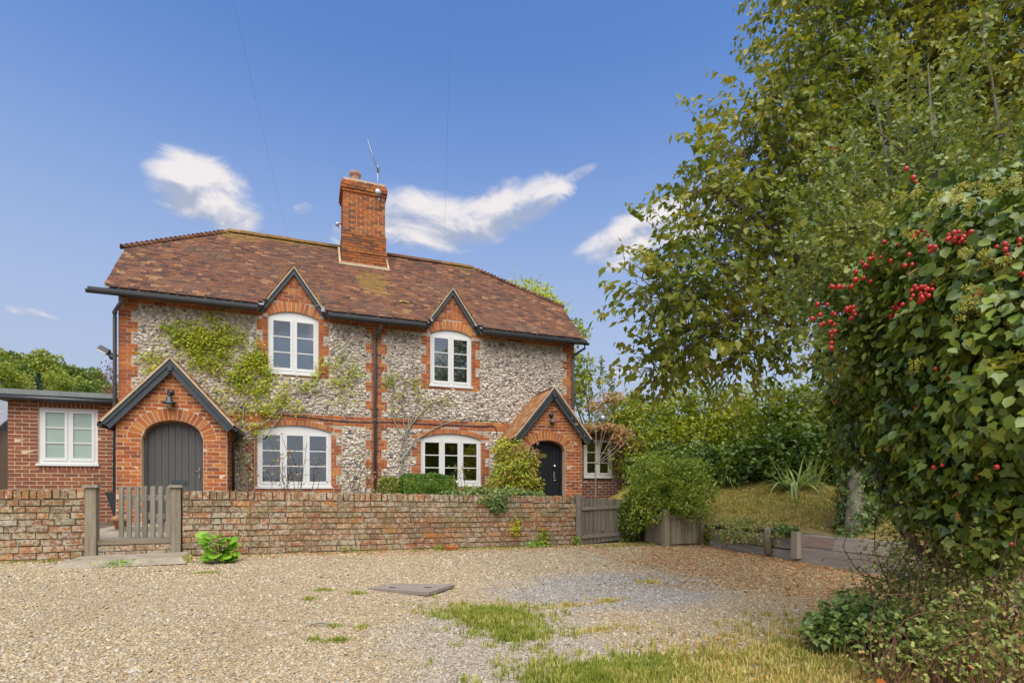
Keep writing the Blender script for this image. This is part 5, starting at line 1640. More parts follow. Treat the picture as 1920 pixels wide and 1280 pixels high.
for i, (dp, x, y, z) in enumerate(spots):
    k = 'green' if rw.random() < 0.72 else 'yellow'
    wood_tree(k, (x, y, z - 1.0), rw.uniform(3.6, 5.6), 'leafy green tree in the wood on the far hillside' if k == 'green' else 'yellow green tree in the wood on the far hillside', 'trees of the wood on the far hillside', k=i, sz=rw.uniform(0.85, 1.15))
def near_wood(kind, px, py_base, dp, s, label, sz=1.0, nm='tree'):
    p = at(px, py_base, dp); wood_tree(kind, tuple(p), s, label, nm=nm, sz=sz)
near_wood('conifer', 72, 745, 75, 1.7, 'dark blue green conifer above the annexe roof', 1.0, 'conifer_tree')
near_wood('brown', 38, 752, 70, 1.9, 'pale brownish tree left of the dark conifer')
near_wood('yellow', 4, 738, 62, 1.9, 'bright yellow green tree at the left edge over the annexe roof')
near_wood('yellow', 95, 735, 90, 1.7, 'yellowish low tree right of the dark conifer')
near_wood('yellow', 130, 745, 85, 1.6, 'golden green tree on the hill foot above the annexe roof')
near_wood('green', 165, 750, 80, 1.5, 'mid green low tree on the hill foot near the cottage corner')
near_wood('green', -5, 760, 66, 1.3, 'dark green tree at the left edge low over the annexe roof')
p = at(206, 800, 22.0)
t = thing('plum_bush', 'dark red leaved shrub peeping over the annexe roof beside the cottage', 'shrub', (p[0], p[1], 0.2))
mb = MB()
for k in range(9):
    e = at(rng.uniform(192, 222), rng.uniform(690, 745), 22.0 + rng.normal() * 0.3)
    twig(mb, (p[0], p[1], 0.2), e, 0.02, 0.004, 0.06)
    blob('foliage', OVAL, e, (0.28, 0.28, 0.32), 60, 0.07, M['plum_leaf'], t)
mb.build('stem', M['red_stem'], t)

# ------------------------------------------------------------------ trees and hedge behind and right of the house
def leafy_tree(name, label, base, clumps, n, size, tmpl, mat, trunk_r, bark='bark', shell=0.5, **kw):
    t = thing(name, label, 'tree', base)
    base = Vector(base)
    tb = MB()
    cc = np.mean([c[0] for c in clumps], axis=0)
    fork = base.lerp(Vector(cc), 0.5)
    twig(tb, base - Vector((0, 0, .1)), fork, trunk_r, trunk_r * 0.7, 0.04, 5, 8)
    for c, r in clumps:
        twig(tb, fork, c, trunk_r * 0.55, trunk_r * 0.15, 0.12, 5, 6)
        for k in range(4): twig(tb, c, np.asarray(c) + rng.normal(size=3) * np.asarray(r) * 0.6, trunk_r * 0.15, 0.004, 0.15, 4)
    tb.build('trunk', M[bark], t)
    tot = sum(np.prod(np.broadcast_to(r, 3)) ** (2 / 3) for c, r in clumps)
    P, D, N_, S = [], [], [], []
    for c, r in clumps:
        m = int(n * np.prod(np.broadcast_to(r, 3)) ** (2 / 3) / tot)
        p, o = blob_points(c, np.broadcast_to(r, 3), m, shell, 0.3)
        P.append(p); D.append(unit(o * 0.5 + rng.normal(size=(m, 3)) * 0.7 + np.array((0, 0, -0.4)))); N_.append(unit(o * 0.6 + np.array((0, 0, .5)) + rng.normal(size=(m, 3)) * 0.6)); S.append(size * (0.65 + 0.7 * rng.random(m)))
    leaves('crown', tmpl, np.concatenate(P), np.concatenate(D), np.concatenate(N_), np.concatenate(S), M[mat], t, **kw)
    return t
def C_(px, py, dp, r): return (at(px, py, dp), r)
leafy_tree('tree', 'bright green tree top showing over the right slope of the roof', (13.6, 9.0, 0.2), [C_(985, 560, 24, 1.0), C_(1015, 575, 23.5, 0.9), C_(955, 560, 24, 0.6), C_(1040, 600, 23, .7), C_(1000, 620, 23, 1.2)], 3600, 0.13, OVAL, 'climber_leaf', 0.12)
leafy_tree('tree', 'green tree leaning out from behind the right corner of the cottage', (13.4, 4.0, 0.2), [C_(1078, 625, 18, .45), C_(1085, 690, 17.5, .5), C_(1075, 740, 17, .5), C_(1092, 715, 17, .3)], 1500, 0.11, OVAL, 'hedge_leaf', 0.06)
for px, top, bot, dp, lab in ((1127, 668, 790, 16.5, 'tall thin sprig with small leaves rising right of the cottage'), (1147, 690, 800, 16.2, 'second thin sprig with small leaves, right of the tallest one'), (1108, 730, 810, 16.0, 'short leafy sprig close to the cottage corner')):
    b0, b1 = at(px + 2, bot, dp), at(px, top, dp)
    t = thing('sapling', lab, 'sapling', tuple(b0 - np.array((0, 0, b0[2] - 0.3))))
    mb = MB(); twig(mb, (b0[0], b0[1], 0.3), b1, 0.018, 0.004, 0.02, 6); mb.build('stem', M['bark'], t)
    m = 260
    f = rng.random(m) ** 0.8; p = b0 + (b1 - b0) * f[:, None] + rng.normal(size=(m, 3)) * np.array((0.15, 0.15, 0.06)) * (1.15 - f)[:, None]
    leaves('foliage', OVAL, p, rdir(m, .3), rdir(m, .6), 0.08 * (.6 + .7 * rng.random(m)), M['hawthorn_leaf'], t)
# the hedge: separate big bushes grown together
def bush(label, clumps, n, size, tmpl, mat, base_z=0.9, name='hedge_bush', **kw):
    cc = np.mean([c[0] for c in clumps], axis=0)
    t = thing(name, label, 'bush', (cc[0], cc[1], base_z))
    st = MB()
    for c, r in clumps:
        for k in range(3): twig(st, (cc[0] + rng.normal() * .15, cc[1] + rng.normal() * .15, base_z - .1), np.asarray(c) + rng.normal(size=3) * r * 0.4, 0.03, 0.008, 0.1)
    st.build('stem', M['bark'], t)
    tot = sum(r ** 2 for c, r in clumps)
    P, O = [], []
    for c, r in clumps:
        p, o = blob_points(c, (r, r, r * 0.95), int(n * r * r / tot), 0.5, 0.3); P.append(p); O.append(o)
    P, O = np.concatenate(P), np.concatenate(O); m = len(P)
    leaves('foliage', tmpl, P, unit(O * .5 + rng.normal(size=(m, 3)) * .7 + np.array((0, 0, -.2))), unit(O * .7 + np.array((0, 0, .5)) + rng.normal(size=(m, 3)) * .6), size * (.6 + .8 * rng.random(m)), M[mat], t, **kw)
    return t
bush('yellow green hazel bush in the hedge beside the lean-to', [C_(1195, 800, 16, .85), C_(1160, 790, 16.5, .6), C_(1230, 790, 15.5, .8), C_(1200, 860, 15, .8), C_(1180, 770, 16.5, .6), C_(1130, 820, 16.5, .6)], 9000, 0.085, OVAL, 'hedge_leaf')
bush('tall yellow topped bush in the middle of the hedge', [C_(1275, 775, 14.5, .75), C_(1330, 775, 14, .8), C_(1380, 790, 13.5, .7), C_(1300, 840, 13.5, .9), C_(1370, 850, 13, .8), C_(1250, 830, 14, .7)], 15000, 0.08, OVAL, 'hedge_leaf')
bush('mid green bush in the hedge under the overhanging branches', [C_(1440, 775, 12.5, .8), C_(1500, 790, 12, .85), C_(1560, 790, 12, .9), C_(1460, 830, 12, .7)], 11000, 0.08, OVAL, 'hedge_leaf')
bush('dark glossy laurel bush low in the hedge behind the sword leaved plants', [C_(1420, 860, 11, .55), C_(1480, 850, 10.6, .6), C_(1540, 850, 10.5, .65), C_(1380, 880, 11.2, .4), C_(1600, 840, 10.8, .8)], 9000, 0.095, OVAL, 'laurel_leaf')
bush('dark laurel bush at the back of the grass bank left of the sword leaved plants', [C_(1290, 880, 12, .5), C_(1335, 870, 11.8, .5), C_(1245, 870, 12.5, .5)], 5000, 0.085, OVAL, 'laurel_leaf')
bush('dark leafy bush behind the ivy covered trunk', [C_(1660, 800, 11, 1.0), C_(1760, 780, 10, 1.2), C_(1660, 700, 11, 1.0)], 8000, 0.10, OVAL, 'laurel_leaf')

# ------------------------------------------------------------------ the overhanging cherry
CHERRY = [(1560, 55, 6.6, .74), (1475, 195, 6.3, .72), (1410, 300, 6.1, .62), (1325, 350, 5.8, .36), (1430, 420, 6.1, .70), (1320, 490, 5.7, .62), (1245, 555, 5.5, .46), (1290, 640, 5.6, .50), (1395, 575, 6.0, .52), (1395, 660, 5.9, .40), (1240, 690, 5.6, .30),
          (1560, 440, 6.6, .8), (1600, 240, 7.0, 1.0), (1700, 110, 7.0, 1.1), (1850, 80, 7.0, 1.1), (1850, 260, 7.0, 1.0), (1720, 330, 6.8, 1.0), (1560, 320, 6.5, .8), (1510, 520, 6.4, .32), (1640, 480, 6.8, .8), (1510, 640, 6.2, .3), (1960, 180, 7, 1.1), (1780, -120, 7.2, 1.3), (1600, -100, 7.0, 1.1)]
def cherry():
    base = Vector((11.9, -7.2, 0.72))
    t = thing('cherry_tree', 'large overhanging tree with drooping narrow leaves at the upper right', 'tree', base)
    tb = MB()
    fork = Vector(at(1660, 520, 7.3))
    twig(tb, base, fork, 0.17, 0.12, 0.05, 6, 10)
    hubs = [Vector(at(1560, 330, 6.8)), Vector(at(1760, 230, 7.1)), Vector(at(1500, 500, 6.5))]
    for h in hubs: twig(tb, fork, h, 0.10, 0.055, 0.12, 6, 8)
    P, D, N_, S = [], [], [], []
    for (px, py, dp, r) in CHERRY:
        c = at(px, py, dp)
        h = min(hubs, key=lambda q: (q - Vector(c)).length)
        twig(tb, h, c, 0.045, 0.014, 0.12, 5, 6)
        nt = int(195 * (r / 0.7) ** 2)
        pts, o = blob_points(c, (r, r, r * 0.92), nt, 0.25, 0.28)
        for i in range(nt):
            a = pts[i]; L = rng.uniform(0.20, 0.44)
            dirv = unit(o[i] * 0.8 + rng.normal(size=3) * 0.5 + np.array((0, 0, 0.05)))
            if i % 3 == 0: twig(tb, c + (a - c) * 0.35, a, 0.008, 0.004, 0.12, 3, 3)
            m = int(L / 0.036)
            s = np.linspace(0.05, 1, m)[:, None]
            q = a + dirv * L * s + np.array((0, 0, -0.18 * L)) * s ** 2
            if i % 2 == 0: tb.tube([a, q[m // 2], q[-1]], [0.004, 0.003, 0.002], 3, cap=False)
            side = unit(np.cross(dirv, (0, 0, 1))); sg = np.where(np.arange(m) % 2 == 0, 1, -1)[:, None]
            dd = unit(side * sg * 0.55 + dirv * 0.45 + np.array((0, 0, -0.6)) + rng.normal(size=(m, 3)) * 0.4)
            P.append(q); D.append(dd); N_.append(unit(np.cross(dd, side * 0.3 + rng.normal(size=(m, 3)) * 0.6) + np.array((0, 0, 0.6)))); S.append(rng.uniform(0.066, 0.118, m))
    tb.build('trunk', M['bark'], t)
    P, D, N_, S = map(np.concatenate, (P, D, N_, S))
    leaves('crown', LANCE, P, D, N_, S, M['cherry_leaf'], t, width=1.5)
    for k in range(16):
        i = rng.integers(len(P)); 
        px_ = ((P[i] - CAMV) @ CR) / ((P[i] - CAMV) @ CD)
        me = np_mesh('red_leaf', OVAL[0], OVAL[1]); me.materials.append(M['red_leaf'])
        o = bpy.data.objects.new('red_leaf', me); link(o, t, P[i]); o.scale = (.1, .1, .1); o.rotation_euler = (rng.uniform(1, 2), rng.uniform(-1, 1), rng.uniform(0, 6))
cherry()

# ------------------------------------------------------------------ hawthorn and ivy hedge close on the right
def sprays(parent, tb, roots, length, leafsize, tmpl, per, droop=0.15, up=0.0, r0=0.006, width=1.0, spread=0.05, step=0.03):
    P, D, N_, S = [], [], [], []
    for a, dirv in roots:
        a = np.asarray(a); L = length * rng.uniform(0.6, 1.3)
        m = max(4, int(L / step))
        s = np.linspace(0, 1, m)[:, None]
        dirv = unit(dirv)
        q = a + dirv * L * s + np.array((0, 0, -droop * L)) * s ** 2
        tb.tube([q[0], q[m // 2], q[-1]], [r0, r0 * .7, r0 * .35], 4, cap=False)
        for k in range(per):
            P.append(q + rng.normal(size=(m, 3)) * spread)
            dd = unit(rng.normal(size=(m, 3)) * 0.8 + dirv * 0.4 + np.array((0, 0, up)))
            D.append(dd); N_.append(unit(rng.normal(size=(m, 3)) * .7 + np.array((0, 0, .7)) - CD * 0.3)); S.append(leafsize * rng.uniform(.6, 1.3, m))
    return tuple(map(np.concatenate, (P, D, N_, S)))
def hawthorn():
    b = at(1830, 940, 4.2)
    t = thing('hawthorn', 'hawthorn with small leaves, pale twigs and red berries above the ivy', 'tree', (b[0], b[1], 0.3))
    tb = MB()
    fork = at(1800, 600, 4.0)
    twig(tb, (b[0], b[1], 0.2), fork, 0.09, 0.06, 0.06, 5, 8)
    roots = []
    for (px, py, dp) in [(1560, 300, 4.4), (1640, 180, 4.6), (1740, 120, 4.4), (1840, 60, 4.2), (1900, 200, 4.0), (1600, 420, 4.3), (1700, 330, 4.2), (1800, 280, 4.0), (1880, 330, 3.7), (1560, 500, 4.3), (1650, 250, 4.3), (1770, 380, 3.8), (1560, 390, 4.4), (1660, 380, 4.0), (1730, 250, 4.3)]:
        e = at(px, py, dp)
        pts = twig(tb, fork, e, 0.022, 0.006, 0.1, 6, 5)
        for k in range(13):
            f = rng.uniform(0.35, 1.05)
            a = np.array(fork) + (e - np.array(fork)) * f + rng.normal(size=3) * 0.16
            roots.append((a, unit(rng.normal(size=3) * 0.8 + (e - np.array(fork)) * 0.5 + np.array((0, 0, 0.5)))))
    for k in range(60):
        px, py = rng.uniform(1535, 1730), rng.uniform(410, 660)
        if py < 640 - (px - 1535) * 1.1 - 120 + 260 * (px > 1560): pass
        roots.append((at(px, py, 3.80 - 0.0012 * (px - 1535)), unit(rng.normal(size=3) * .5 - CR * .5 - CD * .25 + np.array((0, 0, .15)))))
    P, D, N_, S = sprays(t, tb, roots, 0.42, 0.042, LOBE, 4, 0.15, spread=0.05, r0=0.0035)
    # long straight shoots against the sky
    for px, p0, p1, dp in ((1715, 420, 130, 4.2), (1770, 430, 160, 4.2), (1660, 400, 190, 4.4)):
        twig(tb, at(px, p0, dp), at(px + rng.uniform(-20, 20), p1, dp), 0.004, 0.0015, 0.03, 6, 4)
    tb.build('trunk', M['bark'], t)
    leaves('crown', LOBE, P, D, N_, S, M['hawthorn_leaf'], t)
    bmesh_ = MB().ball((0, 0, 0), (1, 1, 1.1), 8, 6).mesh('berry'); bmesh_.materials.append(M['berry'])
    spots = [(1740, 440, 3), (1745, 465, 3), (1790, 445, 8), (1800, 440, 4), (1890, 460, 5), (1655, 468, 3), (1665, 470, 2), (1640, 485, 2), (1700, 487, 2), (1622, 505, 4), (1568, 533, 3), (1600, 530, 3), (1695, 585, 8), (1725, 548, 7), (1590, 580, 8), (1560, 600, 4), (1555, 632, 4), (1535, 585, 3), (1712, 560, 6), (1680, 583, 5), (1752, 680, 1), (1780, 714, 1), (1730, 545, 4), (1745, 868, 1), (1760, 865, 1), (1880, 880, 1), (1920, 505, 4), (1710, 330, 2), (1905, 1020, 1)]
    for px, py, n in spots:
        for k in range(n + n // 2):
            o = bpy.data.objects.new('berry', bmesh_)
            bd = 3.36 if px < 1660 else (3.2 if px < 1700 else (2.82 if px < 1800 else 2.5))
            q = at(px + rng.normal() * 11, py + rng.normal() * 9, bd + rng.normal() * 0.05)
            link(o, t, q); o.scale = (0.0102 * bd / 2.62 * rng.uniform(.75, 1.2),) * 3
hawthorn()
def ivy():
    b = at(1760, 1000, 4.0)
    t = thing('ivy', 'thick dark green ivy with yellowish flower heads covering the hedge on the right', 'ivy', (b[0], b[1], 0.25))
    cl = [(1650, 560, 4.1, .42), (1640, 680, 4.2, .42), (1650, 800, 4.3, .36), (1790, 500, 3.25, .46), (1880, 600, 2.9, .48), (1790, 660, 3.3, .48), (1800, 790, 3.3, .45), (1900, 820, 2.95, .46), (1740, 900, 3.6, .34), (1860, 430, 3.2, .36), (1720, 620, 3.7, .42), (1920, 480, 2.8, .40), (1850, 940, 3.1, .36), (1960, 700, 2.7, .5)]
    st = MB(); P, O = [], []
    for px, py, dp, r in cl:
        c = at(px, py, dp)
        twig(st, (b[0], b[1], 0.25), c, 0.03, 0.012, 0.12, 5, 5)
        m = int(1250 * (r / .42) ** 2)
        p, o = blob_points(c, (r, r, r), m, 0.80, 0.16); P.append(p); O.append(o)
        m = 500
        p, o = blob_points(c, (r * .8,) * 3, m, 0.6, 0.2); P.append(p); O.append(o)
    P, O = np.concatenate(P), np.concatenate(O); m = len(P)
    st.build('stem', M['bark'], t)
    D = unit(O * 0.45 + rng.normal(size=(m, 3)) * 0.45 + np.array((0, 0, -0.9)))
    N_ = unit(O * 1.0 + np.array((0, 0, 0.45)) + rng.normal(size=(m, 3)) * 0.38)
    ov = rng.random(m) < np.clip((P[:, 2] - 0.9) / 0.9, 0.25, 0.85)
    S = rng.uniform(0.034, 0.074, m)
    leaves('foliage', OVAL, P[ov], D[ov], N_[ov], S[ov] * 1.05, M['ivy_leaf'], t, width=1.15, singles=170)
    leaves('lobed_foliage', IVY, P[~ov], D[~ov], N_[~ov], S[~ov], M['ivy_leaf'], t, singles=130)
    dd = rng.integers(m, size=90)
    leaves('dead_leaves', OVAL, P[dd] + O[dd] * .02, D[dd], N_[dd], S[dd], M['fallen_leaf'], t)
    yy = rng.integers(m, size=160)
    leaves('yellow_leaves', OVAL, P[yy] + O[yy] * .015, D[yy], N_[yy], S[yy] * .8, M['yellow_leaf'], t)
    # flower heads: little globes of spikes
    hm = []
    for k in range(3):
        f = MB()
        for j in range(26):
            v = unit(rng.normal(size=3)); f.tube([v * 0.012, v * 0.03], [0.0012, 0.0022], 3, cap=False); f.ball(v * 0.031, 0.0042, 4, 2)
        me = f.mesh('flower_head'); me.materials.append(M['ivy_flower']); hm.append(me)
    spots = [(1690, 375), (1720, 365), (1850, 345), (1870, 355), (1900, 340), (1640, 395), (1660, 405), (1600, 425), (1620, 440), (1740, 410), (1790, 480), (1775, 500), (1830, 470), (1850, 480), (1880, 490), (1760, 520), (1790, 530), (1815, 545), (1850, 545), (1860, 560), (1885, 525), (1790, 555), (1895, 575), (1910, 610), (1840, 590), (1750, 605), (1765, 590), (1670, 640), (1650, 650), (1600, 665), (1590, 690), (1640, 690), (1720, 680), (1565, 700), (1640, 705), (1825, 580), (1905, 500), (1700, 440), (1680, 430), (1760, 380), (1800, 360), (1820, 385), (1780, 430)]
    i = 0
    for px, py in spots:
        dp0 = 3.75 if px < 1700 else (2.95 if px < 1800 else 2.6)
        for k in range(4):
            o = bpy.data.objects.new('flower_head', hm[i % 3]); i += 1
            q = at(px + rng.normal() * 11, py + rng.normal() * 9, dp0 + rng.normal() * 0.05)
            link(o, t, q); o.rotation_euler = rng.uniform(0, 6, 3); s = 0.85 * dp0 / 3; o.scale = (s, s, s)
    return t
ivy()
# ivy clad trunk
def ivy_trunk():
    b = at(1600, 935, 7.2)
    t = thing('ivy_clad_tree', 'old trunk wrapped in small leaved ivy at the edge of the grass bank', 'tree', (b[0], b[1], float(bank_z(b[0], b[1]))))
    tb = MB(); z0 = float(bank_z(b[0], b[1])) - 0.1
    twig(tb, (b[0], b[1], z0), (b[0] + 0.15, b[1], 2.4), 0.12, 0.10, 0.03, 6, 10)
    tb.build('bark', M['pale_bark'], t)
    m = 5200
    h = rng.random(m) ** 0.8; a = rng.uniform(0, 6.28, m); rr = 0.14 + 0.16 * rng.random(m) ** 2 + 0.10 * h + 0.16 * np.clip(0.15 - h, 0, 1) / 0.15
    p = np.stack([b[0] + 0.1 * h + 0.12 + rr * np.cos(a), b[1] + rr * np.sin(a), z0 + h * 1.7], -1); o = np.stack([np.cos(a), np.sin(a), 0 * a], -1)
    leaves('foliage', IVY, p, unit(o * .3 + np.array((0, 0, -1)) + rng.normal(size=(m, 3)) * .4), unit(o + np.array((0, 0, .3)) + rng.normal(size=(m, 3)) * .4), rng.uniform(.035, .065, m), M['small_ivy_leaf'], t)
ivy_trunk()
# bramble tangle at the lower right
def bramble(label, clumps, n, size, mat, arcs=20, tmpl=OVAL, singles=0, name='bramble', dead=8, cat='bramble'):
    c0 = at(*clumps[0][:3])
    t = thing(name, label, cat, (c0[0], c0[1], float(drive_z(c0[0], c0[1]))))
    tb = MB(); P, D, N_, S = [], [], [], []
    for px, py, dp, r in clumps:
        c = at(px, py, dp)
        m = int(n * r * r / sum(k[3] ** 2 for k in clumps))
        p, o = blob_points(c, (r * 1.25, r * 1.25, r * 0.85), m, 0.45, 0.35)
        gz_ = drive_z(p[:, 0], p[:, 1]) + 0.02; p[:, 2] = np.maximum(p[:, 2], gz_ + 0.03 * rng.random(m))
        P.append(p); D.append(unit(o * .5 + rng.normal(size=(m, 3)) * .8 + np.array((0, 0, -.1)))); N_.append(unit(o * .3 + np.array((0, 0, .9)) + rng.normal(size=(m, 3)) * .5)); S.append(size * rng.uniform(.55, 1.3, m))
        for k in range(arcs // len(clumps) + 1):
            a = c + np.array((rng.normal() * r * .6, rng.normal() * r * .6, 0)); a[2] = float(drive_z(a[0], a[1]))
            e = c + rdir(1, .25)[0] * r * rng.uniform(.9, 1.5)
            twig(tb, a, e, 0.006, 0.002, 0.3, 6, 4)
    tb.build('stem', M['red_stem'], t)
    P, D, N_, S = map(np.concatenate, (P, D, N_, S))
    leaves('foliage', tmpl, P, D, N_, S, M[mat], t, singles=singles)
    return t
bramble('tangled bramble in front of the right end of the sleeper wall', [(1745, 1060, 4.3, .42), (1775, 1030, 4.6, .28), (1800, 1010, 4.2, .45), (1680, 1120, 4.2, .25), (1860, 980, 3.9, .42), (1640, 1130, 4.2, .16), (1790, 960, 3.7, .36), (1880, 960, 3.1, .36), (1600, 1120, 4.2, .12), (1715, 1095, 4.3, .2)], 10500, 0.031, 'bramble_leaf', 90, LOBE)
bramble('large tangled bramble at the right edge of the picture below the ivy', [(1880, 1090, 3.2, .42), (1810, 1140, 3.3, .34), (1920, 1180, 2.8, .35), (1760, 1180, 3.3, .26), (1850, 1200, 2.9, .25), (1940, 1000, 3.1, .4), (1720, 1210, 3.1, .20), (1640, 1215, 3.1, .14), (1780, 1230, 2.8, .2)], 7000, 0.029, 'bramble_leaf', 110, LOBE)
pts = np.stack([rng.uniform(6.7, 7.9, 110), rng.uniform(-11.0, -9.6, 110)], -1)
DRY_SPOTS = np.stack([pts[:, 0], pts[:, 1], drive_z(pts[:, 0], pts[:, 1])], -1)
bramble('patch of low blue green ivy creeping over the edge of the drive', [(1620, 1165, 3.7, .20), (1570, 1175, 3.6, .15), (1660, 1180, 3.5, .20), (1540, 1185, 3.55, .10), (1690, 1190, 3.3, .15)], 3000, 0.040, 'small_ivy_leaf', 8, IVY, 0, 'ground_ivy', cat='ivy')
# yellow sprays and dead twigs in the hedge
for lab, a, b_ in (('yellowing spray of leaves reaching left out of the ivy low down', (1640, 838, 3.4), (1900, 800, 3.2)), ('yellow leaved spray reaching out at the right edge of the ivy', (1835, 695, 2.6), (1960, 660, 2.5))):
    A, B = at(*a), at(*b_)
    t = thing('yellow_spray', lab, 'spray', tuple(B))
    tb = MB(); twig(tb, B, A, 0.006, 0.002, 0.06, 8, 4); tb.build('stem', M['straw'], t)
    m = 46; f = rng.random(m); p = A + (B - A) * f[:, None] + rng.normal(size=(m, 3)) * 0.022
    leaves('foliage', LOBE, p, rdir(m), rdir(m, .8), rng.uniform(.025, .05, m), M['yellow_leaf'], t)

# ------------------------------------------------------------------ planting by the house
t = shrub('privet_bush', 'large round bright green privet bush growing out of the timber planter', 'bush', at(1248, 917, 9.55), (0.74, 0.70, 0.60), 11000, 0.047, OVAL, 'privet_leaf', 0.25, nst=9, shell=0.5, lump=0.3, droop=-0.2)
p = at(1190, 965, 9.55)
t = thing('post_ivy', 'dark ivy smothering the post between the board gate and the planter', 'ivy', (p[0], p[1], -0.08))
blob('foliage', IVY, (9.02, -4.42, 0.30), (0.22, 0.18, 0.45), 1100, 0.055, M['ivy_leaf'], t, shell=.6)
MB().tube([(9.05, -4.45, -0.1), (9.07, -4.46, 0.5)], 0.02).build('stem', M['bark'], t)
def box_block(label, x0, x1, y0, y1, z0, z1, n, mat, size, name='box_hedge', rnd=0.12):
    c = np.array(((x0 + x1) / 2, (y0 + y1) / 2, (z0 + z1) / 2)); h = np.array(((x1 - x0) / 2, (y1 - y0) / 2, (z1 - z0) / 2))
    t = thing(name, label, 'hedge', (c[0], c[1], z0))
    v = rdir(n); k = 1 / (np.abs(v / 1.0) ** 5).sum(-1) ** (1 / 5)
    p = c + v * k[:, None] * h * (1 - 0.13 * rng.random(n) ** 1.5 + 0.03 * np.sin(v[:, 0] * 9) * np.sin(v[:, 2] * 8 + 1))[:, None]
    leaves('foliage', OVAL, p, unit(v * .6 + rng.normal(size=(n, 3)) * .7 + np.array((0, 0, .3))), unit(v + rng.normal(size=(n, 3)) * .6), size * rng.uniform(.7, 1.3, n), M[mat], t)
    MB().bb(x0 + .07, x1 - .07, y0 + .07, y1 - .07, z0, z1 - .07).build('core', M['laurel_leaf'], t)
box_block('clipped dark green box hedge behind the long garden wall', 5.05, 6.12, -3.3, -2.6, 0.2, 1.12, 9500, 'box_leaf', 0.04)
box_block('small golden green clipped bush left of the dark box hedge', 4.72, 5.12, -3.2, -2.7, 0.2, 1.06, 3200, 'golden_leaf', 0.04)
# ivy trailing over the wall
t = thing('wall_ivy', 'green ivy trailing over the top of the long garden wall below the right window', 'ivy', (6.4, -4.45, 0.75))
P, O = [], []
for c, r, m in (((5.75, -4.42, .80), (.25, .14, .06), 130), ((6.15, -4.42, .82), (.3, .16, .10), 300), ((6.55, -4.45, .78), (.35, .18, .12), 420), ((6.40, -4.58, .62), (.18, .06, .16), 260), ((6.8, -4.42, .80), (.3, .15, .08), 260), ((7.1, -4.4, .78), (.25, .12, .06), 120), ((6.33, -4.57, .68), (.3, .05, .08), 160)):
    p, o = blob_points(c, r, m, .4, .3); P.append(p); O.append(o)
P, O = np.concatenate(P), np.concatenate(O); m = len(P)
leaves('foliage', IVY, P, unit(O * .3 + np.array((0, 0, -.7)) + rng.normal(size=(m, 3)) * .6), unit(O * .5 + np.array((0, -.5, .6)) + rng.normal(size=(m, 3)) * .4), rng.uniform(.03, .055, m), M['small_ivy_leaf'], t)
st = MB()
for k in range(12): twig(st, (6.5 + rng.normal() * .3, -4.42, .76), (6.4 + rng.normal() * .4, -4.57, .62 + rng.normal() * .08), .004, .002, .2)
st.build('stem', M['bark'], t)
# creeper mounded against the right porch
t = thing('creeper', 'bushy yellow green creeper with purple tinged edges against the left side of the black door', 'creeper', (8.2, -1.6, 0.2))
P, O = [], []
for c, r, m in (((7.95, -1.30, 1.25), (.50, .45, .50), 2000), ((7.75, -1.2, .85), (.45, .45, .5), 1300), ((8.30, -1.35, .80), (.32, .3, .6), 1200), ((8.18, -1.25, 1.5), (.35, .3, .35), 900), ((7.85, -1.1, 1.75), (.35, .35, .28), 700)):
    p, o = blob_points(c, r, m, .6, .22); P.append(p); O.append(o)
P, O = np.concatenate(P), np.concatenate(O); m = len(P)
leaves('foliage', LOBE, P, unit(O * .5 + np.array((0, 0, -.6)) + rng.normal(size=(m, 3)) * .5), unit(O * .8 + np.array((0, -.2, .4)) + rng.normal(size=(m, 3)) * .5), rng.uniform(.045, .085, m), M['creeper_leaf'], t, singles=120)
p, o = blob_points((8.22, -1.28, 1.62), (.32, .26, .28), 520, .7, .3); m = len(p)
leaves('purple_foliage', LOBE, p, unit(o + np.array((0, 0, -.8)) + rng.normal(size=(m, 3)) * .5), unit(o + np.array((0, -.3, .3)) + rng.normal(size=(m, 3)) * .5), rng.uniform(.04, .075, m), M['purple_creeper_leaf'], t)
st = MB()
for k in range(8): twig(st, (7.9 + rng.normal() * .15, -1.1, .2), (8.0 + rng.normal() * .25, -1.2, 1.4 + rng.normal() * .2), .015, .005, .1)
st.build('stem', M['bark'], t)
# climbers trained over the facade: stems and sparse leaf tufts
def climber(name, label, stems, tufts, leaf, size, tmpl, stem_mat='pale_bark', r0=0.016, y=-0.05, single=0, den=1.0):
    s0 = stems[0][0]
    t = thing(name, label, 'climber', (s0[0], y, s0[1]))
    tb = MB()
    for pl, r in [(s, r0) for s in stems]:
        pts = [Vector((x + rng.normal() * .015, y + rng.normal() * .01, z)) for x, z in pl]
        n = len(pts)
        # smooth the polyline
        q = []
        for i in range(n - 1):
            for k in range(4): q.append(pts[i].lerp(pts[i + 1], k / 4) + Vector((rng.normal() * .012, rng.normal() * .006, rng.normal() * .008)))
        q.append(pts[-1])
        tb.tube(q, [r * (1 - .75 * i / len(q)) + .002 for i in range(len(q))], 5, cap=False)
    P = []
    for x, z, rx, rz, m in tufts:
        m = int(m * den)
        k = max(1, m // 14)
        cc = np.stack([x + rng.normal(size=k) * rx * .55, y - .03 + 0 * rng.normal(size=k), z + rng.normal(size=k) * rz * .55], -1)
        q = cc[rng.integers(k, size=m)] + rng.normal(size=(m, 3)) * np.array((.085, .035, .07)); q[:, 1] = np.minimum(q[:, 1], y + .02)
        P.append(q)
        for c in cc[::2]:
            twig(tb, (c[0] + rng.normal() * .08, y, c[2] - .12), c, .004, .002, .2, 3, 3)
    tb.build('stem', M[stem_mat], t)
    P = np.concatenate(P); m = len(P)
    leaves('foliage', tmpl, P, unit(np.array((0, -.4, -.3)) + rng.normal(size=(m, 3)) * .8), unit(np.array((0, -.9, .5)) + rng.normal(size=(m, 3)) * .5), size * rng.uniform(.6, 1.3, m), M[leaf], t, singles=single)
    return t
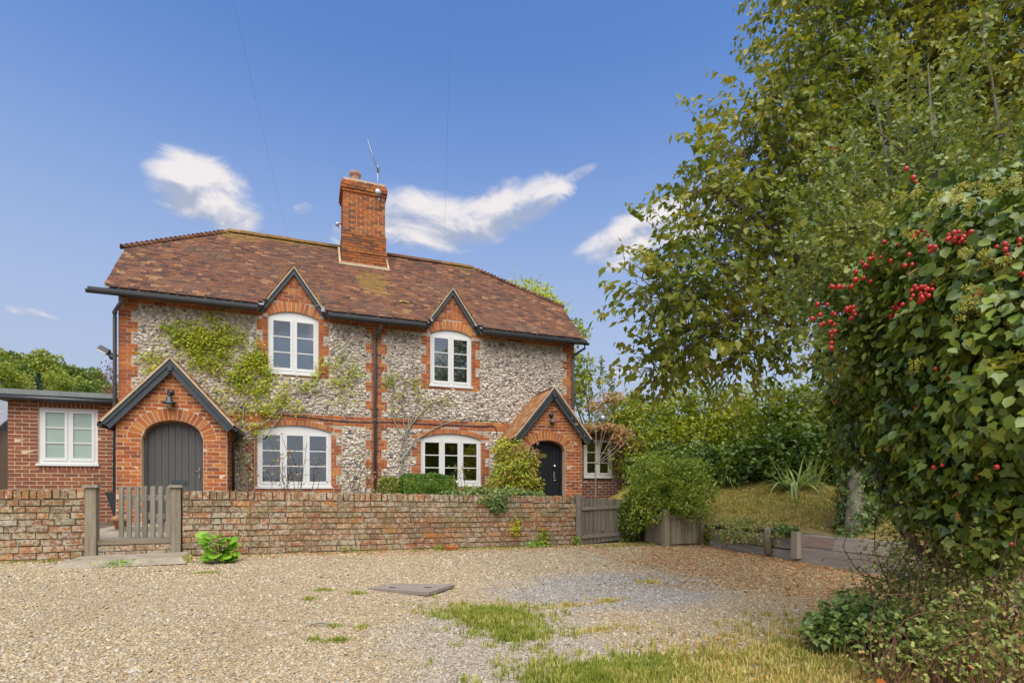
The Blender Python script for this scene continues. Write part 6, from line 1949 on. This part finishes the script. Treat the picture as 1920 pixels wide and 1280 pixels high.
climber('climbing_rose', 'yellow green climbing plant trained over the flint wall above the left porch',
        [[(2.12, .2), (2.16, 1.2), (2.2, 2.0), (2.15, 2.6), (1.9, 3.2), (1.7, 3.9)], [(2.2, 2.2), (2.35, 2.9), (2.3, 3.6), (2.0, 4.2)], [(2.16, 2.0), (2.7, 2.3), (3.1, 2.9), (3.9, 3.1), (4.6, 3.35)], [(2.15, 1.9), (2.6, 1.95), (3.0, 2.5), (3.1, 2.9)], [(2.2, 2.6), (2.5, 3.1), (2.62, 3.9)]],
        [(2.25, 2.6, .15, .3, 60), (2.2, 1.7, .12, .4, 40), (2.4, 2.15, .2, .12, 60), (3.3, 2.75, .35, .12, 50), (3.6, 3.1, .3, .12, 50), (4.35, 3.75, .2, .2, 50), (1.9, 2.9, .25, .2, 60), (1.0, 3.95, .2, .15, 90), (1.1, 4.2, .22, .12, 80), (2.0, 4.1, .25, .2, 150), (1.5, 3.45, .3, .2, 110), (2.65, 3.2, .15, .25, 90), (1.25, 4.05, .30, .16, 190), (1.55, 4.0, .3, .25, 300), (1.35, 3.75, .3, .2, 220), (1.85, 3.85, .2, .3, 180), (2.35, 3.55, .22, .3, 340), (2.2, 3.2, .25, .2, 200), (2.5, 3.75, .15, .2, 120), (1.7, 4.45, .2, .12, 40), (.75, 3.55, .2, .12, 90), (.6, 3.25, .15, .12, 60), (2.4, 2.95, .2, .15, 120), (1.7, 3.5, .25, .15, 110), (2.75, 2.55, .2, .1, 110), (3.0, 2.85, .15, .15, 70), (2.7, 3.45, .12, .1, 40), (3.9, 3.6, .12, .15, 36), (4.2, 3.3, .3, .15, 60), (3.7, 3.35, .1, .1, 36), (4.5, 3.6, .12, .25, 60), (4.3, 2.95, .25, .15, 40), (3.0, 3.05, .3, .1, 30)], 'climber_leaf', 0.056, OVAL, r0=.017, den=1.55)
climber('wisteria', 'almost bare climber with twisting grey stems beside the middle drainpipe',
        [[(5.62, .2), (5.58, 1.2), (5.6, 2.0), (5.75, 2.5), (5.45, 3.1), (5.3, 3.9)], [(5.6, 1.0), (5.72, 1.9), (5.6, 2.6), (5.65, 3.3), (5.9, 3.9)], [(5.62, 1.5), (5.9, 2.0), (6.4, 2.33), (6.9, 2.5), (7.3, 2.62)], [(5.6, 2.0), (5.9, 2.6), (6.0, 3.2), (5.95, 3.8)], [(5.7, 2.2), (6.3, 2.9), (6.9, 3.1)], [(5.58, 2.1), (5.35, 2.6), (5.4, 3.3)], [(5.65, 2.0), (5.85, 2.45), (5.75, 3.1), (5.55, 3.6)]],
        [(5.35, 3.5, .15, .25, 90), (5.9, 3.4, .25, .3, 80), (5.6, 3.0, .25, .3, 70), (6.6, 2.95, .15, .08, 40), (6.2, 3.0, .25, .2, 40), (6.2, 2.75, .3, .15, 30)], 'creeper_leaf', 0.05, OVAL, r0=.016)
# roses and bare shrubs before the windows
def rose_bush(label, px0, px1, ytop, depth, n, leafn, mat='rose_leaf', name='rose_bush', stem='bark', size=.045):
    xb = at((px0 + px1) / 2, 930, depth)
    t = thing(name, label, 'bush', (xb[0], xb[1], 0.2))
    tb = MB(); P = []
    for k in range(n):
        e = at(rng.uniform(px0, px1), rng.uniform(ytop, ytop + (920 - ytop) * .5), depth + rng.normal() * .12)
        a = (xb[0] + rng.normal() * .12, xb[1] + rng.normal() * .1, .18)
        pts = twig(tb, a, e, .009, .003, .12, 6, 5)
        for j in range(3):
            s = pts[rng.integers(2, 6)]; twig(tb, s, np.array(s) + rdir(1, .5)[0] * rng.uniform(.1, .25), .004, .002, .1, 3, 3)
        for j in range(leafn):
            s = np.array(pts[rng.integers(2, 7)]); P.append(s + rng.normal(size=3) * .07)
    tb.build('stem', M[stem], t)
    P = np.array(P); m = len(P)
    leaves('foliage', OVAL, P, rdir(m, -.2), rdir(m, .5) - CD * .4, size * rng.uniform(.6, 1.3, m), M[mat], t)
    return t
rose_bush('sparse rose bush with reddish leaves in front of the left ground floor window', 490, 610, 815, 9.6, 13, 15)
rose_bush('sparse leggy rose bush between the left window and the drainpipe', 640, 705, 845, 10.2, 11, 20)
rose_bush('few green shoots in front of the right ground floor window', 838, 880, 850, 10.0, 4, 12, 'climber_leaf', 'young_shrub', 'bark', .055)
rose_bush('small dark leaved bush at the foot of the trellis', 452, 478, 860, 9.8, 5, 14, 'rose_leaf', 'young_shrub')
# young tree and red creeper by the lean-to
b = at(1118, 945, 10.8)
t = thing('young_tree', 'bare pale stemmed young tree in front of the lean-to window', 'tree', (b[0], b[1], .1))
tb = MB(); P = []
for px, py in ((1120, 735), (1098, 745), (1150, 760), (1135, 770), (1160, 790), (1090, 770), (1175, 815), (1105, 810), (1190, 800)):
    f = at(1119 + rng.normal() * 2, 870 if px > 1130 else 800, 10.8)
    if px in (1120,): twig(tb, (b[0], b[1], .1), at(px, py, 10.8), .018, .004, .015, 8, 6)
    else:
        pts = twig(tb, f, at(px, py, 10.8 + rng.normal() * .1), .009, .003, .06, 5, 4)
    for j in range(10): P.append(at(px + rng.normal() * 12, py + rng.normal() * 14, 10.8 + rng.normal() * .1))
tb.build('trunk', M['pale_bark'], t)
P = np.array(P); m = len(P)
leaves('crown', LOBE, P, rdir(m, -.2), rdir(m, .4) - CD * .5, .055 * rng.uniform(.6, 1.3, m), M['red_creeper_leaf'], t)
t = thing('red_creeper', 'reddening creeper hanging over the lean-to roof and its right corner', 'creeper', (12.0, .3, 2.4))
P, O = [], []
for px, py, dp, r, m in ((1110, 800, 14.6, (.35, .2, .12), 280), (1140, 800, 14.8, (.4, .2, .13), 320), (1168, 818, 14.8, (.32, .25, .28), 480), (1198, 850, 14.6, (.22, .25, .34), 330), (1204, 895, 14.0, (.2, .25, .3), 220), (1205, 840, 14.6, (.3, .25, .25), 260), (1150, 745, 15.2, (.35, .3, .2), 260), (1120, 760, 15.2, (.3, .3, .2), 180), (1215, 890, 13.6, (.3, .2, .2), 200)):
    p, o = blob_points(at(px, py, dp), r, m, .4, .3); P.append(p); O.append(o)
P, O = np.concatenate(P), np.concatenate(O); m = len(P)
leaves('foliage', LOBE, P, unit(O * .3 + np.array((0, 0, -.7)) + rng.normal(size=(m, 3)) * .5), unit(O * .6 + np.array((0, -.5, .5)) + rng.normal(size=(m, 3)) * .5), rng.uniform(.05, .10, m), M['red_creeper_leaf'], t)
st = MB()
for k in range(6): twig(st, (12.2, .35, .2), at(rng.uniform(1120, 1200), rng.uniform(800, 870), 14.7), .02, .006, .12)
st.build('stem', M['bark'], t)
# sword leaved clumps on the bank
def sword(label, px, py, dp, n, L, spread=1.0):
    b = at(px, py, dp); b[2] = float(bank_z(b[0], b[1]))
    t = thing('sword_plant', label, 'plant', tuple(b))
    for k in range(n):
        a = rng.uniform(0, 6.28); f = rng.uniform(.42, 1.18) * spread; l = L * rng.uniform(.65, 1.2); w = rng.uniform(.016, .028)
        h = np.array((math.cos(a), math.sin(a), 0)); s = np.array((-h[1], h[0], 0))
        V = []; m = 7
        for i in range(m):
            q = i / (m - 1)
            c = h * (.05 + l * f * (q * .9)) + np.array((0, 0, l * (q * (1.05 - .35 * f) - 1.15 * f * f * q ** 2.6 * .75)))
            ww = w * (1 - q ** 2.2) + .001
            V += [c - s * ww, c + np.array((0, 0, -.25 * ww)), c + s * ww]
        F = []
        for i in range(m - 1):
            for j in range(2): F.append((i * 3 + j, i * 3 + j + 1, i * 3 + j + 4, i * 3 + j + 3))
        me = np_mesh('leaf', np.array(V), np.array(F), True)
        mesh_obj('leaf', me, M['sword_leaf'], t, tuple(b + np.array((rng.normal() * .05, rng.normal() * .05, 0))))
    return t
sword('large clump of arching sword shaped leaves at the foot of the dark hedge', 1488, 915, 9.75, 70, .80)
sword('smaller clump of sword shaped leaves left of the largest one', 1357, 893, 11.3, 44, .62)
sword('clump of upright sword shaped leaves close behind the largest one', 1520, 905, 10.1, 26, .8, .6)
# leafy weed by the wall
def rosette(name, label, px, py, dp, n, L, mat, hgt=.25, flower=False):
    b = at(px, py, dp); b[2] = float(drive_z(b[0], b[1]))
    t = thing(name, label, 'plant', tuple(b))
    tb = MB()
    for k in range(n):
        a = rng.uniform(0, 6.28); rr = rng.uniform(.03, .17) * L / .13
        tip = np.array((math.cos(a) * rr, -abs(math.sin(a)) * rr * .8, rng.uniform(.03, hgt)))
        tb.tube([tuple(b), tuple(b + tip * np.array((.5, .5, .8))), tuple(b + tip)], .003, 4, cap=False)
        d = unit(np.array((math.cos(a), -abs(math.sin(a)), rng.uniform(-.3, .3)))); nn = unit(np.array((0, -.5, .9)) + rng.normal(size=3) * .3)
        V, F = leaf_verts(ROUND, np.zeros((1, 3)), d[None], nn[None], np.array([L * rng.uniform(.6, 1.2)]), 1.0)
        mesh_obj('leaf', np_mesh('leaf', V, F, True), M[mat], t, tuple(b + tip))
    tb.build('stem', M['weed_leaf'], t)
    return t, b
rosette('leafy_weed', 'bright green broad leaved weed at the foot of the long wall beside the gate', 412, 1038, 6.75, 52, .135, 'weed_leaf', .34)
t = thing('mallow', 'pale stalk with small purple flowers leaning on the garden wall', 'flower', (2.72, -4.6, 0))
b = at(446, 1000, 6.75); e = at(462, 962, 6.85)
tb = MB(); twig(tb, b - np.array((0, 0, .2)), e, .006, .003, .05, 5, 4); tb.build('stem', M['straw'], t)
p = e + rng.normal(size=(26, 3)) * np.array((.03, .02, .05)); leaves('foliage', ROUND, p, rdir(26), rdir(26) - CD, rng.uniform(.015, .03, 26), M['climber_leaf'], t)
pm = MB().ball((0, 0, 0), (1, .6, 1), 6, 4).mesh('flower'); pm.materials.append(M['purple_petal'])
for k in range(6):
    o = bpy.data.objects.new('flower', pm); link(o, t, e + rng.normal(size=3) * np.array((.03, .015, .04))); o.scale = (.011,) * 3
def tuft(name, label, c, r, n, size, mat, tmpl=OVAL, cat='weed'):
    t = thing(name, label, cat, tuple(c)); p, o = blob_points(c, r, n, .3, .3); 
    leaves('foliage', tmpl, p, unit(o + rng.normal(size=p.shape) * .6), unit(o * .5 - CD * .5 + np.array((0, 0, .5)) + rng.normal(size=p.shape) * .4), size * rng.uniform(.6, 1.3, len(p)), M[mat], t)
    return t
tuft('wall_weed', 'small yellow green weed growing out of the face of the long wall', (6.72, -4.585, .26), (.08, .04, .15), 130, .04, 'yellow_leaf')
tuft('wall_weed', 'dark green weed at the foot of the long wall right of the yellow one', (7.22, -4.62, .05), (.09, .06, .16), 120, .045, 'hedge_leaf')
tuft('wall_weed', 'low bright weed at the foot of the long wall near the board gate', (7.05, -4.66, -.05), (.22, .07, .06), 160, .035, 'weed_leaf')
tuft('wall_weed', 'tiny green weed at the foot of the grey gate post', (7.82, -4.6, -.02), (.06, .05, .07), 60, .04, 'weed_leaf')
tuft('wall_weed', 'green weed at the foot of the wall below the box hedge', (5.5, -4.64, -.05), (.16, .06, .06), 110, .03, 'hedge_leaf')
tuft('wall_weed', 'tiny weed at the foot of the wall below the left window', (4.1, -4.64, -.03), (.14, .05, .05), 90, .03, 'hedge_leaf')
tuft('wall_weed', 'low weed on the edge of the stone slab before the picket gate', (1.45, -5.20, .0), (.22, .05, .04), 120, .03, 'weed_leaf')
tuft('wall_weed', 'small weed at the right end of the stone slab', (2.12, -5.1, .0), (.09, .08, .04), 80, .03, 'climber_leaf')
tuft('trailing_plant', 'straggling plants hanging over the left part of the sleeper wall', (10.06, -6.0, .2), (.22, .68, .22), 1300, .045, 'bramble_leaf')
tuft('trailing_plant', 'green ivy sprig over the sleeper wall between the two stakes', (10.12, -6.8, .26), (.10, .2, .09), 260, .045, 'small_ivy_leaf', IVY)
tuft('trailing_plant', 'low leaves at the right foot of the timber planter', (10.15, -5.25, .05), (.14, .14, .2), 260, .045, 'hedge_leaf')

# ------------------------------------------------------------------ grass, stones, fallen leaves: too many to count
def grass(name, label, pts, n_per, h, mat, lean=.5, w=.004):
    """pts (N,3) tuft centres"""
    N = len(pts) * n_per
    c = np.repeat(pts, n_per, 0) + rng.normal(size=(N, 3)) * np.array((.022, .022, 0))
    a = rng.uniform(0, 6.28, N); hh = h * rng.uniform(.4, 1.2, N); l = lean * rng.random(N)
    hd = np.stack([np.cos(a), np.sin(a), 0 * a], -1); s = np.stack([-np.sin(a), np.cos(a), 0 * a], -1) * w
    m1 = c + hd * (hh * l * .35)[:, None] + np.array((0, 0, 1.0)) * (hh * .6)[:, None]
    tp = c + hd * (hh * l)[:, None] + np.array((0, 0, 1.0)) * (hh * (1 - .35 * l))[:, None]
    V = np.stack([c - s, c + s, m1 - s * .7, m1 + s * .7, tp], 1).reshape(-1, 3)
    F = (np.array([(0, 1, 3), (0, 3, 2), (2, 3, 4)])[None] + (np.arange(N) * 5)[:, None, None]).reshape(-1, 3)
    o = mesh_obj(name, np_mesh(name, V, F), M[mat], kind='stuff')
    return tag(o, label, 'grass')
def region(n, c, r, zf, thr=.0, sc=2.0):
    a = rng.uniform(0, 6.28, n); q = np.abs(rng.normal(size=n)) * .58; k = 1 + .25 * np.sin(a * 3 + 1) + .15 * np.sin(a * 7)
    x, y = c[0] + r[0] * q * np.cos(a) * k, c[1] + r[1] * q * np.sin(a) * k
    return np.stack([x, y, zf(x, y)], -1)
grass('grass', 'bright green grass patch in the middle of the gravel', np.concatenate([region(900, (4.95, -8.58), (.40, .44), drive_z), region(220, (4.98, -9.15), (.30, .28), drive_z)]), 9, .055, 'grass', .8)
grass('grass', 'bright green grass patch at the bottom edge of the gravel', np.concatenate([region(900, (5.1, -10.08), (.52, .36), drive_z), region(240, (5.5, -10.05), (.35, .3), drive_z)]), 10, .06, 'grass', .8)
grass('grass', 'straw coloured tufts on the grey gravel', np.concatenate([region(60, (5.75, -8.4), (.28, .12), drive_z), region(60, (6.2, -8.35), (.22, .12), drive_z), region(50, (7.1, -7.7), (.25, .1), drive_z), region(60, (5.6, -9.2), (.5, .1), drive_z)]), 7, .035, 'dry_grass', .9)
grass('grass', 'small green tufts scattered on the left of the drain cover', np.concatenate([region(22, at(608, 1093, 5.2)[:2], (.10, .05), drive_z), region(22, at(578, 1113, 4.8)[:2], (.07, .05), drive_z), region(26, at(670, 1097, 5.1)[:2], (.12, .09), drive_z), region(34, at(640, 1187, 3.7)[:2], (.11, .04), drive_z), region(14, at(625, 1160, 4.0)[:2], (.06, .04), drive_z), region(14, at(680, 1160, 4.0)[:2], (.06, .04), drive_z), region(12, at(590, 1187, 3.7)[:2], (.03, .03), drive_z), region(30, at(390, 1072, 6.0)[:2], (.2, .06), drive_z)]), 7, .03, 'grass', .9)
def edge_pts(n, x0, x1, y, s):
    x = rng.uniform(x0, x1, n); yy = y + rng.normal(size=n) * s
    return np.stack([x, yy, drive_z(x, yy)], -1)
grass('grass', 'ragged grass along the foot of the garden wall and gate', np.concatenate([edge_pts(160, 5.0, 7.8, -4.70, .05), edge_pts(120, 7.9, 9.3, -4.85, .12), edge_pts(50, 2.2, 5, -4.66, .03), edge_pts(60, -.5, .9, -4.66, .03)]), 6, .045, 'grass', .8)
x = rng.uniform(5.4, 8.2, 1300); y = -10.52 + (x - 5.6) * 0.22 + rng.normal(size=1300) * .36
grass('grass', 'rough mixed verge grass along the lower right edge', np.stack([x, y, drive_z(x, y)], -1), 10, .062, 'dry_grass', .9)
x = rng.uniform(5.5, 8.0, 420); y = -10.45 + (x - 5.6) * 0.22 + rng.normal(size=420) * .32
grass('grass', 'fresh green blades in the lower right verge', np.stack([x, y, drive_z(x, y)], -1), 8, .065, 'grass', .8)
pts = np.stack([rng.uniform(6.6, 7.6, 60), rng.uniform(-11.1, -10.2, 60)], -1)
grass('grass', 'tall dry grass stalks in the lower right corner', np.concatenate([np.stack([pts[:, 0], pts[:, 1], drive_z(pts[:, 0], pts[:, 1])], -1), DRY_SPOTS]), 4, .26, 'dry_grass', .9, .0022)
u, v = rng.random(7500), rng.random(7500)
y = -9.2 + 8.4 * v; x = edge_x(y) + .12 + 3.8 * u ** 1.2; x = np.where(y > -5.2, np.maximum(x, 10.15), x)
grass('grass', 'short dry grass on the bank above the sleepers', np.stack([x, y, bank_z(x, y)], -1), 9, .06, 'dry_grass', .9, .006)
u, v = rng.random(4200), rng.random(4200)
y = -8.5 + 7 * v; x = edge_x(y) + .5 + 3 * u; x = np.where(y > -5.2, np.maximum(x, 10.3), x)
grass('grass', 'green grass among the dry on the bank', np.stack([x, y, bank_z(x, y)], -1), 6, .06, 'grass', .9, .005)
# pebbles
PV = np.array([(1, 0, 0), (0, 1, 0), (-1, 0, 0), (0, -1, 0), (.55, .55, .75), (-.55, .55, .7), (-.5, -.55, .75), (.55, -.5, .7)])
PF = np.array([(0, 1, 4), (1, 2, 5), (2, 3, 6), (3, 0, 7), (4, 1, 5), (5, 2, 6), (6, 3, 7), (7, 0, 4), (4, 5, 6), (4, 6, 7)])
def pebbles():
    n = 160000
    dp = 2.3 + 7.2 * rng.random(n) ** 1.25; u = rng.uniform(-1.05, 1.05, n)
    p = CAMV[:2] + dp[:, None] * (CD[:2] + u[:, None] * CR[:2])
    x, y = p[:, 0], p[:, 1]
    ok = (y < -4.62) & (x < edge_x(y) - .10) & ~((x > .8) & (x < 2.15) & (y > -5.25))
    ok &= (((x - 4.95) / .36) ** 2 + ((y + 8.6) / .42) ** 2 > 1) | (rng.random(n) < .2)
    ok &= ~((np.abs((x - 4.52) * .78 - (y + 7.4) * .62) < .33) & (np.abs((x - 4.52) * .62 + (y + 7.4) * .78) < .26))
    # ends where the verge begins
    ok &= (y > -10.35 + (x - 5.6) * .22 + .12 * np.sin(x * 5)) | (x < 4.6) | (rng.random(n) < .12)
    x, y, dp = x[ok], y[ok], dp[ok]; n = len(x)
    s = rng.gamma(6, .00128, n) * np.where(dp > 5.5, 1.25, 1.0); s = np.clip(s, .004, .026)
    a = rng.uniform(0, 6.28, n); fl = rng.uniform(.45, .85, n); el = rng.uniform(.65, 1.0, n)
    tx, ty = rng.normal(size=n) * .3, rng.normal(size=n) * .3
    V = PV[None] * np.stack([s, s * el, s * fl], -1)[:, None] * (1 + .28 * rng.normal(size=(n, 8, 1)).clip(-1, 1))
    ca, sa = np.cos(a)[:, None], np.sin(a)[:, None]
    X = V[..., 0] * ca - V[..., 1] * sa; Y = V[..., 0] * sa + V[..., 1] * ca; Z = V[..., 2] + X * tx[:, None] + Y * ty[:, None]
    V = np.stack([X + x[:, None], Y + y[:, None], Z + (drive_z(x, y) + .001)[:, None]], -1).reshape(-1, 3)
    F = (PF[None] + (np.arange(n) * 8)[:, None, None]).reshape(-1, 3)
    o = mesh_obj('gravel', np_mesh('gravel', V, F, True), M['pebble'], kind='stuff')
    tag(o, 'loose tan and grey gravel stones covering the drive', 'gravel')
pebbles()
n = 2600
y = rng.uniform(-9.6, -4.7, n); x = edge_x(y) - .15 - 2.4 * rng.random(n) ** 1.7
z = drive_z(x, y) + .012
P = np.stack([x, y, z], -1)
n2 = 900; y2 = rng.uniform(-9, -4, n2); x2 = edge_x(y2) + .1 + 2.5 * rng.random(n2); P = np.concatenate([P, np.stack([x2, y2, bank_z(x2, y2) + .03], -1)])
n3 = 500; x3 = rng.uniform(2, 9, n3); y3 = -4.66 - .35 * rng.random(n3) ** 2; P = np.concatenate([P, np.stack([x3, y3, drive_z(x3, y3) + .01], -1)])
n4 = 420; x4 = rng.uniform(5.6, 8, n4); y4 = -10.4 + (x4 - 5.6) * .22 + rng.normal(size=n4) * .4; P = np.concatenate([P, np.stack([x4, y4, drive_z(x4, y4) + .02], -1)])
m = len(P)
o = leaves('fallen_leaves', OVAL, P, rdir(m) * np.array((1, 1, .15)), rdir(m) * .35 + np.array((0, 0, 1)), rng.uniform(.022, .05, m), M['fallen_leaf'])
tag(o, 'brown fallen leaves strewn along the right side of the drive', 'leaves')
for lab, px, py, dp, s in (('large orange dead leaf lying in the lower right verge', 1648, 1240, 2.9, .085), ('brown curled dead leaf left of the large orange one', 1530, 1268, 2.75, .06)):
    q = at(px, py, dp); q[2] = float(drive_z(q[0], q[1])) + .05
    V, F = leaf_verts(OVAL, np.zeros((1, 3)), np.array([(.9, .3, .25)]), np.array([(-.2, -.6, .7)]), np.array([s]), 1.0)
    tag(mesh_obj('dead_leaf', np_mesh('dead_leaf', V, F), M['red_leaf'], None, tuple(q)), lab, 'leaf')

# ------------------------------------------------------------------ trees over the lane, mirrored in the window panes
for i, (x, y, s, z) in enumerate(((16, -34, 6.5, -1.5), (24, -30, 7.0, -1.5), (31, -24, 7.0, -1.5), (9, -42, 1.9, -1.0), (3, -46, 1.5, -1.0), (-5, -48, 1.6, -1.0), (0, -44, 1.2, -.8), (38, -17, 7.5, -1.5), (-16, -46, 1.8, -1.0), (15, -26, 5.0, -1.5), (20, -20, 5.8, -1.0))):
    wood_tree('green', (x, y, z), s, 'dark leafy tree mirrored in the ground floor window panes', 'trees mirrored in the window panes', k=i)
